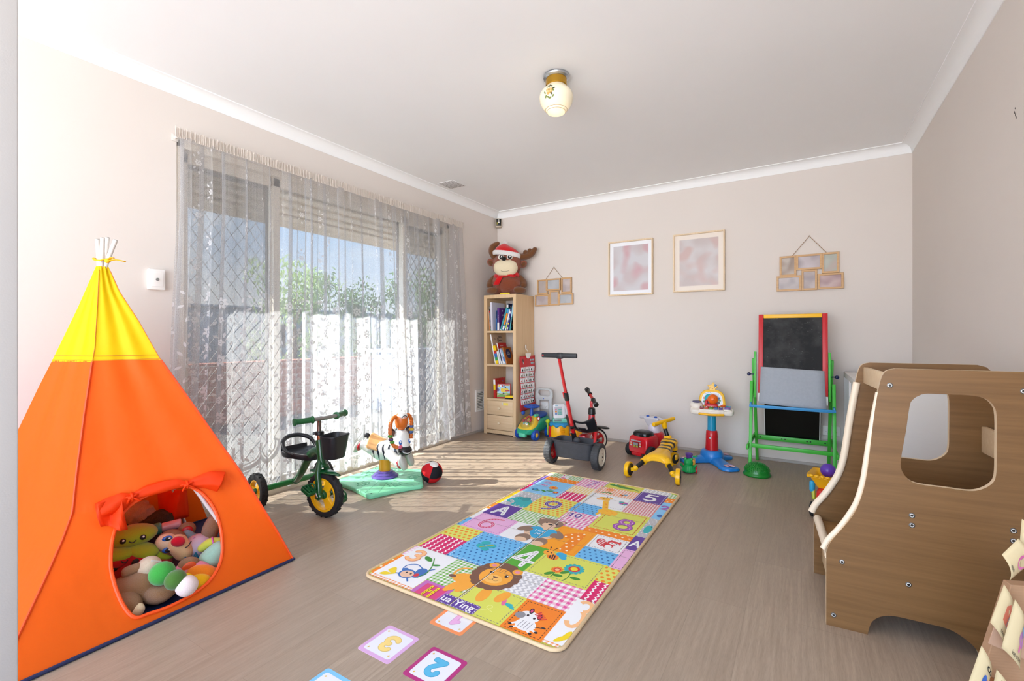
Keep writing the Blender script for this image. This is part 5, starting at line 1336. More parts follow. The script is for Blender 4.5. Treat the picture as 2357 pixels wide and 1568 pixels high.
b.grid(rows); b.build('saddle', zb, plastic('saddle_tan', '#dca86c', .35), solid=.008, subsurf=1)
def limb(pts, r, name, shoe):
    b = B(); b.M = RZ; b.sausage(pts, r, 16, 4); o = b.build(name, zb, zebra_mat() if False else ZW)
    b = B(); b.M = RZ; c, R_, rot = shoe; b.ell(c, R_, rot, pw=.8); so = b.build('sole', o, plastic('sole_grey', '#bcbcb2', .35))
    return o
SHR = plastic('shoe_red', '#b3202c', .3)
for s in (-1, 1):
    limb([(.06, s * .045, .21), (.11, s * .055, .175), (.145, s * .056, .150)], [.040, .036, .038], 'front_leg', ((.168, s * .058, .155), (.022, .038, .058), (0, -.35, 0)))
    b = B(); b.M = RZ; b.ell((.142, s * .057, .152), (.024, .0375, .045), (0, -.35, 0)); b.build('red_shoe', zb, SHR)
    limb([(-.09, s * .045, .24), (-.135, s * .052, .262), (-.165, s * .054, .262)], [.040, .033, .032], 'rear_leg', ((-.185, s * .055, .252), (.020, .034, .050), (0, .5, 0)))
    b = B(); b.M = RZ; b.ell((-.163, s * .055, .258), (.022, .0345, .040), (0, .5, 0)); b.build('red_shoe', zb, SHR)
b = B(); b.M = RZ; b.sausage([(-.11, 0, .285), (-.14, 0, .325), (-.155, 0, .315)], [.014, .017, .010], 10, 4); b.build('tail', zb, mat('mane_black', '#15161a', .4))
# head turned towards the room
HM = RZ @ T(.135, -.012, .285) @ Matrix.Rotation(radians(-36), 4, 'Z')
b = B(); b.M = RZ; b.sausage([(.06, 0, .25), (.10, -.005, .275)], [.05, .05], 14, 0); b.build('neck', zb, ZW)
b = B(); b.M = HM; b.sausage([(-.005, 0, .040), (.012, 0, .0), (.04, 0, -.035)], [.058, .056, .042], 20, 5); hd_ = b.build('head', zb, ZW)
b = B(); b.M = HM; b.ell((.052, 0, -.045), (.046, .052, .036), (0, .35, 0)); b.build('muzzle', hd_, plastic('muzzle_black', '#16161a', .25))
b = B(); b.M = HM; b.tube([(.088, -.035, -.052), (.097, 0, -.060), (.088, .035, -.052)], .002, 6, spline=4); b.build('smile', hd_, WHITE)
for s in (-1, 1):
    b = B(); b.M = HM; b.ell((.050, s * .034, .012), (.010, .012, .017), (0, -.3, s * .6)); e_ = b.build('eye', hd_, plastic('eye_blue', '#2f62b0', .2))
    b = B(); b.M = HM; b.ell((.059, s * .036, .018), (.003, .0045, .0055)); b.build('eye_glint', e_, WHITE)
    b = B(); b.M = HM; b.ell((-.02, s * .058, .075), (.014, .022, .034), (s * -.5, 0, 0)); er = b.build('ear', hd_, plastic('mane_gloss', '#15161a', .3))
    b = B(); b.M = HM; b.ell((-.006, s * .060, .072), (.006, .012, .022), (s * -.5, 0, 0)); b.build('inner_ear', er, mat('ear_brown', '#6b4a3c', .5))
b = B(); b.M = HM; b.ell((-.020, 0, .085), (.045, .030, .026)); b.ell((-.045, 0, .05), (.03, .026, .05)); b.build('mane', hd_, plastic('mane_gloss', '#15161a', .3))
b = B(); b.M = HM; b.ell((.058, -.038, -.018), (.012, .018, .014)); b.build('pink_cheek', hd_, plastic('cheek_pink', '#d0607a', .3))
# orange monkey figure whose arms arch down over both sides of the head
OM = plastic('monkey_orange', '#c8651c', .35)
b = B(); b.M = HM; b.lathe([(0, .092), (.022, .094), (.040, .115), (.047, .15), (.046, .18), (.040, .20), (.028, .21), (0, .212)], 24); mk_ = b.build('monkey_body', zb, OM)
b = B(); b.M = HM; b.ell((.018, 0, .198), (.034, .036, .020), (0, .5, 0)); mf = b.build('monkey_face', mk_, plastic('face_pale', '#e6e2dc', .3))
b = B(); b.M = HM; b.tube([(.044, -.02, .186), (.049, -.008, .197), (.049, .008, .197), (.044, .02, .186)], .003, 6, spline=4); b.build('mouth_line', mf, INK); b = B(); b.M = HM; b.ell((.044, 0, .187), (.006, .012, .006)); b.build('tongue', mf, plastic('tongue_pink', '#d98a80', .4))
def arm(pts, name):
    P_, R_ = catmull([V(p) for p in pts], [.0135] * len(pts), 8); b = B(); b.M = HM
    b.tube(P_, [r * (1 + .10 * sin(i * 1.7)) for i, r in enumerate(R_)], 12); return b.build(name, mk_, OM)
a1 = arm([(0, -.035, .188), (.005, -.062, .186), (.012, -.088, .155), (.018, -.098, .105), (.022, -.096, .055), (.034, -.082, .000), (.050, -.052, -.022)], 'monkey_arm')
a2 = arm([(0, .035, .188), (.0, .058, .190), (-.004, .080, .160), (-.002, .082, .118), (.004, .076, .055), (.010, .072, .02)], 'monkey_arm')
for pr, arm_, cs in ((((.022, -.098, .062), (.025, -.094, .040), (.030, -.088, .020)), a1, ('#3f8a2c', '#47305e', '#3f8a2c')), (((-.002, .082, .105), (.002, .080, .084), (.004, .076, .066)), a2, ('#3d5e92', '#d0a92c', '#3d5e92'))):
    for (p, c) in zip(pr, cs):
        b = B(); b.M = HM; b.ell(p, (.019, .018, .013)); b.build('bead', arm_, plastic('bead_' + c[1:], c, .3))

# ---------------------------------------------------------------- ball
m = bpy.data.materials.new('ball_panels'); t = NT(m); x, y, z = t.xyz(t.co())
a = t.m('FRACT', t.m('ADD', t.m('DIVIDE', t.m('ARCTAN2', y, x), 2 * pi), 1.0))
k = t.m('MODULO', t.m('FLOOR', t.m('MULTIPLY', a, 4.0)), 2.0); top = t.m('GREATER_THAN', z, .004)
f = t.m('ABSOLUTE', t.m('SUBTRACT', k, top)); wh = t.m('MULTIPLY', t.m('GREATER_THAN', z, .070), 1.0)
wh2 = t.m('MULTIPLY', t.m('GREATER_THAN', a, .70), t.m('MULTIPLY', t.m('LESS_THAN', a, .76), t.m('GREATER_THAN', z, .03)))
sm_ = t.m('LESS_THAN', t.m('ABSOLUTE', z), .0012)
col = t.mix(f, '#c0141c', '#15171c'); col = t.mix(t.m('MAXIMUM', wh, wh2), col, '#dedad4'); col = t.mix(sm_, col, '#0d0d10')
t.out(t.bsdf(color=col, rough=.75, spec=.25, normal=t.bump(t.noise(t.co(), 250, 2), .3, .002)))
b = B(); b.ell((0, 0, 0), .0768, n=40, m=28); bl = b.build('ball', m=m); move(bl, (-2.243, 2.51, .0768), (radians(-18), radians(20), radians(-62))); tag(bl, 'red and black panelled fabric ball beside the mint green base', 'ball')

# ---------------------------------------------------------------- drum with mallet, toy phone on it, yellow truck
dr = thing('toy_drum', 'yellow toy drum with blue wavy trim between the ride-on car and the tricycle', 'toy drum', (-2.095, 4.275, 0), rz=radians(-35))
b = B(); b.lathe([(0, .004), (.098, .004), (.102, .012), (.100, .155), (.094, .162), (0, .162)], 40); b.build('shell', dr, plastic('drum_yellow', '#f4b90f', .3))
DB = plastic('drum_blue', '#2690c8', .3)
for nm, s, z0 in (('lower_trim', 1, .002), ('upper_trim', -1, .166)):
    b = B(); rows = []
    for j in range(2): rows.append([V((.1045 * cos(a_), .1045 * sin(a_), z0 if j == 0 else z0 + s * (.024 + .012 * cos(8 * a_)))) for a_ in (2 * pi * i / 96 for i in range(96))])
    b.grid(rows, closed_v=True)
    if s < 0: b.lathe([(.1045, .166), (.098, .172), (0, .172)], 40)
    b.build(nm, dr, DB, solid=.004)
b = B(); b.box((-.012, -.104, .075), (.030, .016, .125), r=.005); b.build('red_holder', dr, plastic('drum_red', '#d0191c', .3))
b = B(); rows = [[V((.110 * cos(a_), .110 * sin(a_), z)) for a_ in (radians(-28 + 40 * i / 6) for i in range(7))] for z in (.03, .14)]
for i in range(7): b.box((.104 * cos(radians(-12)), .104 * sin(radians(-12)), .032 + i * .0165), (.014, .045, .009), rot=(0, 0, radians(-12)), r=.003)
b.build('guiro_ridges', dr, plastic('drum_orange', '#f0a312', .3))
ml = thing('drum_mallet', 'lime green drum mallet standing in the red holder of the yellow drum', 'mallet', (0, 0, 0))
ml.location = dr.matrix_basis @ V((-.030, -.119, 0)); ml.rotation_euler = dr.rotation_euler
b = B(); b.cyl((0, 0, .045), (0, 0, .17), .0055, n=12, bev=.002); b.build('stick', ml, plastic('lime_stick', '#c3d829', .35)); b = B(); b.ell((0, 0, .184), (.022, .022, .022)); b.build('ball_head', ml, plastic('lime_ball', '#b5d21c', .4))
bs_ = thing('mint_tray', 'mint green toy box standing on top of the yellow drum', 'toy box', (-2.085, 4.285, .1725), rz=radians(30))
b = B(); b.box((0, 0, .0225), (.17, .13, .045), r=.012); b.build('box', bs_, plastic('mint_toy', '#79cdb4', .35)); b = B(); b.box((-.035, -.0655, .028), (.075, .006, .02), r=.002); b.build('window', bs_, mat('window_grey', '#7b8786', .2))
ph = thing('toy_phone', 'white toy telephone with teal buttons leaning on the mint box', 'toy phone', (-2.10, 4.262, .229), rz=radians(38), rot=(radians(20), 0, radians(38)))
b = B(); b.flat([rrect(0, 0, .120, .145, .018)], .03, .008, T(0, .0, .062) @ Matrix.Rotation(radians(58), 4, 'X')); pb = b.build('body', ph, plastic('phone_white', '#e3e3e6', .35))
b = B(); A = Art(b, T(0, 0, .062) @ Matrix.Rotation(radians(58), 4, 'X') @ T(0, 0, .0153), .001)
TL = C('phone_teal', '#45b3a2'); A.rect(-48, -40, 30, 44, C('phone_grey', '#b9bcc2'))
for i in range(4):
    for j in range(4): A.poly(rrect(-9 + i * 11.5, -30 + j * 15, 9, 11, 2), TL)
for j, cc in enumerate((C('phone_blue', '#5a7fc0'), co, C('phone_pink', '#d27a9a'))): A.poly(rrect(-34, -26 + j * 22, 18, 15, 3), cc)
A.rect(-40, 50, -12, 64, C('phone_screen', '#9bbfce')); b.build('keypad', pb)
b = B(); b.sausage([(.068, -.035, .030), (.076, -.012, .062), (.072, .018, .098)], [.017, .014, .018], 12, 5); b.build('handset', ph, mat('handset_grey', '#c3c3c6', .35)); b = B(); b.box((.018, .038, .118), (.045, .012, .012), r=.003); b.build('black_cradle', ph, BLACK)
b = B(); P_ = [V((.072, -.04, .025)), V((.078, -.05, -.02)), V((.098, -.02, -.048)), V((.118, .03, -.03)), V((.105, .05, .02)), V((.07, .05, .05))]; b.tube(P_, .0022, 6, spline=8); b.build('cord', ph, mat('cord_pale', '#dadfb0', .4))
yt = thing('toy_truck', 'small yellow toy truck with white eyes behind the red tricycle', 'toy truck', (-1.93, 4.315, 0), rz=radians(-25))
YT = plastic('truck_yellow', '#f2a51a', .3)
b = B(); b.box((0, 0, .062), (.10, .085, .075), r=.016); b.box((0, -.005, .108), (.075, .07, .04), r=.012); b.build('cab', yt, YT); b = B(); b.box((0, -.038, .024), (.105, .03, .028), r=.008); b.build('bumper', yt, plastic('truck_white', '#e2e6ea', .3))
for x in (-.026, .026):
    b = B(); b.ell((x, -.041, .072), (.014, .007, .015)); e_ = b.build('eye', yt, WHITE); b = B(); b.ell((x + .002, -.047, .071), (.006, .003, .007)); b.build('pupil', e_, INK)
for x in (-.045, .045):
    for y in (-.015, .03): b = B(); b.cyl((x - .012, y, .022), (x + .012, y, .022), .022, n=20, bev=.004); b.build('wheel', yt, BLACKR)

# ---------------------------------------------------------------- music activity table
at = thing('activity_table', 'toy piano stand on a blue three footed base with red and teal post', 'activity table', (-.635, 4.18, 0))
AB = plastic('table_blue', '#1f7fd0', .3)
b = B(); b.lathe([(0, .012), (.088, .012), (.094, .022), (.090, .075), (.076, .098), (.05, .102), (0, .102)], 36)
b.build('base_hub', at, AB)
feet = ((-.215, -.150, 'left'), (.195, -.245, 'right'), (.085, .215, 'rear'))
def sticker(b, c, r):
    b.mat(C('sticker_white', '#e9e9ee')); b.poly([c + V((x, y, 0)) for x, y in oval(0, 0, r, r * .8, 20, .3)]); b.mat(C('sticker_rose', '#d9667a')); 
    b.tube([c + V((x, y, .0003)) for x, y in oval(0, 0, r * .93, r * .74, 20, .3)], .0016, 5, closed=True)
    b.mat(C('sticker_navy', '#2e4d8c')); R = random.Random(int(r * 1e5) + int(c.x * 999))
    for i in range(9): b.poly([c + V((R.uniform(-.5, .5) * r + x, R.uniform(-.4, .4) * r + y, .0006 + i * .00004)) for x, y in oval(0, 0, r * .16, r * .10, 8, R.uniform(0, 3))])
for fx, fy, nm in feet:
    d = V((fx, fy, 0)); L = d.length; d.normalize(); n_ = V((-d.y, d.x, 0))
    b = B(); rows = []
    for u, w, hh in ((.05, .055, .062), (.35, .050, .055), (.55, .055, .040), (.75, .075, .032), (.92, .066, .030), (.99, .040, .027), (1.0, .02, .022)):
        c = d * (L * u); rows.append([c + n_ * (w * cos(a_)) + V((0, 0, .004 + (hh - .004) * max(0, sin(a_)) ** .55)) for a_ in (pi * i / 14 for i in range(15))])
    b.grid(rows); b._f([b._v(p) for p in rows[-1]]); f_ = b.build('foot', at, AB)
    b = B(); sticker(b, d * (L * .82) + V((0, 0, .0335)), .042); b.build('foot_sticker', f_)
b = B(); b.lathe([(.052, .095), (.050, .13), (.047, .22), (.044, .255), (.038, .262), (0, .262)], 32); rp = b.build('red_post', at, plastic('post_red', '#bf1722', .25))
b = B(); b.M = T(-.006, -.0475, .205); b.cyl((0, 0, 0), (0, -.004, 0), .006, n=14); b.build('post_button', rp, mat('button_mint', '#9adfe0', .2))
b = B(); b.lathe([(.034, .255), (.0335, .41), (0, .41)], 28); b.build('teal_post', at, plastic('post_teal', '#1b91b8', .25))
KM = T(0, -.0, .43) @ Matrix.Rotation(radians(6), 4, 'Z') @ Matrix.Rotation(radians(10), 4, 'X')
CRM = plastic('cream_white', '#e9e2d6', .35)
b = B(); b.M = KM; b.flat([spl2([(-.165, -.03), (-.150, .04), (-.125, .085), (-.06, .085), (.06, .085), (.125, .075), (.150, .03), (.168, -.03), (.150, -.075), (.075, -.082), (0, -.095), (-.075, -.082), (-.150, -.075)], 5)], .040, .010); b.box((0, -.055, .014), (.19, .062, .030), r=.006); b.ell((-.12, .02, .03), (.052, .058, .036)); b.box((.118, -.032, .016), (.06, .07, .03), r=.010); tt = b.build('table_top', at, CRM)
b = B(); b.M = KM; b.sausage([(-.09, -.092, -.006), (0, -.106, -.006), (.09, -.092, -.006)], .0095, 12, 6); b.build('yellow_rail', at, plastic('rail_yellow', '#f2b818', .35))
for i, cc in enumerate(('#7f1f2c', '#b8401f', '#4c8a2c', '#265f9c', '#4d3a86')):
    b = B(); b.M = KM; b.box((-.074 + i * .036, -.048, .034), (.030, .046, .014), r=.004); k_ = b.build('piano_key', tt, plastic('key_%d' % i, cc, .25)); b = B(); b.M = KM; b.ell((-.074 + i * .036, -.040, .0415), (.008, .007, .0012), n=10, m=6); b.build('key_note', k_, WHITE)
b = B(); b.M = KM; b.box((.120, -.04, .036), (.045, .034, .016), r=.005); b.build('violet_button', tt, plastic('key_violet', '#6a4c9c', .3))
b = B(); b.M = KM; b.ell((-.118, .018, .064), (.036, .034, .006)); b.build('record_disc', tt, plastic('disc_dark', '#3b3a66', .25))
b = B(); b.M = KM; b.bar((.07, .04, .03), (.105, .02, .036), .022, .010, .003); b.build('orange_slider', tt, plastic('slider_orange', '#e0581c', .3)); b = B(); b.M = KM; b.bar((.10, .03, .032), (.145, .0, .036), .016, .010, .004); b.build('teal_slider', tt, plastic('slider_teal', '#2c92b4', .3))
BK = KM @ T(0, .062, .075) @ Matrix.Rotation(radians(72), 4, 'X')
b = B(); b.M = BK; b.flat([spl2([(-.085, -.065), (-.100, 0), (-.085, .052), (-.04, .080), (.04, .080), (.085, .052), (.100, 0), (.085, -.065)], 6)], .024, .008); bp = b.build('back_board', at, plastic('board_yellow', '#f3bd1c', .3))
b = B(); b.M = BK; A = Art(b, T(0, 0, .0125), .001); A.poly(spl2([(-68, -50), (-80, 0), (-64, 42), (-30, 60), (30, 60), (64, 42), (80, 0), (68, -50)], 6), C('board_pale', '#dfe6ee'))
for x_, y_, r_, c_ in ((-58, 8, 14, '#e79a7a'), (-45, 24, 12, '#f0b79a'), (-60, -22, 11, '#2f6e3c'), (52, 10, 12, '#3b6ab0'), (60, -8, 10, '#7c9a3c'), (48, -28, 14, '#2c2c34'), (-38, -34, 12, '#d94f6a')): A.oval(x_, y_, r_, r_ * .8, C('b' + c_[1:], c_))
for i in range(7): A.poly(starp(-48 + i * 16, 46 + 8 * sin(i * .9), 4, 2), C('board_star', '#4a63b8'))
b.build('board_picture', bp)
b = B(); b.M = BK @ T(.002, -.010, .032); b.box((-.005, -.048, 0), (.10, .045, .05), r=.014); b.tube([(-.05, -.04, 0), (-.04, .0, 0), (-.025, .02, 0)], [.014, .01, .006], 10, spline=4); b.build('red_stand', bp, plastic('stand_red', '#c01822', .25))
b = B(); b.M = BK @ T(-.024, .006, .022); b.ell((0, 0, 0), (.036, .036, .018)); b.build('teal_ring', bp, plastic('ring_teal', '#2aa7b4', .25))
b = B(); b.M = BK @ T(.008, .0, .040); b.ell((0, 0, 0), .042, n=26, m=18); ob = b.build('orange_ball', bp, plastic('ball_orange', '#ee6a16', .3))
b = B(); b.M = BK @ T(.008, 0, .040); b.ell((-.014, .008, .0385), (.003, .004, .0015), n=8, m=6); b.ell((.014, .008, .0385), (.003, .004, .0015), n=8, m=6); b.tube([(-.010, -.008, .0405), (0, -.013, .0403), (.010, -.008, .0405)], .0012, 5, spline=3); b.build('ball_face', ob, mat('face_brown', '#8b3a10', .5))
b = B(); b.M = BK @ T(.004, .100, .004) @ Matrix.Rotation(-.1, 4, 'Z'); b.flat([spl2(starp(0, 0, .046, .026), 4)], .016, .005); sr_ = b.build('star', bp, plastic('star_yellow', '#f0c25a', .35))
b = B(); b.M = BK @ T(.004, .100, .0125); b.mat(INK)
for x_ in (-.014, .014): b.ell((x_, -.002, 0), (.003, .003, .001), n=8, m=6)
b.mat(C('star_lips', '#c98a4a')); b.ell((0, -.012, 0), (.005, .003, .001), n=8, m=6); b.build('star_face', sr_)
b = B(); b.M = BK @ T(.026, .118, .014); b.ell((0, 0, 0), (.010, .010, .004)); b.build('blue_bow', sr_, plastic('bow_blue', '#2f78b8', .3))

# ---------------------------------------------------------------- frog train, spiky dome, dump truck and ball
fg = thing('frog_train', 'small green frog train with a purple funnel beside the blue stand', 'toy train', (-.735, 3.765, 0), rz=radians(8))
FG = plastic('frog_green', '#119a4e', .25)
b = B(); b.lathe([(0, .012), (.048, .012), (.050, .020), (.042, .05), (.032, .062), (0, .064)], 28, T(-.002, -.022, 0)); b.ell((-.004, -.024, .078), (.034, .034, .032)); b.ell((-.004, -.052, .084), (.008, .006, .009))
for s in (-1, 1): b.ell((s * .022 - .004, -.028, .105), (.012, .012, .012)); b.sausage([(s * .042 - .004, -.04, .050), (s * .052 - .004, -.048, .066)], .009, 10, 0)
for k in range(9): a_ = radians(200 + 140 * k / 8); b.sausage([(-.002 + .036 * cos(a_), -.022 + .036 * sin(a_), .054), (-.002 + .050 * cos(a_), -.022 + .050 * sin(a_), .02)], .005, 6, 0)
b.build('frog_figure', fg, FG)
b = B(); b.box((.014, .024, .060), (.060, .07, .075), r=.010); b.build('engine_body', fg, plastic('engine_yellow', '#e8a51e', .3))
b = B(); b.lathe([(.018, .10), (.020, .118), (.029, .138), (.031, .142), (.024, .142), (.017, .128), (0, .126)], 24, T(.0, .0, 0)); b.build('funnel', fg, plastic('funnel_purple', '#5a2f86', .25))
b = B(); b.bar((.03, .01, .118), (.058, .0, .128), .020, .012, .004); b.box((.0, .03, .018), (.08, .06, .014), r=.003); b.build('green_roof', fg, FG)
for x_ in (-.040, .052):
    for y_ in (-.012, .036): b = B(); b.cyl((x_ - .006, y_, .023), (x_ + .006, y_, .023), .0225, n=20, bev=.003); b.build('wheel', fg, plastic('train_red', '#c01a20', .3))
dm = thing('spiky_dome', 'green spiky half dome on the floor in front of the easel leg', 'balance dome', (-.283, 3.945, 0))
DGm = plastic('dome_green', '#0f7a24', .3); b = B(); b.lathe([(0, .002), (.092, .002), (.095, .008), (.094, .016), (.088, .022), (.086, .032)] + [(.086 * cos(a_), .028 + .068 * sin(a_)) for a_ in (radians(8 + 82 * i / 10) for i in range(11))], 40); db_ = b.build('dome', dm, DGm)
b = B()
for i in range(1, 11):
    a_ = radians(4 + 8.4 * i); n_ = max(1, int(38 * cos(a_)))
    for j in range(n_):
        p_ = 2 * pi * (j + .5 * (i % 2)) / n_; q = V((.086 * cos(a_) * cos(p_), .086 * cos(a_) * sin(p_), .028 + .068 * sin(a_))); nn = V((q.x / .086 ** 2, q.y / .086 ** 2, (q.z - .028) / .068 ** 2)).normalized(); b.cyl(q - nn * .001, q + nn * .0055, .0036, .0018, 6)
tag(b.build('spikes', db_, DGm), kind='stuff')
dt = thing('toy_dump_truck', 'red and yellow toy dump truck half hidden by the wooden tower', 'toy truck', (.145, 3.27, 0), rz=radians(-12))
TYL, TRD, TBL = plastic('tipper_yellow', '#f2b50e', .3), plastic('tipper_red', '#d11a1e', .3), plastic('tipper_blue', '#2aa5d4', .3)
b = B(); rows = []
def rr3(w, d, z): return [V((x, y, z)) for x, y in rrect(0, .02, w, d, .02, 4)]
b.grid([rr3(.10, .10, .165), rr3(.12, .13, .166), rr3(.185, .17, .225), rr3(.215, .20, .228), rr3(.215, .20, .243), rr3(.19, .175, .243), rr3(.17, .155, .235), rr3(.11, .12, .178), rr3(.08, .08, .176)], closed_v=True)
b._f([b._v(p) for p in rr3(.08, .08, .1765)]); b._f([b._v(p) for p in rr3(.10, .10, .1645)])
for i in range(7): b.ell((-.08 + i * .027, -.083, .240), (.012, .008, .009), n=10, m=6)
b.build('tipper', dt, TYL)
b = B(); b.box((0, -.02, .115), (.12, .13, .10), r=.022); b.box((0, .04, .075), (.12, .16, .05), r=.012); b.ell((0, -.06, .085), (.062, .05, .05)); cb2 = b.build('cab', dt, TRD)
b = B(); b.torus((.004, -.040, .160), .040, .007, axis=(0, -.5, 1), n=24); b.torus((-.004, -.090, .105), .034, .006, axis=(0, -1, .25), n=24); b.build('blue_rim', cb2, TBL)
b = B(); b.ell((-.004, -.098, .104), (.030, .012, .030)); b.build('face_disc', cb2, plastic('disc_white', '#e6e8ea', .3)); b = B(); b.ell((-.008, -.110, .106), (.011, .004, .012)); b.build('eye', cb2, mat('eye_red', '#7a2a20', .4))
b = B(); b.sausage([(-.085, -.03, .145), (-.085, -.03, .185)], .015, 12, 0); b.build('blue_lever', dt, TBL); b = B(); b.sausage([(-.08, -.03, .15), (-.075, -.04, .10)], .010, 10, 0); b.build('lever_arm', dt, plastic('lever_lime', '#b9c93a', .3))
for x_ in (-.075, .075):
    for y_ in (-.055, .085): b = B(); b.cyl((x_ - .014, y_, .042), (x_ + .014, y_, .042), .042, n=26, bev=.005); w_2 = b.build('wheel', dt, BLACKR); b = B(); b.cyl((x_ - .016, y_, .042), (x_ + .016, y_, .042), .02, n=18, bev=.002); b.build('wheel_cap', w_2, TYL)
b = B(); b.ell((0, 0, 0), .040, n=28, m=20, jit=.012); pb_ = b.build('purple_ball', m=plastic('ball_purple', '#5a34a8', .3)); move(pb_, (.135, 3.285, .262)); tag(pb_, 'small purple ball lying in the yellow tipper of the toy truck', 'ball')

# ---------------------------------------------------------------- plush moose on the bookcase
ms = thing('plush_moose', 'brown plush moose with a red cap and scarf sitting on the bookcase', 'soft toy', (-2.725, 4.262, bh + .010), rz=radians(26)); ms.scale = (1.07, 1.0, .965)
PB, PD, PC = plush('moose_brown', '#96492a', 120, 1.0), plush('moose_dark', '#72482a', 200, .5), plush('moose_cream', '#e6d8b8', 300, .2)
# local: faces -Y
b = B(); b.ell((0, .01, .125), (.155, .125, .135), jit=.12, n=36, m=26); b.ell((0, -.01, .335), (.148, .125, .150), jit=.10, n=36, m=26); bd_ = b.build('body', ms, PB)
b = B(); b.ell((-.004, -.085, .292), (.122, .075, .100), n=30, m=20, pw=.92); mz = b.build('muzzle', ms, PC)
b = B(); b.ell((-.015, -.148, .384), (.024, .018, .024)); b.build('nose', mz, plush('moose_nose', '#17120f', 300, .2)); b = B(); b.tube([(-.058, -.138, .262), (-.035, -.155, .246), (-.004, -.160, .242), (.03, -.154, .248), (.052, -.138, .264)], .0022, 6, spline=5); b.build('smile', mz, mat('thread_grey', '#6f6a5c', .8))
for x_ in (-.048, .038):
    b = B(); b.ell((x_, -.112, .405), (.031, .018, .029)); e_ = b.build('eye', ms, mat('felt_white', '#e8e4dc', .7)); b = B(); b.ell((x_ + .004, -.124, .405), (.021, .012, .022)); pu = b.build('pupil', e_, plastic('pupil_black', '#0f0e10', .15)); b = B(); b.ell((x_ + .008, -.135, .412), (.006, .003, .007)); b.build('glint', pu, WHITE)
b = B(); prof_ = [(.150, .430), (.152, .440), (.148, .462), (.135, .470), (.138, .462)]
b = B(); b.M = T(0, .0, 0); rows = []
for r_, z_ in ((.128, .468), (.118, .500), (.09, .530), (.055, .552), (.02, .566), (.002, .568)): rows.append([V((r_ * cos(a_), -.004 + r_ * .86 * sin(a_), z_ - .02 * cos(a_))) for a_ in (2 * pi * i / 30 for i in range(30))])
b.grid(rows, closed_v=True); cp_ = b.build('cap', ms, plush('cap_red', '#d0141a', 260, .3))
b = B(); rows = []
for i in range(36):
    a_ = 2 * pi * i / 36; c = V((.135 * cos(a_), -.004 + .118 * sin(a_), .452 - .022 * cos(a_))); o_ = V((cos(a_), sin(a_), 0)); rows.append([c + o_ * (.012 * cos(q)) + V((0, 0, .026 * sin(q))) for q in (2 * pi * k / 10 for k in range(10))])
b.grid(rows, True, True); b.build('cap_brim', cp_, plush('brim_white', '#e6e3e2', 260, .3)); b = B(); b.ell((-.012, 0, .585), .028, jit=.1); b.build('pompom', cp_, plush('pompom_white', '#d8d2d0', 260, .4))
b = B(); b.M = T(-.125, .02, .46); b.sausage([(0, 0, -.04), (-.028, 0, .03), (-.022, 0, .09), (.028, -.01, .125)], [.034, .040, .034, .022], 14, 6); b.build('antler', ms, PD)
b = B(); b.M = T(.135, .0, .425); b.sausage([(0, 0, 0), (.06, .0, .005), (.115, .0, .035), (.150, .0, .085)], [.036, .036, .032, .024], 14, 6)
b.sausage([(.045, 0, .01), (.055, 0, .055)], [.026, .024], 12, 0); b.sausage([(.085, 0, .02), (.098, 0, .072)], [.026, .023], 12, 0); b.build('antler', ms, PD)
for s, z_ in ((-1, .37), (1, .345)): b = B(); b.M = T(s * .165, .0, z_); b.ell((0, 0, 0), (.038, .024, .046), (0, s * .5, 0)); er_ = b.build('ear', ms, PB); b = B(); b.M = T(s * .168, -.016, z_ - .008); b.ell((0, 0, 0), (.022, .012, .030), (0, s * .5, 0)); b.build('inner_ear', er_, PD)
b = B(); rows = []
for i in range(30):
    a_ = 2 * pi * i / 30; c = V((.118 * cos(a_), -.01 + .10 * sin(a_), .212 - .012 * sin(a_ * 2))); o_ = V((cos(a_), sin(a_), 0)); rows.append([c + o_ * (.012 * cos(q)) + V((0, 0, .022 * sin(q))) for q in (2 * pi * k / 8 for k in range(8))])
b.grid(rows, True, True)
for x0, x1, y_, z0, z1 in ((-.045, -.098, -.128, .20, .095), (.035, .075, -.118, .215, .185)):
    b.grid([[V((x0 + (x1 - x0) * f + .028 * v, y_ - .012 * sin(f * pi) , z0 + (z1 - z0) * f)) for v in (-1, 0, 1)] for f in (0, .25, .5, .75, 1)])
b.build('scarf', ms, plush('scarf_red', '#cf1218', 260, .25), solid=.006)
for s in (-1, 1):
    b = B(); b.sausage([(s * .125, .0, .20), (s * .165, -.01, .145), (s * .172, -.03, .105)], [.030, .034, .036], 14, 5); b.build('arm', ms, PD)
    b = B(); b.sausage([(s * .08, -.03, .05), (s * .13, -.085, .042)], [.052, .040], 16, 0); lg_ = b.build('leg', ms, PB); b = B(); b.ell((s * .140, -.112, .040), (.066, .032, .040), (0, 0, s * .5)); b.build('foot', lg_, PD)
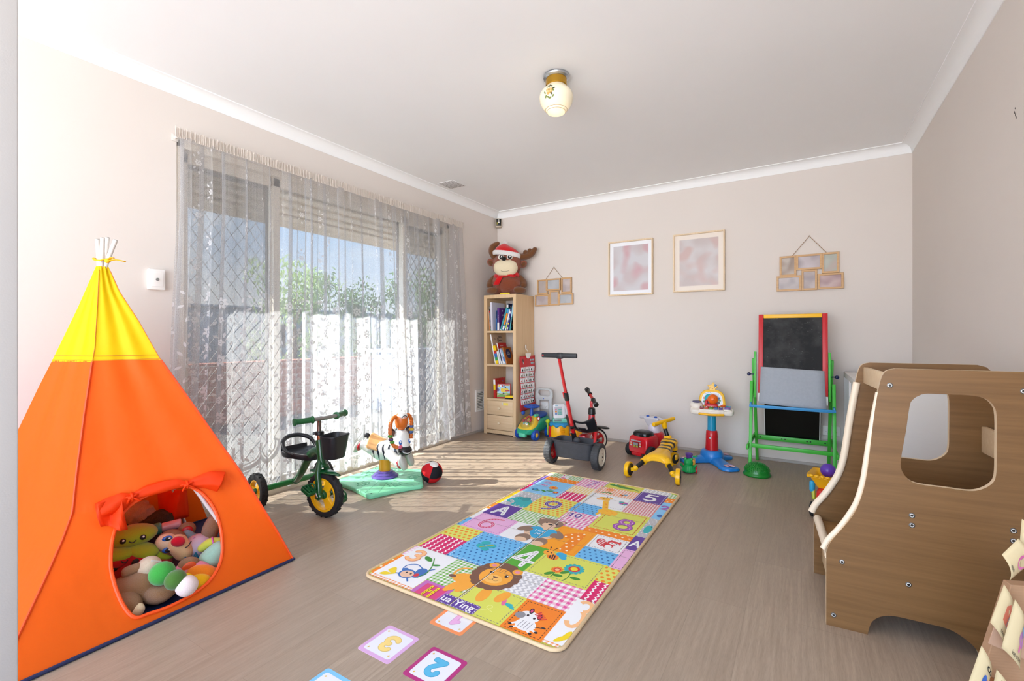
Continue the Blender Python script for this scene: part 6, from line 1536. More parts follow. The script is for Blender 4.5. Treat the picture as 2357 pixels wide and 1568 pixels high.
# ================================================================ printed play mat
PM = thing('play_mat', 'large patchwork play mat with animals, letters and numbers on the floor', 'play mat', (-1.627, 1.372, 0))
MW, MH, MT = .957, 1.792, .011
def pmat(n, c): return mat('mat_' + n, c, .55, bump=.12, bscale=420)
def pat(name, fn):
    if name in MATS: return MATS[name]
    m = bpy.data.materials.new(name); MATS[name] = m; t = NT(m); x, y, z = t.xyz(t.co())
    X = t.m('MULTIPLY', x, 100); Y = t.m('MULTIPLY', y, 100)
    t.out(t.bsdf(color=fn(t, X, Y), rough=.55, spec=.4, normal=t.bump(t.noise(t.co(), 420, 2), .12, .003)))
    return m
def gingham(c, p=1.5, bg='#f4f2ef'):
    def fn(t, X, Y):
        a = t.m('GREATER_THAN', t.m('FRACT', t.m('DIVIDE', X, p * 2)), .5); b_ = t.m('GREATER_THAN', t.m('FRACT', t.m('DIVIDE', Y, p * 2)), .5)
        return t.mix(t.m('MULTIPLY', t.m('ADD', a, b_), .5), bg, c)
    return pat('gingham_' + c[1:] + '%d' % (p * 10), fn)
def dots(bg, c, p=3.4, r=.85, sx=1.0):
    def fn(t, X, Y):
        row = t.m('FLOOR', t.m('DIVIDE', Y, p)); Xs = t.m('ADD', t.m('DIVIDE', X, p), t.m('MULTIPLY', row, .5))
        dx = t.m('MULTIPLY', t.m('SUBTRACT', t.m('FRACT', Xs), .5), p); dy = t.m('MULTIPLY', t.m('SUBTRACT', t.m('FRACT', t.m('DIVIDE', Y, p)), .5), p * sx)
        d = t.m('SQRT', t.m('ADD', t.m('MULTIPLY', dx, dx), t.m('MULTIPLY', dy, dy)))
        return t.mix(t.m('LESS_THAN', d, r), bg, c)
    return pat('dots_' + bg[1:] + c[1:] + '%d' % (r * 100), fn)
def waves(bg, c, p=3.2, w=.25, sc=2.6):
    def fn(t, X, Y):
        s_ = t.m('ABSOLUTE', t.m('SINE', t.m('DIVIDE', t.m('MULTIPLY', Y, pi), sc)))
        f = t.m('FRACT', t.m('DIVIDE', t.m('SUBTRACT', X, t.m('MULTIPLY', s_, .9)), p))
        return t.mix(t.m('LESS_THAN', f, w), bg, c)
    return pat('waves_' + bg[1:], fn)
def zig(bg, c, p=2.2):
    def fn(t, X, Y):
        s_ = t.m('PINGPONG', Y, 1.4); f = t.m('FRACT', t.m('DIVIDE', t.m('ADD', X, s_), p)); return t.mix(t.m('LESS_THAN', f, .5), bg, c)
    return pat('zig_' + bg[1:], fn)
GG = gingham('#6cb33f', 1.0); MG = gingham('#de4f9f', 1.15); OG = gingham('#ef8a3c', .9); RC = gingham('#c9304f', .8); YC = gingham('#ecc72c', 1.0); PG = gingham('#e65aa2', 1.55); LP = gingham('#e9b4d8', 1.0)
OD = dots('#f58a1f', '#fdebd0', 3.6, .62); YD = dots('#dfe06a', '#f08a1e', 3.0, .85); BD = dots('#6cb9ea', '#1d63a8', 2.9, .55); GD = dots('#bdbcc0', '#f6f6f6', 2.5, .42); SCP = waves('#d91f68', '#f8f4f4'); ZG = zig('#c8c8cc', '#efeff0', 2.6)
pY, pW, pP, pBl, pO, pPk, pGr, pOr2 = pmat('lime', '#d8dc5e'), pmat('white', '#efeff0'), pmat('purple', '#5c3a97'), pmat('sky', '#86c7f1'), pmat('orange', '#f38422'), pmat('pink', '#eab4dc'), pmat('green', '#56ac35'), pmat('amber', '#fba31a')
pMg, pLm, pTe, pBr, pLi, pTan, pRed, pInk, pDB, pDG, pYe, pPe, pGy, pMag = pmat('magenta', '#d9457f'), pmat('lilac', '#c06ab8'), pmat('teal', '#2db0b5'), pmat('bear', '#8f7463'), pmat('lion', '#f6a93b'), pmat('tan', '#e6bd96'), pmat('red', '#d3313a'), pmat('ink', '#2b2530'), pmat('deep_blue', '#2a5fa8'), pmat('leaf', '#3f8f33'), pmat('yellow', '#f0d21f'), pmat('peach', '#f7be87'), pmat('grey', '#8f8f96'), pmat('violet', '#a94fb0')
pMane, pCy = pmat('mane', '#7a5443'), pmat('cyan', '#2fa8d6')
b = B(); b.flat([rrect(MW / 2, MH / 2, MW - .004, MH - .004, .045)], MT - .001, .002, T(0, 0, MT / 2)); b.mats = [pmat('foam', '#d9c7a6')]
core = b.build('foam_core', PM)
b = B(); Z0 = T(0, 0, MT + .0003); A = Art(b, Z0, .01, .00002)
A.poly(rrect(47.85, 89.6, 94.4, 178, 4.2), pY)
cells = [(1.2, 3.2, 3.4, 22, OD), (1, 22, 3.2, 33, LP), (.9, 33.5, 2.4, 49.6, pY), (.9, 63.4, 3.9, 75, BD), (.9, 75, 3.9, 92, pW), (.9, 92, 3.4, 102.8, OD), (.9, 102.9, 3.4, 129.4, pYe), (.9, 129.6, 4.0, 147, SCP), (.9, 147, 4.2, 168.5, pP), (1.2, 168.5, 4.3, 176, LP),
 (3.2, 3.1, 27, 32.6, pW), (2.6, 1.0, 27.3, 3.2, OG), (27.3, 1, 42.4, 11, pLm), (29.5, 1, 40.4, 9.4, pMg), (27, 11, 46.9, 32.6, GG), (2.2, 32.6, 19.6, 49.5, SCP), (2.2, 49.5, 19.6, 63.6, YD), (19.6, 32.6, 46.6, 63.7, BD),
 (3.9, 63.7, 28.7, 85, pPk), (28.7, 63.7, 51.6, 85, pW), (3.4, 85, 20.2, 103, pP), (3.4, 103, 20.6, 129.4, GD), (20.3, 85, 46.4, 101.8, GG), (20.5, 101.8, 45.2, 130, YD), (4, 129.9, 28.7, 160.6, pBl), (4.4, 160.6, 28.6, 168.7, OD), (4.2, 168.7, 28.6, 178.2, GG),
 (28.7, 130, 44.6, 145, SCP), (28.7, 145, 45.2, 159.5, YC), (28.7, 159.5, 47.3, 178.2, MG), (45.2, 130.6, 72.3, 152.6, pW), (45.2, 152.6, 72.4, 167.2, OG), (47.4, 167.2, 72.4, 178.2, pY), (44.8, 115, 62, 130.6, BD), (45.4, 93, 64, 115, MG), (62, 115, 72.3, 130.6, pW),
 (72.4, 152.1, 89.8, 171, pP), (72.4, 171, 90, 178.2, ZG), (72.2, 129.4, 89.8, 152, RC), (64.3, 98.9, 89.8, 129.2, pY), (63.6, 92.4, 89.6, 98.9, OD), (51.6, 63.4, 72, 92.5, pOr2), (72.1, 76.5, 89.4, 92.5, pW), (72, 63, 89.3, 76.5, BD), (58.8, 39.4, 88.8, 63.2, pY), (46.7, 37.6, 58.8, 63.7, pGr),
 (88.2, 48.4, 94.9, 62.3, YD), (88.2, 32, 94.9, 48.4, SCP), (70.5, 21.4, 88.4, 39.3, PG), (58.6, 21.4, 70.5, 39.5, ZG), (71, 1, 87.8, 21.3, pO), (87.8, 3.2, 94.9, 32.1, pW), (87.8, 1.6, 94, 3.2, OG), (46.9, 1, 71, 21.4, pY),
 (89.6, 83.8, 94.9, 101, pP), (89.3, 62.3, 94.9, 83.8, pPk), (89.8, 101, 94.9, 128.6, GD), (89.9, 128.6, 94.9, 158.6, pBl), (89.9, 158.6, 94.9, 167, OD), (89.9, 167, 94.5, 176, GG)]
for x0, y0, x1, y1, m_ in cells: A.rect(x0, y0, x1, y1, m_)
A.z += .00006; A.dz = .000006; ZBASE = A.z + .00004
st = pmat('stitch_grey', '#77717c'); stw = pmat('stitch_white', '#f4f4f4'); sto = pmat('stitch_orange', '#d9541c')
for (x0, y0, x1, y1, m_) in ((5.2, 65, 27.4, 83.8, pMag), (60.2, 40.8, 87.2, 61.8, st), (72.3, 2, 86.6, 20, pInk), (73.3, 77.6, 88.3, 91.4, pInk), (20.8, 34, 45.4, 62.4, stw), (48.2, 2, 69.8, 20, st), (53, 64.6, 70.8, 91, pO), (5.2, 131, 27.6, 159.5, stw), (73.4, 153.2, 88.8, 170, stw), (90.3, 63.4, 96, 82.6, pInk), (46.6, 132, 71.2, 151.6, pGy), (49, 168.2, 71.4, 177.4, pO)): A.frame(x0, y0, min(x1, 94.9), y1, .28, m_)
A.frame(66.2, 101, 88, 127.4, .4, sto, 1.6, .25)
A.dash([(2.1, 103), (2.1, 129)], .3, sto); A.dash([(2.6, 148), (2.6, 168)], .3, stw)
GLY = {'2': [arcpts(.32, .70, .27, .28, 170, -35, 12) + [(.08, .04), (.62, .04)]], '3': [arcpts(.28, .74, .26, .23, 150, -85, 12), arcpts(.28, .27, .31, .26, 85, -150, 14)],
       '6': [arcpts(.75, .50, .70, .52, 95, 180, 8)[:-1] + [(.05, .45)], arcpts(.33, .29, .28, .28, 0, 360, 22)], '9': [arcpts(.33, .70, .28, .28, 0, 360, 22), arcpts(-.06, .55, .68, .55, 15, -70, 10)],
       '8': [arcpts(.33, .76, .22, .22, 0, 360, 20), arcpts(.33, .27, .28, .27, 0, 360, 22)], '5': [[(.58, .97), (.16, .97), (.10, .55)] + arcpts(.30, .32, .30, .30, 125, -140, 14)], '7': [[(.05, .95), (.60, .95), (.24, .02)]],
       '1': [[(.10, .74), (.34, .97), (.34, .02)]], '0': [arcpts(.33, .5, .26, .47, 0, 360, 24)], '4': [[(.46, .98), (.04, .32), (.66, .32)], [(.46, .98), (.46, .0)]], 'A': [[(.04, 0), (.35, 1), (.66, 0)], [(.16, .36), (.54, .36)]], 'H': [[(.08, 0), (.08, 1)], [(.56, 0), (.56, 1)], [(.08, .5), (.56, .5)]]}
def split_sharp(P_):
    out, cur = [], [P_[0]]
    for i in range(1, len(P_)):
        cur.append(P_[i])
        if i < len(P_) - 1:
            a = V((P_[i][0] - P_[i - 1][0], P_[i][1] - P_[i - 1][1])); c = V((P_[i + 1][0] - P_[i][0], P_[i + 1][1] - P_[i][1]))
            if a.length > 0 and c.length > 0 and a.angle(c) > radians(40): out.append(cur); cur = [P_[i]]
    return out + [cur]
def digit(AA, ch_, cx, cy, h_, w_, m_, edge=None, dash_=None, rot=0.0):
    for wd, mm in (((w_ + .5 if h_ > 4 else w_ * 1.25), edge), (w_, m_)):
        if mm is None: continue
        for st_ in [q for s0 in GLY[ch_] for q in split_sharp(s0)]:
            p_ = [((x - .34) * h_, (y - .5) * h_) for x, y in st_]; p_ = [(cx + x * cos(rot) - y * sin(rot), cy + x * sin(rot) + y * cos(rot)) for x, y in p_]
            AA.line(p_, wd, mm)
            for e_ in (p_[0], p_[-1]): AA.oval(e_[0], e_[1], wd / 2, wd / 2, mm, n=14)
    if dash_:
        for st_ in GLY[ch_]: AA.dash([(cx + (x - .34) * h_, cy + (y - .5) * h_) for x, y in st_], .28, dash_, 1.0, .7); AA.up()
A.z = ZBASE
digit(A, 'A', 11.6, 94, 11.5, 2.3, pW, None, pInk); digit(A, '6', 15.8, 74.5, 13.5, 1.9, pMg, pW, pW); digit(A, '9', 33, 116, 15, 2.1, pP, pW, pW); digit(A, '2', 11, 152, 8.5, 1.3, pMag, pW, pW); digit(A, '7', 38, 169, 11.5, 1.6, pMag, pW, pW); digit(A, '5', 81, 161.5, 11.5, 2.0, pW)
digit(A, '1', 49.6, 109.8, 5.5, 1.1, pP, pW); digit(A, '0', 53.6, 109.8, 5.5, 1.1, pP, pW); digit(A, '8', 80.5, 111.5, 14.5, 2.2, pMag, pP, pW); digit(A, '1', 65.2, 77.2, 20, 5.4, OD); digit(A, '4', 53.2, 50.2, 15.5, 2.4, pW, None, pInk)
digit(A, '3', 8.9, 24.6, 9.5, 1.7, pPe, pO); digit(A, 'H', 35, 5, 6.6, 1.2, pYe, None, pInk)
A.z = ZBASE
A.rect(41.2, 1.2, 58.8, 7.2, pP); A.frame(41.7, 1.6, 58.3, 6.8, .25, stw); A.text('ua', 43.9, 4.4, 5.4, pW, 0, .08); A.text('Ying', 52.6, 4.2, 5.4, pW, 0, .08)
digit(A, '2', 93.0, 149, 6.5, 1.0, pMag, pP); digit(A, 'A', 92.7, 91.5, 6.5, 1.2, pW)
# the half-cut 3 at the right edge
A.line(arcpts(92.6, 28, 2.6, 3.4, 150, -80), 1.9, pPe); A.line(arcpts(92.4, 19.4, 2.6, 5.2, 80, -150), 1.9, pPe)
A.z = ZBASE
# monkey
mb = pmat('monkey_blue', '#3d6fb5'); mt = pmat('monkey_tan', '#e9bfa0')
A.line(spl2([(19.5, 17), (15, 18.5), (11.5, 16), (12.2, 12), (15, 11)], 5, False), .55, mb); A.oval(21.2, 14.4, 2.7, 3.4, mb, .5); A.oval(16.6, 10.2, 4.0, 3.6, mb); A.oval(21, 11.4, 2.0, 2.2, mb); A.oval(21, 11.4, 1.2, 1.4, pRed); A.oval(13.4, 12.4, 1.4, 1.5, mb); A.oval(16.8, 10, 3.2, 2.8, mt)
for x_ in (15.8, 18.2): A.oval(x_, 10.9, .5, .55, pInk)
for p_ in (((22, 16), (24.6, 19.5)), ((14, 8.6), (11, 8)), ((19, 7.8), (21.4, 5.6))): A.line(p_, .7, mb)
A.line(spl2([(17.6, 27), (21.5, 21), (23.6, 15), (22.6, 10)], 5, False), .5, pDG); A.oval(15.6, 25.2, 2.9, 1.4, pDG, -.4); A.oval(22.6, 22.4, 2.0, .8, pDG, .5)
A.poly(spl2([(6, 4), (9, 4.6), (12, 7.6), (10, 6.9), (7, 6.6)], 4), pYe); A.poly(spl2([(7, 8.6), (8.6, 11.8), (12, 7.6), (9.6, 7.2)], 4), pYe); A.poly(spl2([(91, 3.8), (92, 7), (94.6, 9.4), (93.6, 5.4)], 4), pYe); A.poly(spl2([(92.6, 6), (93.4, 10.6), (94.8, 11.6), (94.7, 7)], 4), pYe)
A.z = ZBASE
# butterfly on the blue patch
for x_, y_, r_ in ((28.6, 53.2, .5), (28, 49, -.5), (33, 51.6, .4), (31.6, 47.6, -.4)): A.oval(x_, y_, 2.5, 1.9, pTe, r_)
A.line([(28.4, 47.8), (33.4, 53)], .9, pmat('olive', '#a8ab3a'))
A.z = ZBASE
# lion
for x_, y_, a_, c_ in ((40.6, 14.4, 2.3, 6.6), (44.6, 15, 2.2, 5.0)): A.oval(x_, y_, a_, c_, pLi, -.3)
A.oval(43.5, 20.6, 8.6, 4.6, pLi, .1); A.line(spl2([(36, 18), (33.6, 23), (35, 27), (38.6, 28.6)], 5, False), 1.1, pLi); A.oval(34.6, 19.4, 1.8, 1.2, pMane)
A.oval(54.6, 14.6, 2.5, 5.4, pLi, .12); A.oval(62, 17, 2.3, 4.4, pLi, -.2)
for i in range(15): a_ = 2 * pi * i / 15; A.oval(50.6 + 7.8 * cos(a_), 29.3 + 8.6 * sin(a_), 3.5, 3.3, pMane)
A.oval(50.6, 29.3, 9.0, 9.6, pMane); 
for x_ in (45, 57.2): A.oval(x_, 36.6, 2.4, 2.3, pLi); A.oval(x_, 36.5, 1.2, 1.1, pmat('pink_ear', '#e48aa6'))
A.oval(51, 28.6, 7.4, 7.3, pLi); A.oval(51, 26.4, 4.2, 3.4, pmat('lion_muzzle', '#f9c064'))
for x_ in (47.4, 55): A.oval(x_, 31, .95, 1.15, pInk); A.oval(x_ + .3, 31.5, .3, .35, pW)
A.poly([(49.6, 28.6), (52.4, 28.6), (51, 26.8)], pMane); A.line(arcpts(49.7, 26.6, 1.3, 1.3, 180, 360, 8), .2, pMane); A.line(arcpts(52.3, 26.6, 1.3, 1.3, 180, 360, 8), .2, pMane)
for x_ in (49.6, 51, 52.4): A.line([(x_, 33.6), (x_ + .1, 35.2)], .3, pMane)
A.z = ZBASE
# small bug and dotted flight
for i in range(3): A.oval(66.4 + i * .9, 13.9 - i * .5, 2.3, .7, pTe, .25 - i * .3)
A.oval(64.4, 14.4, .9, 2.4, pmat('bug_pink', '#e66c9c'), .3)
A.line(spl2([(55, 5.6), (58, 4.6), (60.6, 6.4), (62.6, 9), (61.2, 10), (60.6, 8), (64, 6.6)], 5, False), .16, pmat('dash_pale', '#eef0a8'))
A.z = ZBASE
# elephant
A.oval(15.4, 112.4, 5.4, 6.0, pTe); A.oval(10.8, 115.4, 4.4, 4.4, pTe); A.line(spl2([(7.6, 115), (5.6, 113), (6, 109.6), (8.6, 109)], 5, False), 1.9, pTe); A.oval(14.4, 117.6, 2.9, 3.6, pmat('teal_dark', '#27989f'))
for x_ in (11.6, 14.4, 17.6, 20): A.rect(x_ - 1.1, 104.6, x_ + 1.1, 110, pTe)
A.oval(9.4, 116.4, .4, .5, pInk); A.oval(11.2, 116.2, .4, .5, pInk)
A.z = ZBASE
# bear holding a heart
for x_, y_ in ((38.6, 95.4), (50.6, 96)): A.oval(x_, y_, 2.2, 2.2, pBr); A.oval(x_, y_, 1.2, 1.2, pmat('ear_tan', '#e6c3a4'))
A.oval(45.8, 78.4, 8.6, 9.4, pmat('bear_belly', '#e7c3a3')); A.oval(36.6, 79.6, 2.9, 5.2, pBr, -.7); A.oval(55, 80.4, 2.9, 5.4, pBr, .7)
for x_ in (40.8, 50.6): A.oval(x_, 68.6, 4.0, 4.6, pBr); A.oval(x_, 66.2, 3.3, 2.6, pmat('bear_belly', '#e7c3a3'))
A.oval(44.8, 92.2, 7.4, 5.8, pBr); A.oval(45.4, 89.2, 4.0, 3.2, pmat('bear_belly', '#e7c3a3'))
for x_ in (42.6, 48.6): A.oval(x_, 92, .7, .8, pInk)
A.oval(45.6, 90.4, 1.4, 1.0, pInk)
A.poly(spl2([(46, 70.6), (38.6, 79.6), (39.8, 84), (43, 84.8), (46, 82.4), (49, 84.8), (52.4, 84), (53.6, 79.6)], 5), pCy)
for x_, r_ in ((38.4, -.3), (53.6, .3)): A.oval(x_, 78.6, 2.1, 2.8, pBr, r_)
A.text('I lov', 44.6, 80, 3.1, pW, 0, .04); A.text('yo', 45.2, 76.8, 3.1, pW, 0, .04)
A.z = ZBASE
# snail, sunflowers
def flower(cx, cy, R_, m1, m2, m3, k=8, st_=None):
    if st_: A.line(spl2(st_, 5, False), .45, pDG)
    for i in range(k): a_ = 2 * pi * i / k; A.oval(cx + R_ * .72 * cos(a_), cy + R_ * .72 * sin(a_), R_ * .34, R_ * .24, m1, a_)
    A.oval(cx, cy, R_ * .6, R_ * .6, m2); A.oval(cx, cy, R_ * .38, R_ * .38, m3)
flower(19, 146.6, 3.2, pAm if False else pOr2, pOr2, pRed, 9, [(19, 144), (18, 139), (17, 134)]); A.oval(16, 137.6, 2.4, 1, pDG, -.5); A.oval(20.4, 139.6, 2.2, 1, pDG, .5); flower(24.6, 138.8, 2.0, pRed, pRed, pYe, 8, [(24.6, 137), (22, 133)])
A.oval(11, 136.4, 3.0, 1.3, pDG, .2); A.oval(9.6, 137.8, 2.1, 1.9, pDB); A.oval(9.6, 137.8, 1.2, 1.1, pCy)
A.oval(15.2, 171.4, 3.8, 2.6, pW); A.oval(13.4, 175.4, .9, 3.4, pW, .2); A.oval(16.6, 175.6, .9, 3.4, pW, -.5); A.oval(13.4, 175.6, .45, 2.4, pMg, .2); A.oval(15.2, 170.2, 2.0, 1.0, pMg)
A.z = ZBASE
# crocodile, giraffe, bee, raccoon and friends
A.poly(spl2([(49.4, 174.4), (54, 176.4), (60, 174.8), (66, 173.4), (71, 170), (66, 171), (60, 170.4), (54, 172), (50, 173)], 5), pDG); A.dash([(55, 175.8), (62, 174), (69, 171.4)], .5, pRed, .7, .3); A.oval(53, 176, .8, .8, pW); A.oval(53, 176, .4, .4, pInk)
flower(53.6, 163, 2.8, pO, pPe, pRed, 9, [(53.8, 160.6), (54, 154)]); A.oval(51.6, 156, 2, .8, pDG, .4); A.oval(56, 156.4, 2, .8, pDG, -.4)
A.oval(64, 157, 1.9, 1.2, pO, .2); A.rect(63.4, 156, 64.2, 158, pInk); A.oval(65.6, 158.4, 1.5, .8, pCy, .5)
gy = pmat('giraffe', '#f7bb2c')
A.line([(58.6, 141), (63, 128)], 3.4, gy); A.oval(66, 124.4, 6.0, 4.0, gy, -.1)
for x_, y_ in ((61.6, 117.4), (64, 119), (68.6, 119), (70.6, 121)): A.line([(x_ + .4, 124), (x_, y_)], 1.7, gy)
A.oval(56.4, 144.6, 3.9, 3.0, gy, -.4); A.oval(53.8, 142.8, 2.0, 1.7, pPe); A.oval(59.4, 147.6, 1.5, .7, gy, .4); A.line([(57, 147), (56.8, 149.6)], .5, pMane); A.line([(58.4, 147), (58.8, 149.6)], .5, pMane)
for x_, y_ in ((55.6, 145.4), (57.6, 144.6)): A.oval(x_, y_, .5, .6, pInk)
for x_, y_ in ((60.6, 136), (62.6, 131), (65, 125.6), (68.6, 124.4), (67, 126.8)): A.oval(x_, y_, .8, .6, pO)
for x_, y_, m_, r_ in ((67.6, 144.4, pTe, .5), (70.6, 143.4, pMag, -.4), (68, 141.8, pMag, -.5), (70.6, 141.2, pTe, .4)): A.oval(x_, y_, 1.7, 1.1, m_, r_)
A.line([(69, 141), (69.4, 145)], .7, pRed)
A.oval(66.4, 61.4, 2.9, 2.2, pCy, -.3); A.oval(68, 59.4, 2.4, 1.6, pCy, -.7); A.oval(63.6, 57.6, 3.1, 2.6, pO, -.4)
for d_ in (-1.1, .2, 1.4): A.line([(63.2 + d_ - .5, 59.9 - d_ * .3), (63.9 + d_, 55.6 - d_ * .3)], .7, pInk)
A.oval(60.2, 60.6, 2.8, 2.6, pLi); A.oval(59.2, 61.2, .45, .5, pInk); A.oval(61.4, 60.8, .45, .5, pInk)
for p_ in (((59.6, 63), (58.6, 66)), ((61, 63), (61.6, 66.4))): A.line(p_, .25, pInk); A.oval(p_[1][0], p_[1][1], .45, .5, pInk)
A.oval(77.6, 84.4, 2.6, 4.4, pRed, .5)
for d_ in (-2.4, -.8, .8, 2.4): A.line([(75.8, 84.4 + d_ + .6), (79.4, 84.4 + d_ - .6)], .55, pW)
A.oval(81.6, 82.4, 2.6, 3.0, pRed); A.oval(82, 81.4, 1.7, 2.0, pW); A.oval(83.4, 86.4, 3.4, 2.4, pRed); A.oval(82.4, 85.8, 1.3, 1.2, pW); A.oval(85, 85.6, 1.3, 1.2, pW)
for x_ in (82.4, 84.8): A.oval(x_, 86, .4, .4, pInk)
for x_ in (81.2, 85.8): A.poly([(x_ - .9, 87.6), (x_ + .9, 87.6), (x_, 89.8)], pRed)
A.z = ZBASE
# flowers
flower(77, 52.4, 4.4, pTe, pRed, pYe, 13, [(77, 49), (77.6, 44), (76.4, 40.6)]); flower(70.8, 48, 2.7, pO, pRed, pPe, 10, [(70.8, 46), (71, 41)])
for x_, y_, r_ in ((74.6, 47.6, .9), (80.6, 45.2, .1), (69, 43.4, .9), (73, 43.6, .2)): A.oval(x_, y_, 2.3, 1.1, pDG, r_)
A.z = ZBASE
# zebra foal
A.oval(78.6, 6.6, 4.0, 3.4, pW); A.oval(77.4, 11.4, 4.2, 3.4, pW); A.oval(74, 10.8, 2.0, 2.0, pGy)
for x_, y_ in ((76.6, 15), (81, 13.2)): A.oval(x_, y_, .9, 1.8, pInk, .2); A.oval(x_, y_, .45, 1.1, pMg, .2)
for i in range(5): A.line([(78.6 + i * .7, 13.6 - i * .5), (80.2 + i * .9, 16.2 - i * .7)], .6, pRed)
A.oval(76.6, 12, .5, .6, pInk); A.oval(79.6, 11.4, .5, .6, pInk); A.line([(82, 7), (85, 8)], .35, pInk); A.oval(85.2, 8.2, .9, .5, pInk)
for p_ in (((75.6, 7), (73.4, 4.4)), ((76.6, 4.6), (74.8, 3)), ((80.6, 4), (82.4, 3)), ((81.4, 5.2), (84, 4.6))): A.line(p_, 1.0, pW); A.oval(p_[1][0], p_[1][1], .7, .6, pInk)
for i in range(4): A.line([(76.4 + i * 1.3, 4.4), (76.8 + i * 1.3, 8.6)], .25, pGy)
A.z = ZBASE
# whale and snail on the right-hand strip
A.oval(92.9, 112.6, 2.0, 6.0, pTe); A.oval(93.8, 116.4, .35, .5, pInk); A.oval(93.4, 134.6, 1.5, 2.2, pDB)
A.z = ZBASE + .0006
for v in (32.6, 75, 119.6, 145.2): A.dash([(.8, v), (95, v)], .22, pmat('crease_shade', '#8b8072'), 2.2, .25)  # shade of the cross folds painted as flat lines
A.line([(47.4, .8), (47.4, 178.4)], .35, pmat('fold_shade', '#5b5148')); A.line([(47.75, .8), (47.75, 178.4)], .25, pmat('fold_highlight', '#f2ecdf'))  # long fold painted flat: a shade line beside a highlight line
b.build('printed_top', PM)
b = B(); P_ = [V((x, y, .0075)) for x, y in rrect(MW / 2, MH / 2, MW - .004, MH - .004, .046, 8)]
b.tube(P_, .0072, 10, closed=True); bd = b.build('edge_binding', PM, mat('binding_beige', '#d3b78f', .6, vary=.1, vscale=60))
b = B(); q = rrect(MW / 2, MH / 2, MW - .022, MH - .022, .038, 8)
A2 = Art(b, T(0, 0, MT + .0012), 1.0, 0); 
A2.dash([(x, y) for x, y in q], .0022, mat('binding_stitch', '#a98a63', .8), .006, .004, True); b.build('binding_stitches', bd)

# ================================================================ number cards on the floor
def numcard(x, y, bc_, num, nc, label, z=.0004):
    t = thing('number_card', label, 'flash card', (x, y, z), group='square number cards on the floor')
    b = B(); b.mat(bc_); b.flat([rrect(0, 0, .148, .148, .010)], .0008, 0); b.build('card', t)
    b = B(); A = Art(b, T(0, 0, .00045), .01, .00005); A.poly(rrect(0, 0, 12, 12, 1.0), C('card_white', '#e3e4ea'))
    if num:
        l = lin(nc); digit(A, num, 0, 0, 6.6, 1.7, mat('num_fill' + nc[1:], tuple(min(1, c * 1.2 + .04) for c in l[:3]), .35), C('num_edge' + nc[1:], nc), None, pi)
    R = random.Random(int(x * 1e4))
    for sx, sy in ((-4.8, 4.6), (4.7, -4.6), (-4.6, -4.8)): A.poly(starp(sx, sy, .5, .25, 4), C('card_star', '#e0b43a'))
    b.build('printed_face', t)
numcard(-1.194, 1.119, C('card_lilac', '#d7a9d6'), '3', '#d9bd6a', 'lilac edged card with a yellow number three on the floor')
numcard(-.981, 1.115, C('card_magenta', '#b02a78'), '2', '#3b9fc4', 'magenta edged card with a blue number two at the bottom of the photo')
numcard(-1.084, 1.352, C('card_orange', '#f0925a'), '1', '#cf9ac6', 'orange edged card with a pink number one, half under the mat', .0002)
numcard(-1.196, .862, C('card_blue', '#7cc0ea'), '', '#fefefe', 'pale blue edged card cut off by the bottom edge of the photo')

# ================================================================ cardboard stand with picture cards, front right
def cardboard():
    m = bpy.data.materials.new('cardboard'); t = NT(m); oc = t.co(); x, y, z = t.xyz(oc)
    f = t.noise(oc, 14, 4); g = t.m('SINE', t.m('MULTIPLY', z, 900)); col = t.mix(f, '#a57f5f', '#bb9674'); t.out(t.bsdf(color=col, rough=.85, normal=t.bump(g, .1, .002))); return m
CBM = cardboard()
cbx = thing('cardboard_stand', 'brown cardboard stand with picture cards pegged to it beside the wooden tower', 'cardboard stand', (.352, 1.64, 0), rz=radians(22))
b = B(); b.M = Matrix.Identity(4)
def cb(x, y, z): return b._v((x, y, z))
pr = [(0, 0), (.142, .395), (.28, .395), (.29, 0)]
fr_ = [cb(x, 0 + z * .10, z) for x, z in pr]; bk_ = [cb(x + .004, .03 + z * .10, z) for x, z in pr]
b._f(fr_, False); b._f(bk_[::-1], False)
for i in range(4): b._f([fr_[i], bk_[i], bk_[(i + 1) % 4], fr_[(i + 1) % 4]], False)
b.build('folded_board', cbx, CBM, bevel=.002)
b = B(); b.bar((.045, .011, .135), (.30, .004, .05), .075, .002, 0, (0, -1, .1)); b.build('tape_strip', cbx, mat('tape_brown', '#9a6236', .3))
b = B(); b.bar((.085, .022, .27), (.32, .014, .18), .05, .002, 0, (0, -1, .1)); b.build('lower_flap', cbx, mat('cardboard_pale', '#c6a288', .85))
CARDM = mat('card_cream', '#d3c197', .7, vary=.05)
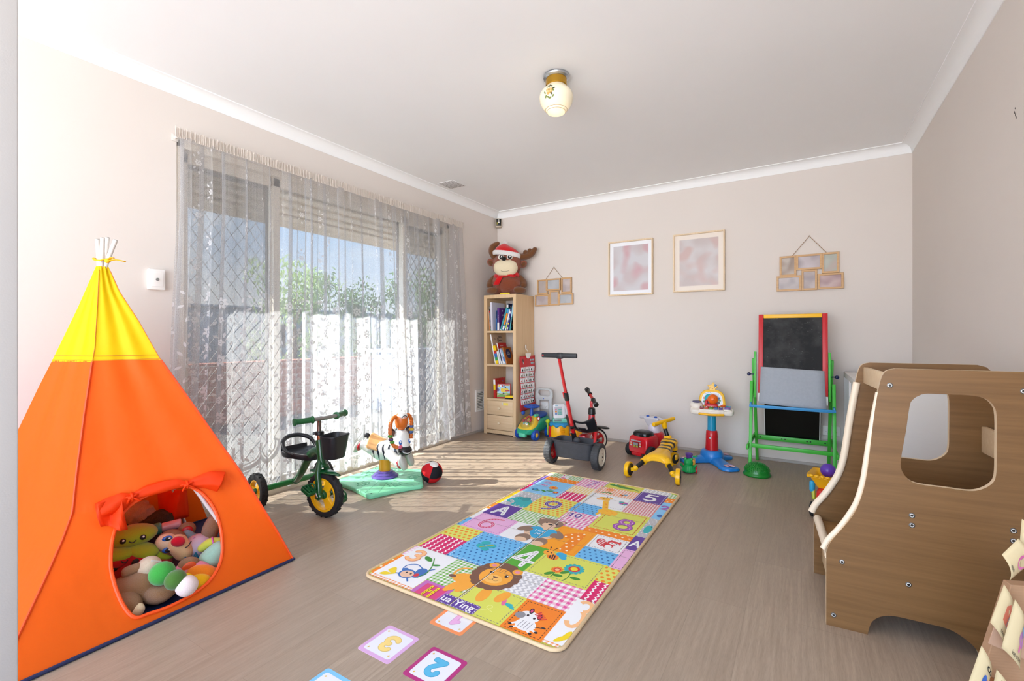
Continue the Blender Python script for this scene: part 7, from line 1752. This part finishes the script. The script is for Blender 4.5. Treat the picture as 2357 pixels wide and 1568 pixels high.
def pcard(pts, D, txt, label, pic, bulge=.012, rot=0.0, dz=(0, 0, 0, 0)):
    """curled paper card; pts = its four corners (top, left, bottom, right)"""
    c4 = [atD(x, y, D + d) for (x, y), d in zip(pts, dz)]; o = sum(c4, V()) / 4
    t = thing('picture_card', label, 'flash card', o, group='picture cards on the cardboard stand')
    q = [p - o for p in c4]; nrm = (q[2] - q[0]).cross(q[1] - q[3]).normalized()
    if nrm.y > 0: nrm = -nrm
    P = lambda u, v, e=0.0: (q[1] * (1 - u) + q[2] * u) * (1 - v) + (q[0] * (1 - u) + q[3] * u) * v + nrm * (bulge * (4 * u * (1 - u)) + e)
    b = B(); b.mat(CARDM); b.grid([[P(i / 8, j / 8) for i in range(9)] for j in range(9)]); b.build('paper', t, solid=.001)
    b = B()
    for k, (poly_, m_) in enumerate(pic): b.mat(m_); b.poly([P(u, v, .0015 + k * .0003) for u, v in poly_])
    pb = b.build('picture', t)
    if txt:
        b = B(); b.mat(INK); tmp = B(); tmp.text(txt, .19, None, 0)
        for f in tmp.bm.faces:
            b.poly([P(.5 + v.co.x * .62, .11 + v.co.y * .8, .0018) for v in f.verts])
        tmp.bm.free(); b.build('word', t)
    return t
def ov(u, v, a, c, r=0): return oval(u, v, a, c, 16, r)
wr, wb, wp, wpk = C('wash_red', '#d9785f'), C('wash_blue', '#7fb4dc'), C('wash_violet', '#c58ac0'), C('wash_pink', '#dd6fae')
pcard([(2344, 1240), (2306, 1277), (2323, 1337), (2372, 1296)], 1.17, 'apple', 'cream picture card with a pink outlined apple and the word apple', [(ov(.62, .60, .25, .27), wpk), (ov(.62, .62, .17, .18), CARDM), (ov(.60, .68, .05, .02, .5), INK)])
pcard([(2352, 1195), (2347, 1250), (2372, 1282), (2384, 1215)], 1.19, 'L', 'cream picture card with a letter at the right edge above the apple card', [])
pcard([(2311, 1345), (2279, 1433), (2308, 1486), (2330, 1412)], 1.20, 'house', 'cream picture card with a red and blue house and the word house', [([(.3, .35), (.58, .30), (.62, .72), (.45, .86), (.30, .70)], wr), ([(.5, .30), (.82, .26), (.84, .62), (.54, .62)], wb)])
pcard([(2336, 1380), (2305, 1491), (2347, 1542), (2354, 1440)], 1.165, 'ice cream', 'cream picture card with a violet and blue ice cream lolly', [(ov(.62, .52, .17, .17), wp), (ov(.68, .72, .13, .12), wb), ([(.48, .22), (.55, .20), (.58, .36), (.51, .38)], wpk)])
pcard([(2259, 1486), (2226, 1580), (2262, 1620), (2280, 1552)], 1.16, '', 'cream picture card with a red and blue cup and a number eight', [(ov(.6, .30, .26, .28), wr), (ov(.44, .40, .12, .22), C('wash_navy', '#3a62b0')), (ov(.70, .42, .1, .16), wb), (ov(.46, .80, .10, .06), INK), (ov(.46, .80, .06, .035), CARDM), (ov(.60, .80, .10, .06), INK), (ov(.60, .80, .06, .035), CARDM)])
pcard([(2294, 1541), (2280, 1600), (2306, 1640), (2318, 1585)], 1.15, '', 'cream picture card showing only its tip at the bottom edge of the photo', [(ov(.3, .8, .1, .05), INK)])
# ================================================================ play tent
APX = V((-2.53, .75, 0)); CRN = dict(A=V((-1.99, .33, 0)), B=V((-2.015, 1.30, 0)), C=V((-2.845, 1.27, 0)), D=V((-2.945, .34, 0)))
EDG_ = dict(A=[(1.346, .022), (1.187, .036), (1.0, .060), (.936, .082), (.746, .14), (.536, .195), (.378, .229), (.30, .30), (.224, .387), (.108, .533), (0, .684)],
            B=[(1.346, .024), (1.244, .063), (1.114, .135), (.962, .208), (.758, .333), (.588, .435), (.433, .530), (.278, .612), (.14, .685), (0, .753)],
            C=[(1.346, .022), (1.0, .18), (.6, .37), (.3, .53), (0, .675)], D=[(1.346, .022), (1.168, .088), (.955, .175), (.831, .228), (.67, .293), (.3, .46), (0, .58)])
def edge(k, z):
    L = EDG_[k]
    for (z1, r1), (z0, r0) in zip(L, L[1:]):
        if z >= z0: r = r0 + (r1 - r0) * (z - z0) / (z1 - z0); break
    d = (CRN[k] - APX).normalized(); p = APX + d * r; p.z = z; return p
def face(k0, k1, s, z, sag=.02, seed=0):
    a, c = edge(k0, z), edge(k1, z); p = a.lerp(c, s); w = (c - a); n = V((w.y, -w.x, 0)).normalized()
    q = 4 * s * (1 - s)
    p += n * (-sag * q * (1 - z / 1.35) * min(1, z * 6) + .006 * q * noise.noise(V((s * 3.2 + seed, z * 4.5, seed))) + .0035 * q * sin(s * 16 + 3 * z + seed) * min(1, z * 4))
    return p
FRT = lambda s, z: face('A', 'B', s, z, .012, 1)
def proj_px(p): 
    r = CA * p.x + SA * p.y; f = -SA * p.x + CA * p.y
    return CXP + FPX * r / f, HORY - FPX * (p.z - CAMH) / f
def solve(fn, px, py, s=.5, z=.25):
    for _ in range(25):
        x, y = proj_px(fn(s, z)); e = 1e-4; xs, ys = proj_px(fn(s + e, z)); xz, yz = proj_px(fn(s, z + e))
        a, b_, c, d = (xs - x) / e, (xz - x) / e, (ys - y) / e, (yz - y) / e; D_ = a * d - b_ * c
        if abs(D_) < 1e-9: break
        ds = ((px - x) * d - (py - y) * b_) / D_; dz = (a * (py - y) - c * (px - x)) / D_
        s += max(-.1, min(.1, ds)); z += max(-.1, min(.1, dz)); z = min(max(z, .001), 1.3)
    return s, z
def cloth(name, c, tr):
    m = bpy.data.materials.new(name); t = NT(m); oc = t.co()
    f = t.noise(oc, 4, 4, .6); n_ = t.bump(t.m('ADD', t.m('MULTIPLY', t.noise(oc, 5, 3, .55), 1.0), t.m('MULTIPLY', t.noise(oc, 900, 2), .02)), .22, .05)
    d = t.bsdf(color=c, rough=.55, spec=.25, normal=n_); tl = t.n('BsdfTranslucent', {'Color': tr}).outputs[0]
    t.out(t.mixs(.34, d, tl)); return m
ORG, YLW = cloth('tent_orange', '#ff6a10', '#ff6408'), cloth('tent_yellow', '#ecd004', '#f8ce00')
tn = thing('play_tent', 'orange and yellow fabric play tent with a round doorway', 'play tent', (-2.47, .80, 0))
TM = inv(tn); ZS = .948
hole_px = [(262, 1228), (254, 1290), (263, 1345), (283, 1393), (310, 1421), (345, 1412), (390, 1396), (440, 1370), (478, 1341), (501, 1308), (511, 1270), (507, 1215), (490, 1167), (460, 1132), (420, 1118), (370, 1128), (320, 1150), (284, 1180)]
hs_ = []
s0, z0 = .5, .25
for x, y in hole_px: hs_.append(solve(FRT, x, y))
hs_ = spl2(hs_, 9); NH = len(hs_)
# outer outline of the front panel in (s, z), resampled to match the doorway by angle
cx_, cz_ = sum(p[0] for p in hs_) / NH, sum(p[1] for p in hs_) / NH
def outer(a):
    dx, dz = cos(a), sin(a) * .9; best = 9
    for lim, d in ((1 - cx_, dx), (-cx_, dx)):
        if d and lim / d > 0: best = min(best, lim / d)
    for lim, d in ((ZS - cz_, dz), (.004 - cz_, dz)):
        if d and lim / d > 0: best = min(best, lim / d)
    return cx_ + dx * best, cz_ + dz * best
b = B(); b.M = TM; b.mat(ORG); NR = 34; rows = []
angs = [atan2((p[1] - cz_) / .9, p[0] - cx_) for p in hs_]
out2 = [outer(a) for a in angs]
# snap the closest samples onto the four panel corners
for cs in ((0, .004), (1, .004), (0, ZS), (1, ZS)):
    k = min(range(NH), key=lambda i: abs(((atan2((cs[1] - cz_) / .9, cs[0] - cx_) - angs[i] + pi) % (2 * pi)) - pi)); out2[k] = cs
for r in range(NR + 1):
    f = (r / NR) ** 1.25
    rows.append([FRT(h[0] + (o_[0] - h[0]) * f, h[1] + (o_[1] - h[1]) * f) for h, o_ in zip(hs_, out2)])
b.grid(rows, closed_v=True); b.build('front_panel', tn)
b = B(); b.M = TM; b.tube([FRT(h[0], h[1]) + V((.002, 0, 0)) for h in hs_], .0065, 8, closed=True); b.build('doorway_piping', tn, mat('piping_orange', '#f4500a', .5))
def panel_grid(k0, k1, z0, z1, m_, name, seed, skip=None, ns=40, nz=60):
    b = B(); b.M = TM; b.mat(m_); vv = b.grid([[face(k0, k1, i / ns, z0 + (z1 - z0) * j / nz, .015, seed) for i in range(ns + 1)] for j in range(nz + 1)])
    if skip:
        kill = [f for f in b.bm.faces if skip((TM.inverted() @ f.calc_center_median()))]; bmesh.ops.delete(b.bm, geom=kill, context='FACES')
    return b.build(name, tn)
panel_grid('D', 'A', .004, ZS, ORG, 'side_panel', 4)
panel_grid('B', 'C', .004, ZS, ORG, 'side_panel', 7, lambda p: -2.90 < p.x < -2.50 and p.z < .30 - .25 * (p.x + 2.70) ** 2)
panel_grid('C', 'D', .004, ZS, ORG, 'rear_panel', 9)
for i, (k0, k1) in enumerate((('A', 'B'), ('D', 'A'), ('B', 'C'), ('C', 'D'))): panel_grid(k0, k1, ZS - .004, 1.346, YLW, 'yellow_top_panel', (1, 4, 7, 9)[i], None, 30, 30)
# stitching lines
def seam(pts, m_, r=.0016, name='seam'):
    b = B(); b.M = TM; b.tube(pts, r, 6); return b.build(name, tn, m_)
SO, SY_ = mat('seam_rust', '#c8701a', .7), mat('seam_orange', '#e0480c', .6)
for dz in (.003, .020):
    for k0, k1, sd_ in (('D', 'A', 4), ('A', 'B', 1), ('B', 'C', 7)): seam([face(k0, k1, i / 30, ZS + dz, .015 if sd_ != 1 else .012, sd_) + V((.002, -.001, 0)) for i in range(31)], SO, .0011)
for k in 'AB':
    seam([edge(k, .01 + (ZS - .012) * i / 60) + V((.003, -.002, 0)) for i in range(61)], SY_, .0042, 'corner_seam'); seam([edge(k, ZS + (1.33 - ZS) * i / 30) + V((.002, -.001, 0)) for i in range(31)], SO, .0014)
# navy ground sheet edge and floor of the tent
NV_ = mat('ground_sheet_navy', '#14204a', .6)
b = B(); b.M = TM; cs = [edge(k, 0) for k in 'ABCD']; P_ = []
b.mat(NV_)
for a, c in zip(cs, cs[1:] + cs[:1]):
    for i in range(24): P_.append(a.lerp(c, i / 24))
b.tube([p + V((0, 0, .007)) for p in P_], .0065, 8, closed=True); b._f([b._v(p + V((0, 0, .004))) for p in cs], False); b.build('ground_sheet', tn)
# poles and ribbon
PL = mat('pole_white', '#d8d3cd', .35)
for (x, y, D_), k in zip(((224.5, 551, 1.955), (236.5, 548, 1.965), (247.5, 547, 1.975), (266, 553, 1.99)), ('D', 'A', 'C', 'B')):
    tip = atD(x, y, D_); ft_ = edge(k, .012); nk_ = edge(k, 1.30) + (APX + V((0, 0, 1.30)) - edge(k, 1.30)) * .45
    b = B(); b.M = TM; dk_ = (CRN[k] - APX).normalized()
    def inn(z): r_ = hypot(edge(k, z).x - APX.x, edge(k, z).y - APX.y); q_ = APX + dk_ * (.008 if z > .9 else max(.008, min((r_ - .05) * .82, .03 + (.9 - z) * .6))); q_.z = z; return q_
    inner = [inn(z) for z in (.012, .12, .3, .5, .75, .95, 1.1, 1.25, 1.33)] + [tip]; nk_ = inner[-2]
    b.tube(inner, .0085, 10, spline=4); po_ = b.build('pole', tn, PL)
    b = B(); b.M = TM; b.cyl(tip - (tip - nk_).normalized() * .001, tip + (tip - nk_).normalized() * .002, .0062, n=10); b.build('pole_end', po_, mat('pole_hollow', '#8d8880', .6))
b = B(); b.M = TM; rb0 = atD(238, 601, 1.955)
ring = [V((APX.x, APX.y, 1.375)) + V((.026 * cos(a_), .026 * sin(a_), .006 * sin(2 * a_))) for a_ in (2 * pi * i / 20 for i in range(20))]
b.tube(ring, .006, 8, closed=True, flat=.5); kn_ = atD(247, 601, 1.945)
for e_ in ((287, 602, 1.93), (262, 594, 1.945)):
    q = atD(*e_); b.tube([kn_, kn_.lerp(q, .5) + V((0, 0, .006)), q], [.006, .007, .0065], 8, spline=4, flat=.35)
b.ell(kn_, (.011, .010, .009)); b.build('tie_ribbon', tn, mat('ribbon_yellow', '#f2b404', .6))
# rolled up door flap, tied in two places
def on(px, py, off): s, z = solve(FRT, px, py); return FRT(s, z) + V((off, -off * .45, 0))
ORD = cloth('flap_orange', '#f7460c', '#f5400a')
cl = [(232, 1172, .024), (262, 1160, .028), (288, 1146, .024), (306, 1139, .018), (340, 1126, .024), (378, 1116, .024), (408, 1111, .022), (431, 1111, .017), (455, 1106, .022), (485, 1102, .026), (509, 1106, .026)]
ctr = [on(x, y, .024) for x, y, _ in cl]; rad = [.032, .034, .026, .010, .021, .024, .020, .010, .022, .034, .038]
P_, R_ = catmull(ctr, rad, 6); b = B(); b.M = TM; b.mat(ORD); rows = []
for i, (p, r) in enumerate(zip(P_, R_)):
    a_ = P_[max(i - 1, 0)]; c = P_[min(i + 1, len(P_) - 1)]; d = (c - a_).normalized(); n_ = V((.85, -.5, .1)); n_ = (n_ - d * n_.dot(d)).normalized(); u_ = d.cross(n_)
    rows.append([p + n_ * (r * .62 * cos(q) * (1 + .18 * sin(3 * q + i * .22))) + u_ * (r * sin(q) * (1 + .14 * sin(4 * q + i * .15))) for q in (2 * pi * k / 22 for k in range(22))])
b.grid(rows, closed_v=True); fp = b.build('rolled_flap', tn, solid=.0015)
b = B(); b.M = TM; b.mat(ORD); fr = []          # ruffled left tail hanging down
for j in range(9):
    f = j / 8; rr = []
    for i in range(9):
        g = i / 8; x = 222 + g * 62 + f * (14 - 2 * g); y = 1152 + f * (54 + 8 * g) - g * 10 * (1 - f)
        rr.append(on(x, y, .030 + .016 * sin(g * 7 + f * 3)))
    fr.append(rr)
b.grid(fr); b.build('flap_tail', fp, solid=.0015)
for x, y in ((306, 1139), (431, 1111)):
    b = B(); b.M = TM; c = on(x, y, .030); b.torus(c, .014, .005, axis=(.2, 1, .12), n=16, m=8); b.ell(c + V((.008, -.006, 0)), (.010, .010, .008))
    for e_ in ((18, 8), (-10, 14), (14, -6), (-14, 2)):
        q = on(x + e_[0], y + e_[1], .034); b.tube([c + V((.008, -.006, 0)), c.lerp(q, .6) + V((.008, -.004, .004)), q], .0035, 6, spline=4)
    b.build('flap_tie', fp, ORD)
# loose flap hanging in the rear opening
b = B(); b.M = TM; b.mat(ORD)
b.grid([[atD(362 + 68 * g + (6 * f if g < .5 else 6 * f), 1128 + 78 * f * (1.04 - .26 * g), 2.36 + .05 * g + .02 * sin(g * 6 + f * 2)) for g in (i / 8 for i in range(9))] for f in (j / 8 for j in range(9))]); b.build('inner_flap', tn, solid=.0015)

# ================================================================ soft toys in the tent
def zD(y, z): return (CAMH - z) * FPX / (y - HORY)
def at(px, py, z): return atD(px, py, zD(py, z))
TAN, CRMp, BLKp = plush('teddy_tan', '#b17a45', 330, .9), plush('plush_cream', '#ecd2ac', 300, .25), plush('panda_black', '#131417', 200, 1)
RT = V((CA, SA, 0)); FW = V((-SA, CA, 0))      # right and forward directions as seen from the doorway
def orient(o, p): o.location = p; o.rotation_euler = (0, 0, atan2(p.y, p.x) - pi / 2); return o
# local frames below: x = right, y = away, z = up, seen from the doorway
def toy(name, label, px, py, z, cat='soft toy'): return orient(thing(name, label, cat), at(px, py, z))
t = toy('teddy_bear', 'tan teddy bear lying face down at the front of the tent', 328, 1352, .066)
b = B(); b.sausage([(-.055, .0, -.004), (0, .0, .002), (.075, .012, -.016)], [.062, .070, .050], 26, 6); b.build('body', t, TAN)
b = B(); b.sausage([(.008, -.030, -.010), (.05, -.07, -.016), (.085, -.06, -.004)], [.034, .034, .032], 18, 5); b.build('leg', t, TAN)
b = B(); b.sausage([(-.05, -.05, -.022), (-.04, -.085, -.022)], [.046, .042], 18, 0); lg = b.build('leg', t, TAN); b = B(); b.ell((-.018, -.108, -.034), (.026, .020, .026)); b.build('paw_pad', lg, CRMp)
b = B(); b.sausage([(-.045, .0, .075), (-.015, -.0, .082)], [.020, .018], 12, 0); b.build('ear', t, TAN)
b = B(); b.box((.035, -.01, .085), (.035, .002, .03), rot=(.5, .5, .3)); b.build('care_tag', t, mat('tag_white', '#d8d6d2', .6))
t = toy('octopus_plush', 'red octopus plush with slanted eyes under the green octopus', 287, 1304, .080)
OR_ = plush('octo_red', '#a8161c', 400, .25); OGn = plush('octo_green', '#9cb52c', 400, .25)
b = B(); b.ell((0, .02, 0), (.098, .08, .078)); b.build('head', t, OR_)
for x_ in (-.034, .034): b = B(); b.ell((x_, -.055, .026), (.013, .006, .016), (0, x_ * 9, 0)); e_ = b.build('eye', t, INK); b = B(); b.ell((x_ - .003, -.0605, .020), (.004, .002, .004)); b.build('eye_glint', e_, WHITE)
b = B(); b.tube([(-.011, -.056, .046), (-.004, -.058, .038), (.004, -.058, .038), (.011, -.056, .046)], .0022, 6, spline=4); b.build('mouth', t, INK)
t = toy('octopus_plush', 'green octopus plush with a smiling face on top of the red octopus', 304, 1242, .176)
b = B(); b.ell((0, .02, .010), (.090, .070, .044)); b.build('head', t, OGn)
for x_ in (-.030, .036): b = B(); b.ell((x_, -.046, .015), (.011, .006, .011)); e_ = b.build('eye', t, INK); b = B(); b.ell((x_ + .002, -.0515, .019), (.004, .002, .004)); b.build('eye_glint', e_, WHITE)
b = B(); b.tube([(-.010, -.049, .010), (-.002, -.051, .004), (.006, -.051, .004), (.014, -.049, .011)], .0020, 6, spline=4); b.build('mouth', t, INK)
for k, (c, r, rot) in enumerate((((-.045, -.045, -.035), (.060, .040, .022), (.3, .1, .1)), ((.040, -.040, -.045), (.055, .045, .022), (.3, .35, -.2)), ((.105, -.02, -.078), (.050, .045, .022), (.2, .5, -.3)))):
    b = B(); b.ell(c, r, rot); tl_ = b.build('tentacle', t, OGn); b = B(); b.ell((c[0] - .006, c[1] - .012, c[2] - .022), (r[0] * .97, r[1] * .97, r[2] * .95), rot); part_label(b.build('underside', tl_, OR_), 'dark red underside')
t = toy('caterpillar_plush', 'soft caterpillar of cream, green and white balls lying across the teddy', 373, 1320, .128)
for k, (px, py, r, z, c) in enumerate(((343, 1306, .042, .135, '#c9b59b'), (373, 1320, .044, .132, '#3c9a3c'), (404, 1335, .037, .112, '#47702a'), (430, 1349, .038, .085, '#e6d3cf'))):
    q = at(px, py, z) - t.location; q = Matrix.Rotation(-t.rotation_euler.z, 3, 'Z') @ q
    b = B(); b.ell(q, (r, r, r * .98)); b.build('body_ball', t, plush('cat_' + c[1:], c, 420, .25))
t = toy('panda_plush', 'black and white fluffy plush at the back of the tent', 306, 1206, .138)
b = B(); b.ell((.012, .05, .03), (.075, .06, .06), jit=.22, n=60, m=40); b.build('white_head', t, plush('panda_white', '#e3ccbf', 160, 1.2)); b = B(); b.ell((-.075, .02, -.03), (.07, .06, .055), jit=.18, n=30, m=20); b.ell((.085, .04, -.02), (.085, .07, .05), jit=.18, n=30, m=20); b.build('black_body', t, BLKp)
t = toy('puppy_plush', 'tan puppy plush with blue eyes and a red nose lying on its side', 393, 1256, .120)
b = B(); b.ell((0, .02, 0), (.062, .06, .062)); hd2 = b.build('head', t, TAN); b = B(); b.ell((-.01, -.012, .022), (.046, .036, .036), (0, .5, 0)); b.build('face_patch', hd2, CRMp)
b = B(); b.sausage([(.024, -.03, .012), (.046, -.035, -.030)], [.040, .036], 20, 0); mz = b.build('muzzle', hd2, plush('muzzle_cream', '#eac591', 400, .15)); b = B(); b.ell((.026, -.066, .034), (.027, .02, .022), (0, .4, 0)); b.build('nose', mz, plush('nose_red', '#c5122a', 400, .15)); b = B(); b.tube([(.05, -.066, .0), (.062, -.066, .006), (.074, -.058, .022)], .0022, 6, spline=3); b.build('mouth', mz, INK)
for c_ in ((-.012, -.040, .048), (-.012, -.046, .000)): b = B(); b.ell(c_, (.019, .006, .012)); e_ = b.build('eye', hd2, plastic('puppy_iris', '#2a62b8', .2)); b = B(); b.ell((c_[0] + .003, c_[1] - .005, c_[2]), (.011, .004, .009)); pu_ = b.build('pupil', e_, INK); b = B(); b.ell((c_[0] + .008, c_[1] - .009, c_[2] + .003), (.004, .002, .003)); b.build('glint', pu_, WHITE)
def loc(px, py, z): return Matrix.Rotation(-t.rotation_euler.z, 3, 'Z') @ (at(px, py, z) - t.location)
b = B(); b.ell(loc(456, 1258, .085), (.065, .06, .055)); bdy = b.build('body', t, mat('puppy_shirt', '#cdbcc9', .8))
q = loc(456, 1264, .085); 
for i, (ch_, c_) in enumerate((('L', '#2c62a0'), ('A', '#1c6a86'), ('B', '#b0562c'))): b = B(); b.mat(C('shirt' + c_[1:], c_)); b.text(ch_, .034, T(q.x - .045 + i * .034, q.y - .066, q.z - .012 + .010 * (i % 2)) @ FACE_Y, .001, bold=.0015); b.build('shirt_letter', bdy)
b = B(); q = loc(449, 1246, .1); b.torus(q + V((0, -.056, .012)), .019, .006, axis=(0, 1, -.3)); b.build('purple_ring', bdy, plastic('ring_purple', '#7a2f9c', .3)); b = B(); b.ell(q + V((0, -.056, .012)), (.016, .004, .016)); b.build('heart_button', bdy, plastic('heart_white', '#e4dbe2', .3))
for px, py, z, rr, badge, word in ((430, 1219, .150, (.036, .025, .034), '#b5171c', 'PAWS'), (434, 1301, .095, (.040, .028, .032), '#d6501a', 'MUSIC')):
    q = loc(px, py, z); b = B(); b.ell(q, rr); pw_ = b.build('paw', t, TAN); b = B(); b.ell(q + V((0, -.022, 0)), (rr[0] * .66, .008, rr[2] * .62), (0, -.4, 0)); b.mat(mat('badge_' + badge[1:], badge, .4)); b.text(word, .009, T(q.x, q.y - .0306, q.z) @ FACE_Y @ Matrix.Rotation(1.2, 4, 'Z'), .0004); bb = b.build('paw_badge', pw_); bb.data.materials.append(WHITE)
q = loc(486, 1216, .155); b = B(); b.sausage([q + V((-.012, .01, -.055)), q, q + V((.012, 0, .026))], [.032, .036, .034], 16, 4); b.build('leg', t, TAN)
b = B(); q = loc(436, 1236, .125); b.sausage([q + V((-.01, 0, .012)), q + V((.01, 0, -.006))], [.022, .022], 12, 0); b.build('sleeve', t, plush('sleeve_blue', '#7fa0ac', 400, .2))
t = toy('drink_bottle', 'pale pink bottle with a turquoise lid lying behind the puppy', 372, 1222, .145, 'bottle')
b = B(); b.cyl((-.055, .03, .0), (.0, .03, .004), .026, .027, 24, .006); b.build('lid', t, plastic('lid_teal', '#3aa5a0', .3)); b = B(); b.cyl((.0, .03, .004), (.075, .03, .008), .021, .022, 22, .003); b.build('bottle_body', t, mat('bottle_pink', '#d9b0ba', .15))
t = toy('mint_plush', 'mint green plush at the right edge of the doorway', 484, 1294, .075)
b = B(); b.sausage([(-.025, .02, -.03), (.0, .02, .0), (.03, .03, .030)], [.036, .048, .040], 20, 5); b.build('body', t, plush('mint_cloth', '#9cc5ae', 420, .2)); b = B(); b.ell((.01, -.01, -.052), (.04, .03, .016)); b.build('beige_foot', t, plush('beige_cloth', '#cdb99c', 420, .2))
t = toy('rainbow_plush', 'yellow, orange and pink padded plush at the bottom right of the doorway', 456, 1336, .045)
for k, (c, r, rot, cc) in enumerate((((.005, -.01, -.006), (.045, .03, .034), (0, .3, 0), '#f5b70c'), ((.015, .02, .014), (.060, .03, .036), (0, .35, 0), '#f0801c'), ((-.02, .05, .030), (.065, .03, .034), (0, .2, 0), '#e08aa2'), ((-.035, .01, .012), (.03, .03, .024), (0, 0, 0), '#f2c81e'))): b = B(); b.ell(c, r, rot); b.build('padded_band', t, plush('rainbow_' + cc[1:], cc, 420, .2))
t = toy('baby_toy', 'yellow green ringed baby toy next to the mint plush', 484, 1262, .11, 'toy'); b = B(); b.sausage([(-.03, .02, 0), (0, .02, .015), (.035, .02, .012)], [.018, .022, .018], 14, 4); b.build('body', t, plush('lime_cloth', '#c9cf4e', 420, .2)); b = B(); b.torus((.012, .02, .015), .022, .004, axis=(1, 0, .2)); b.build('ring', t, plastic('ring_pink', '#c45aa0', .3))
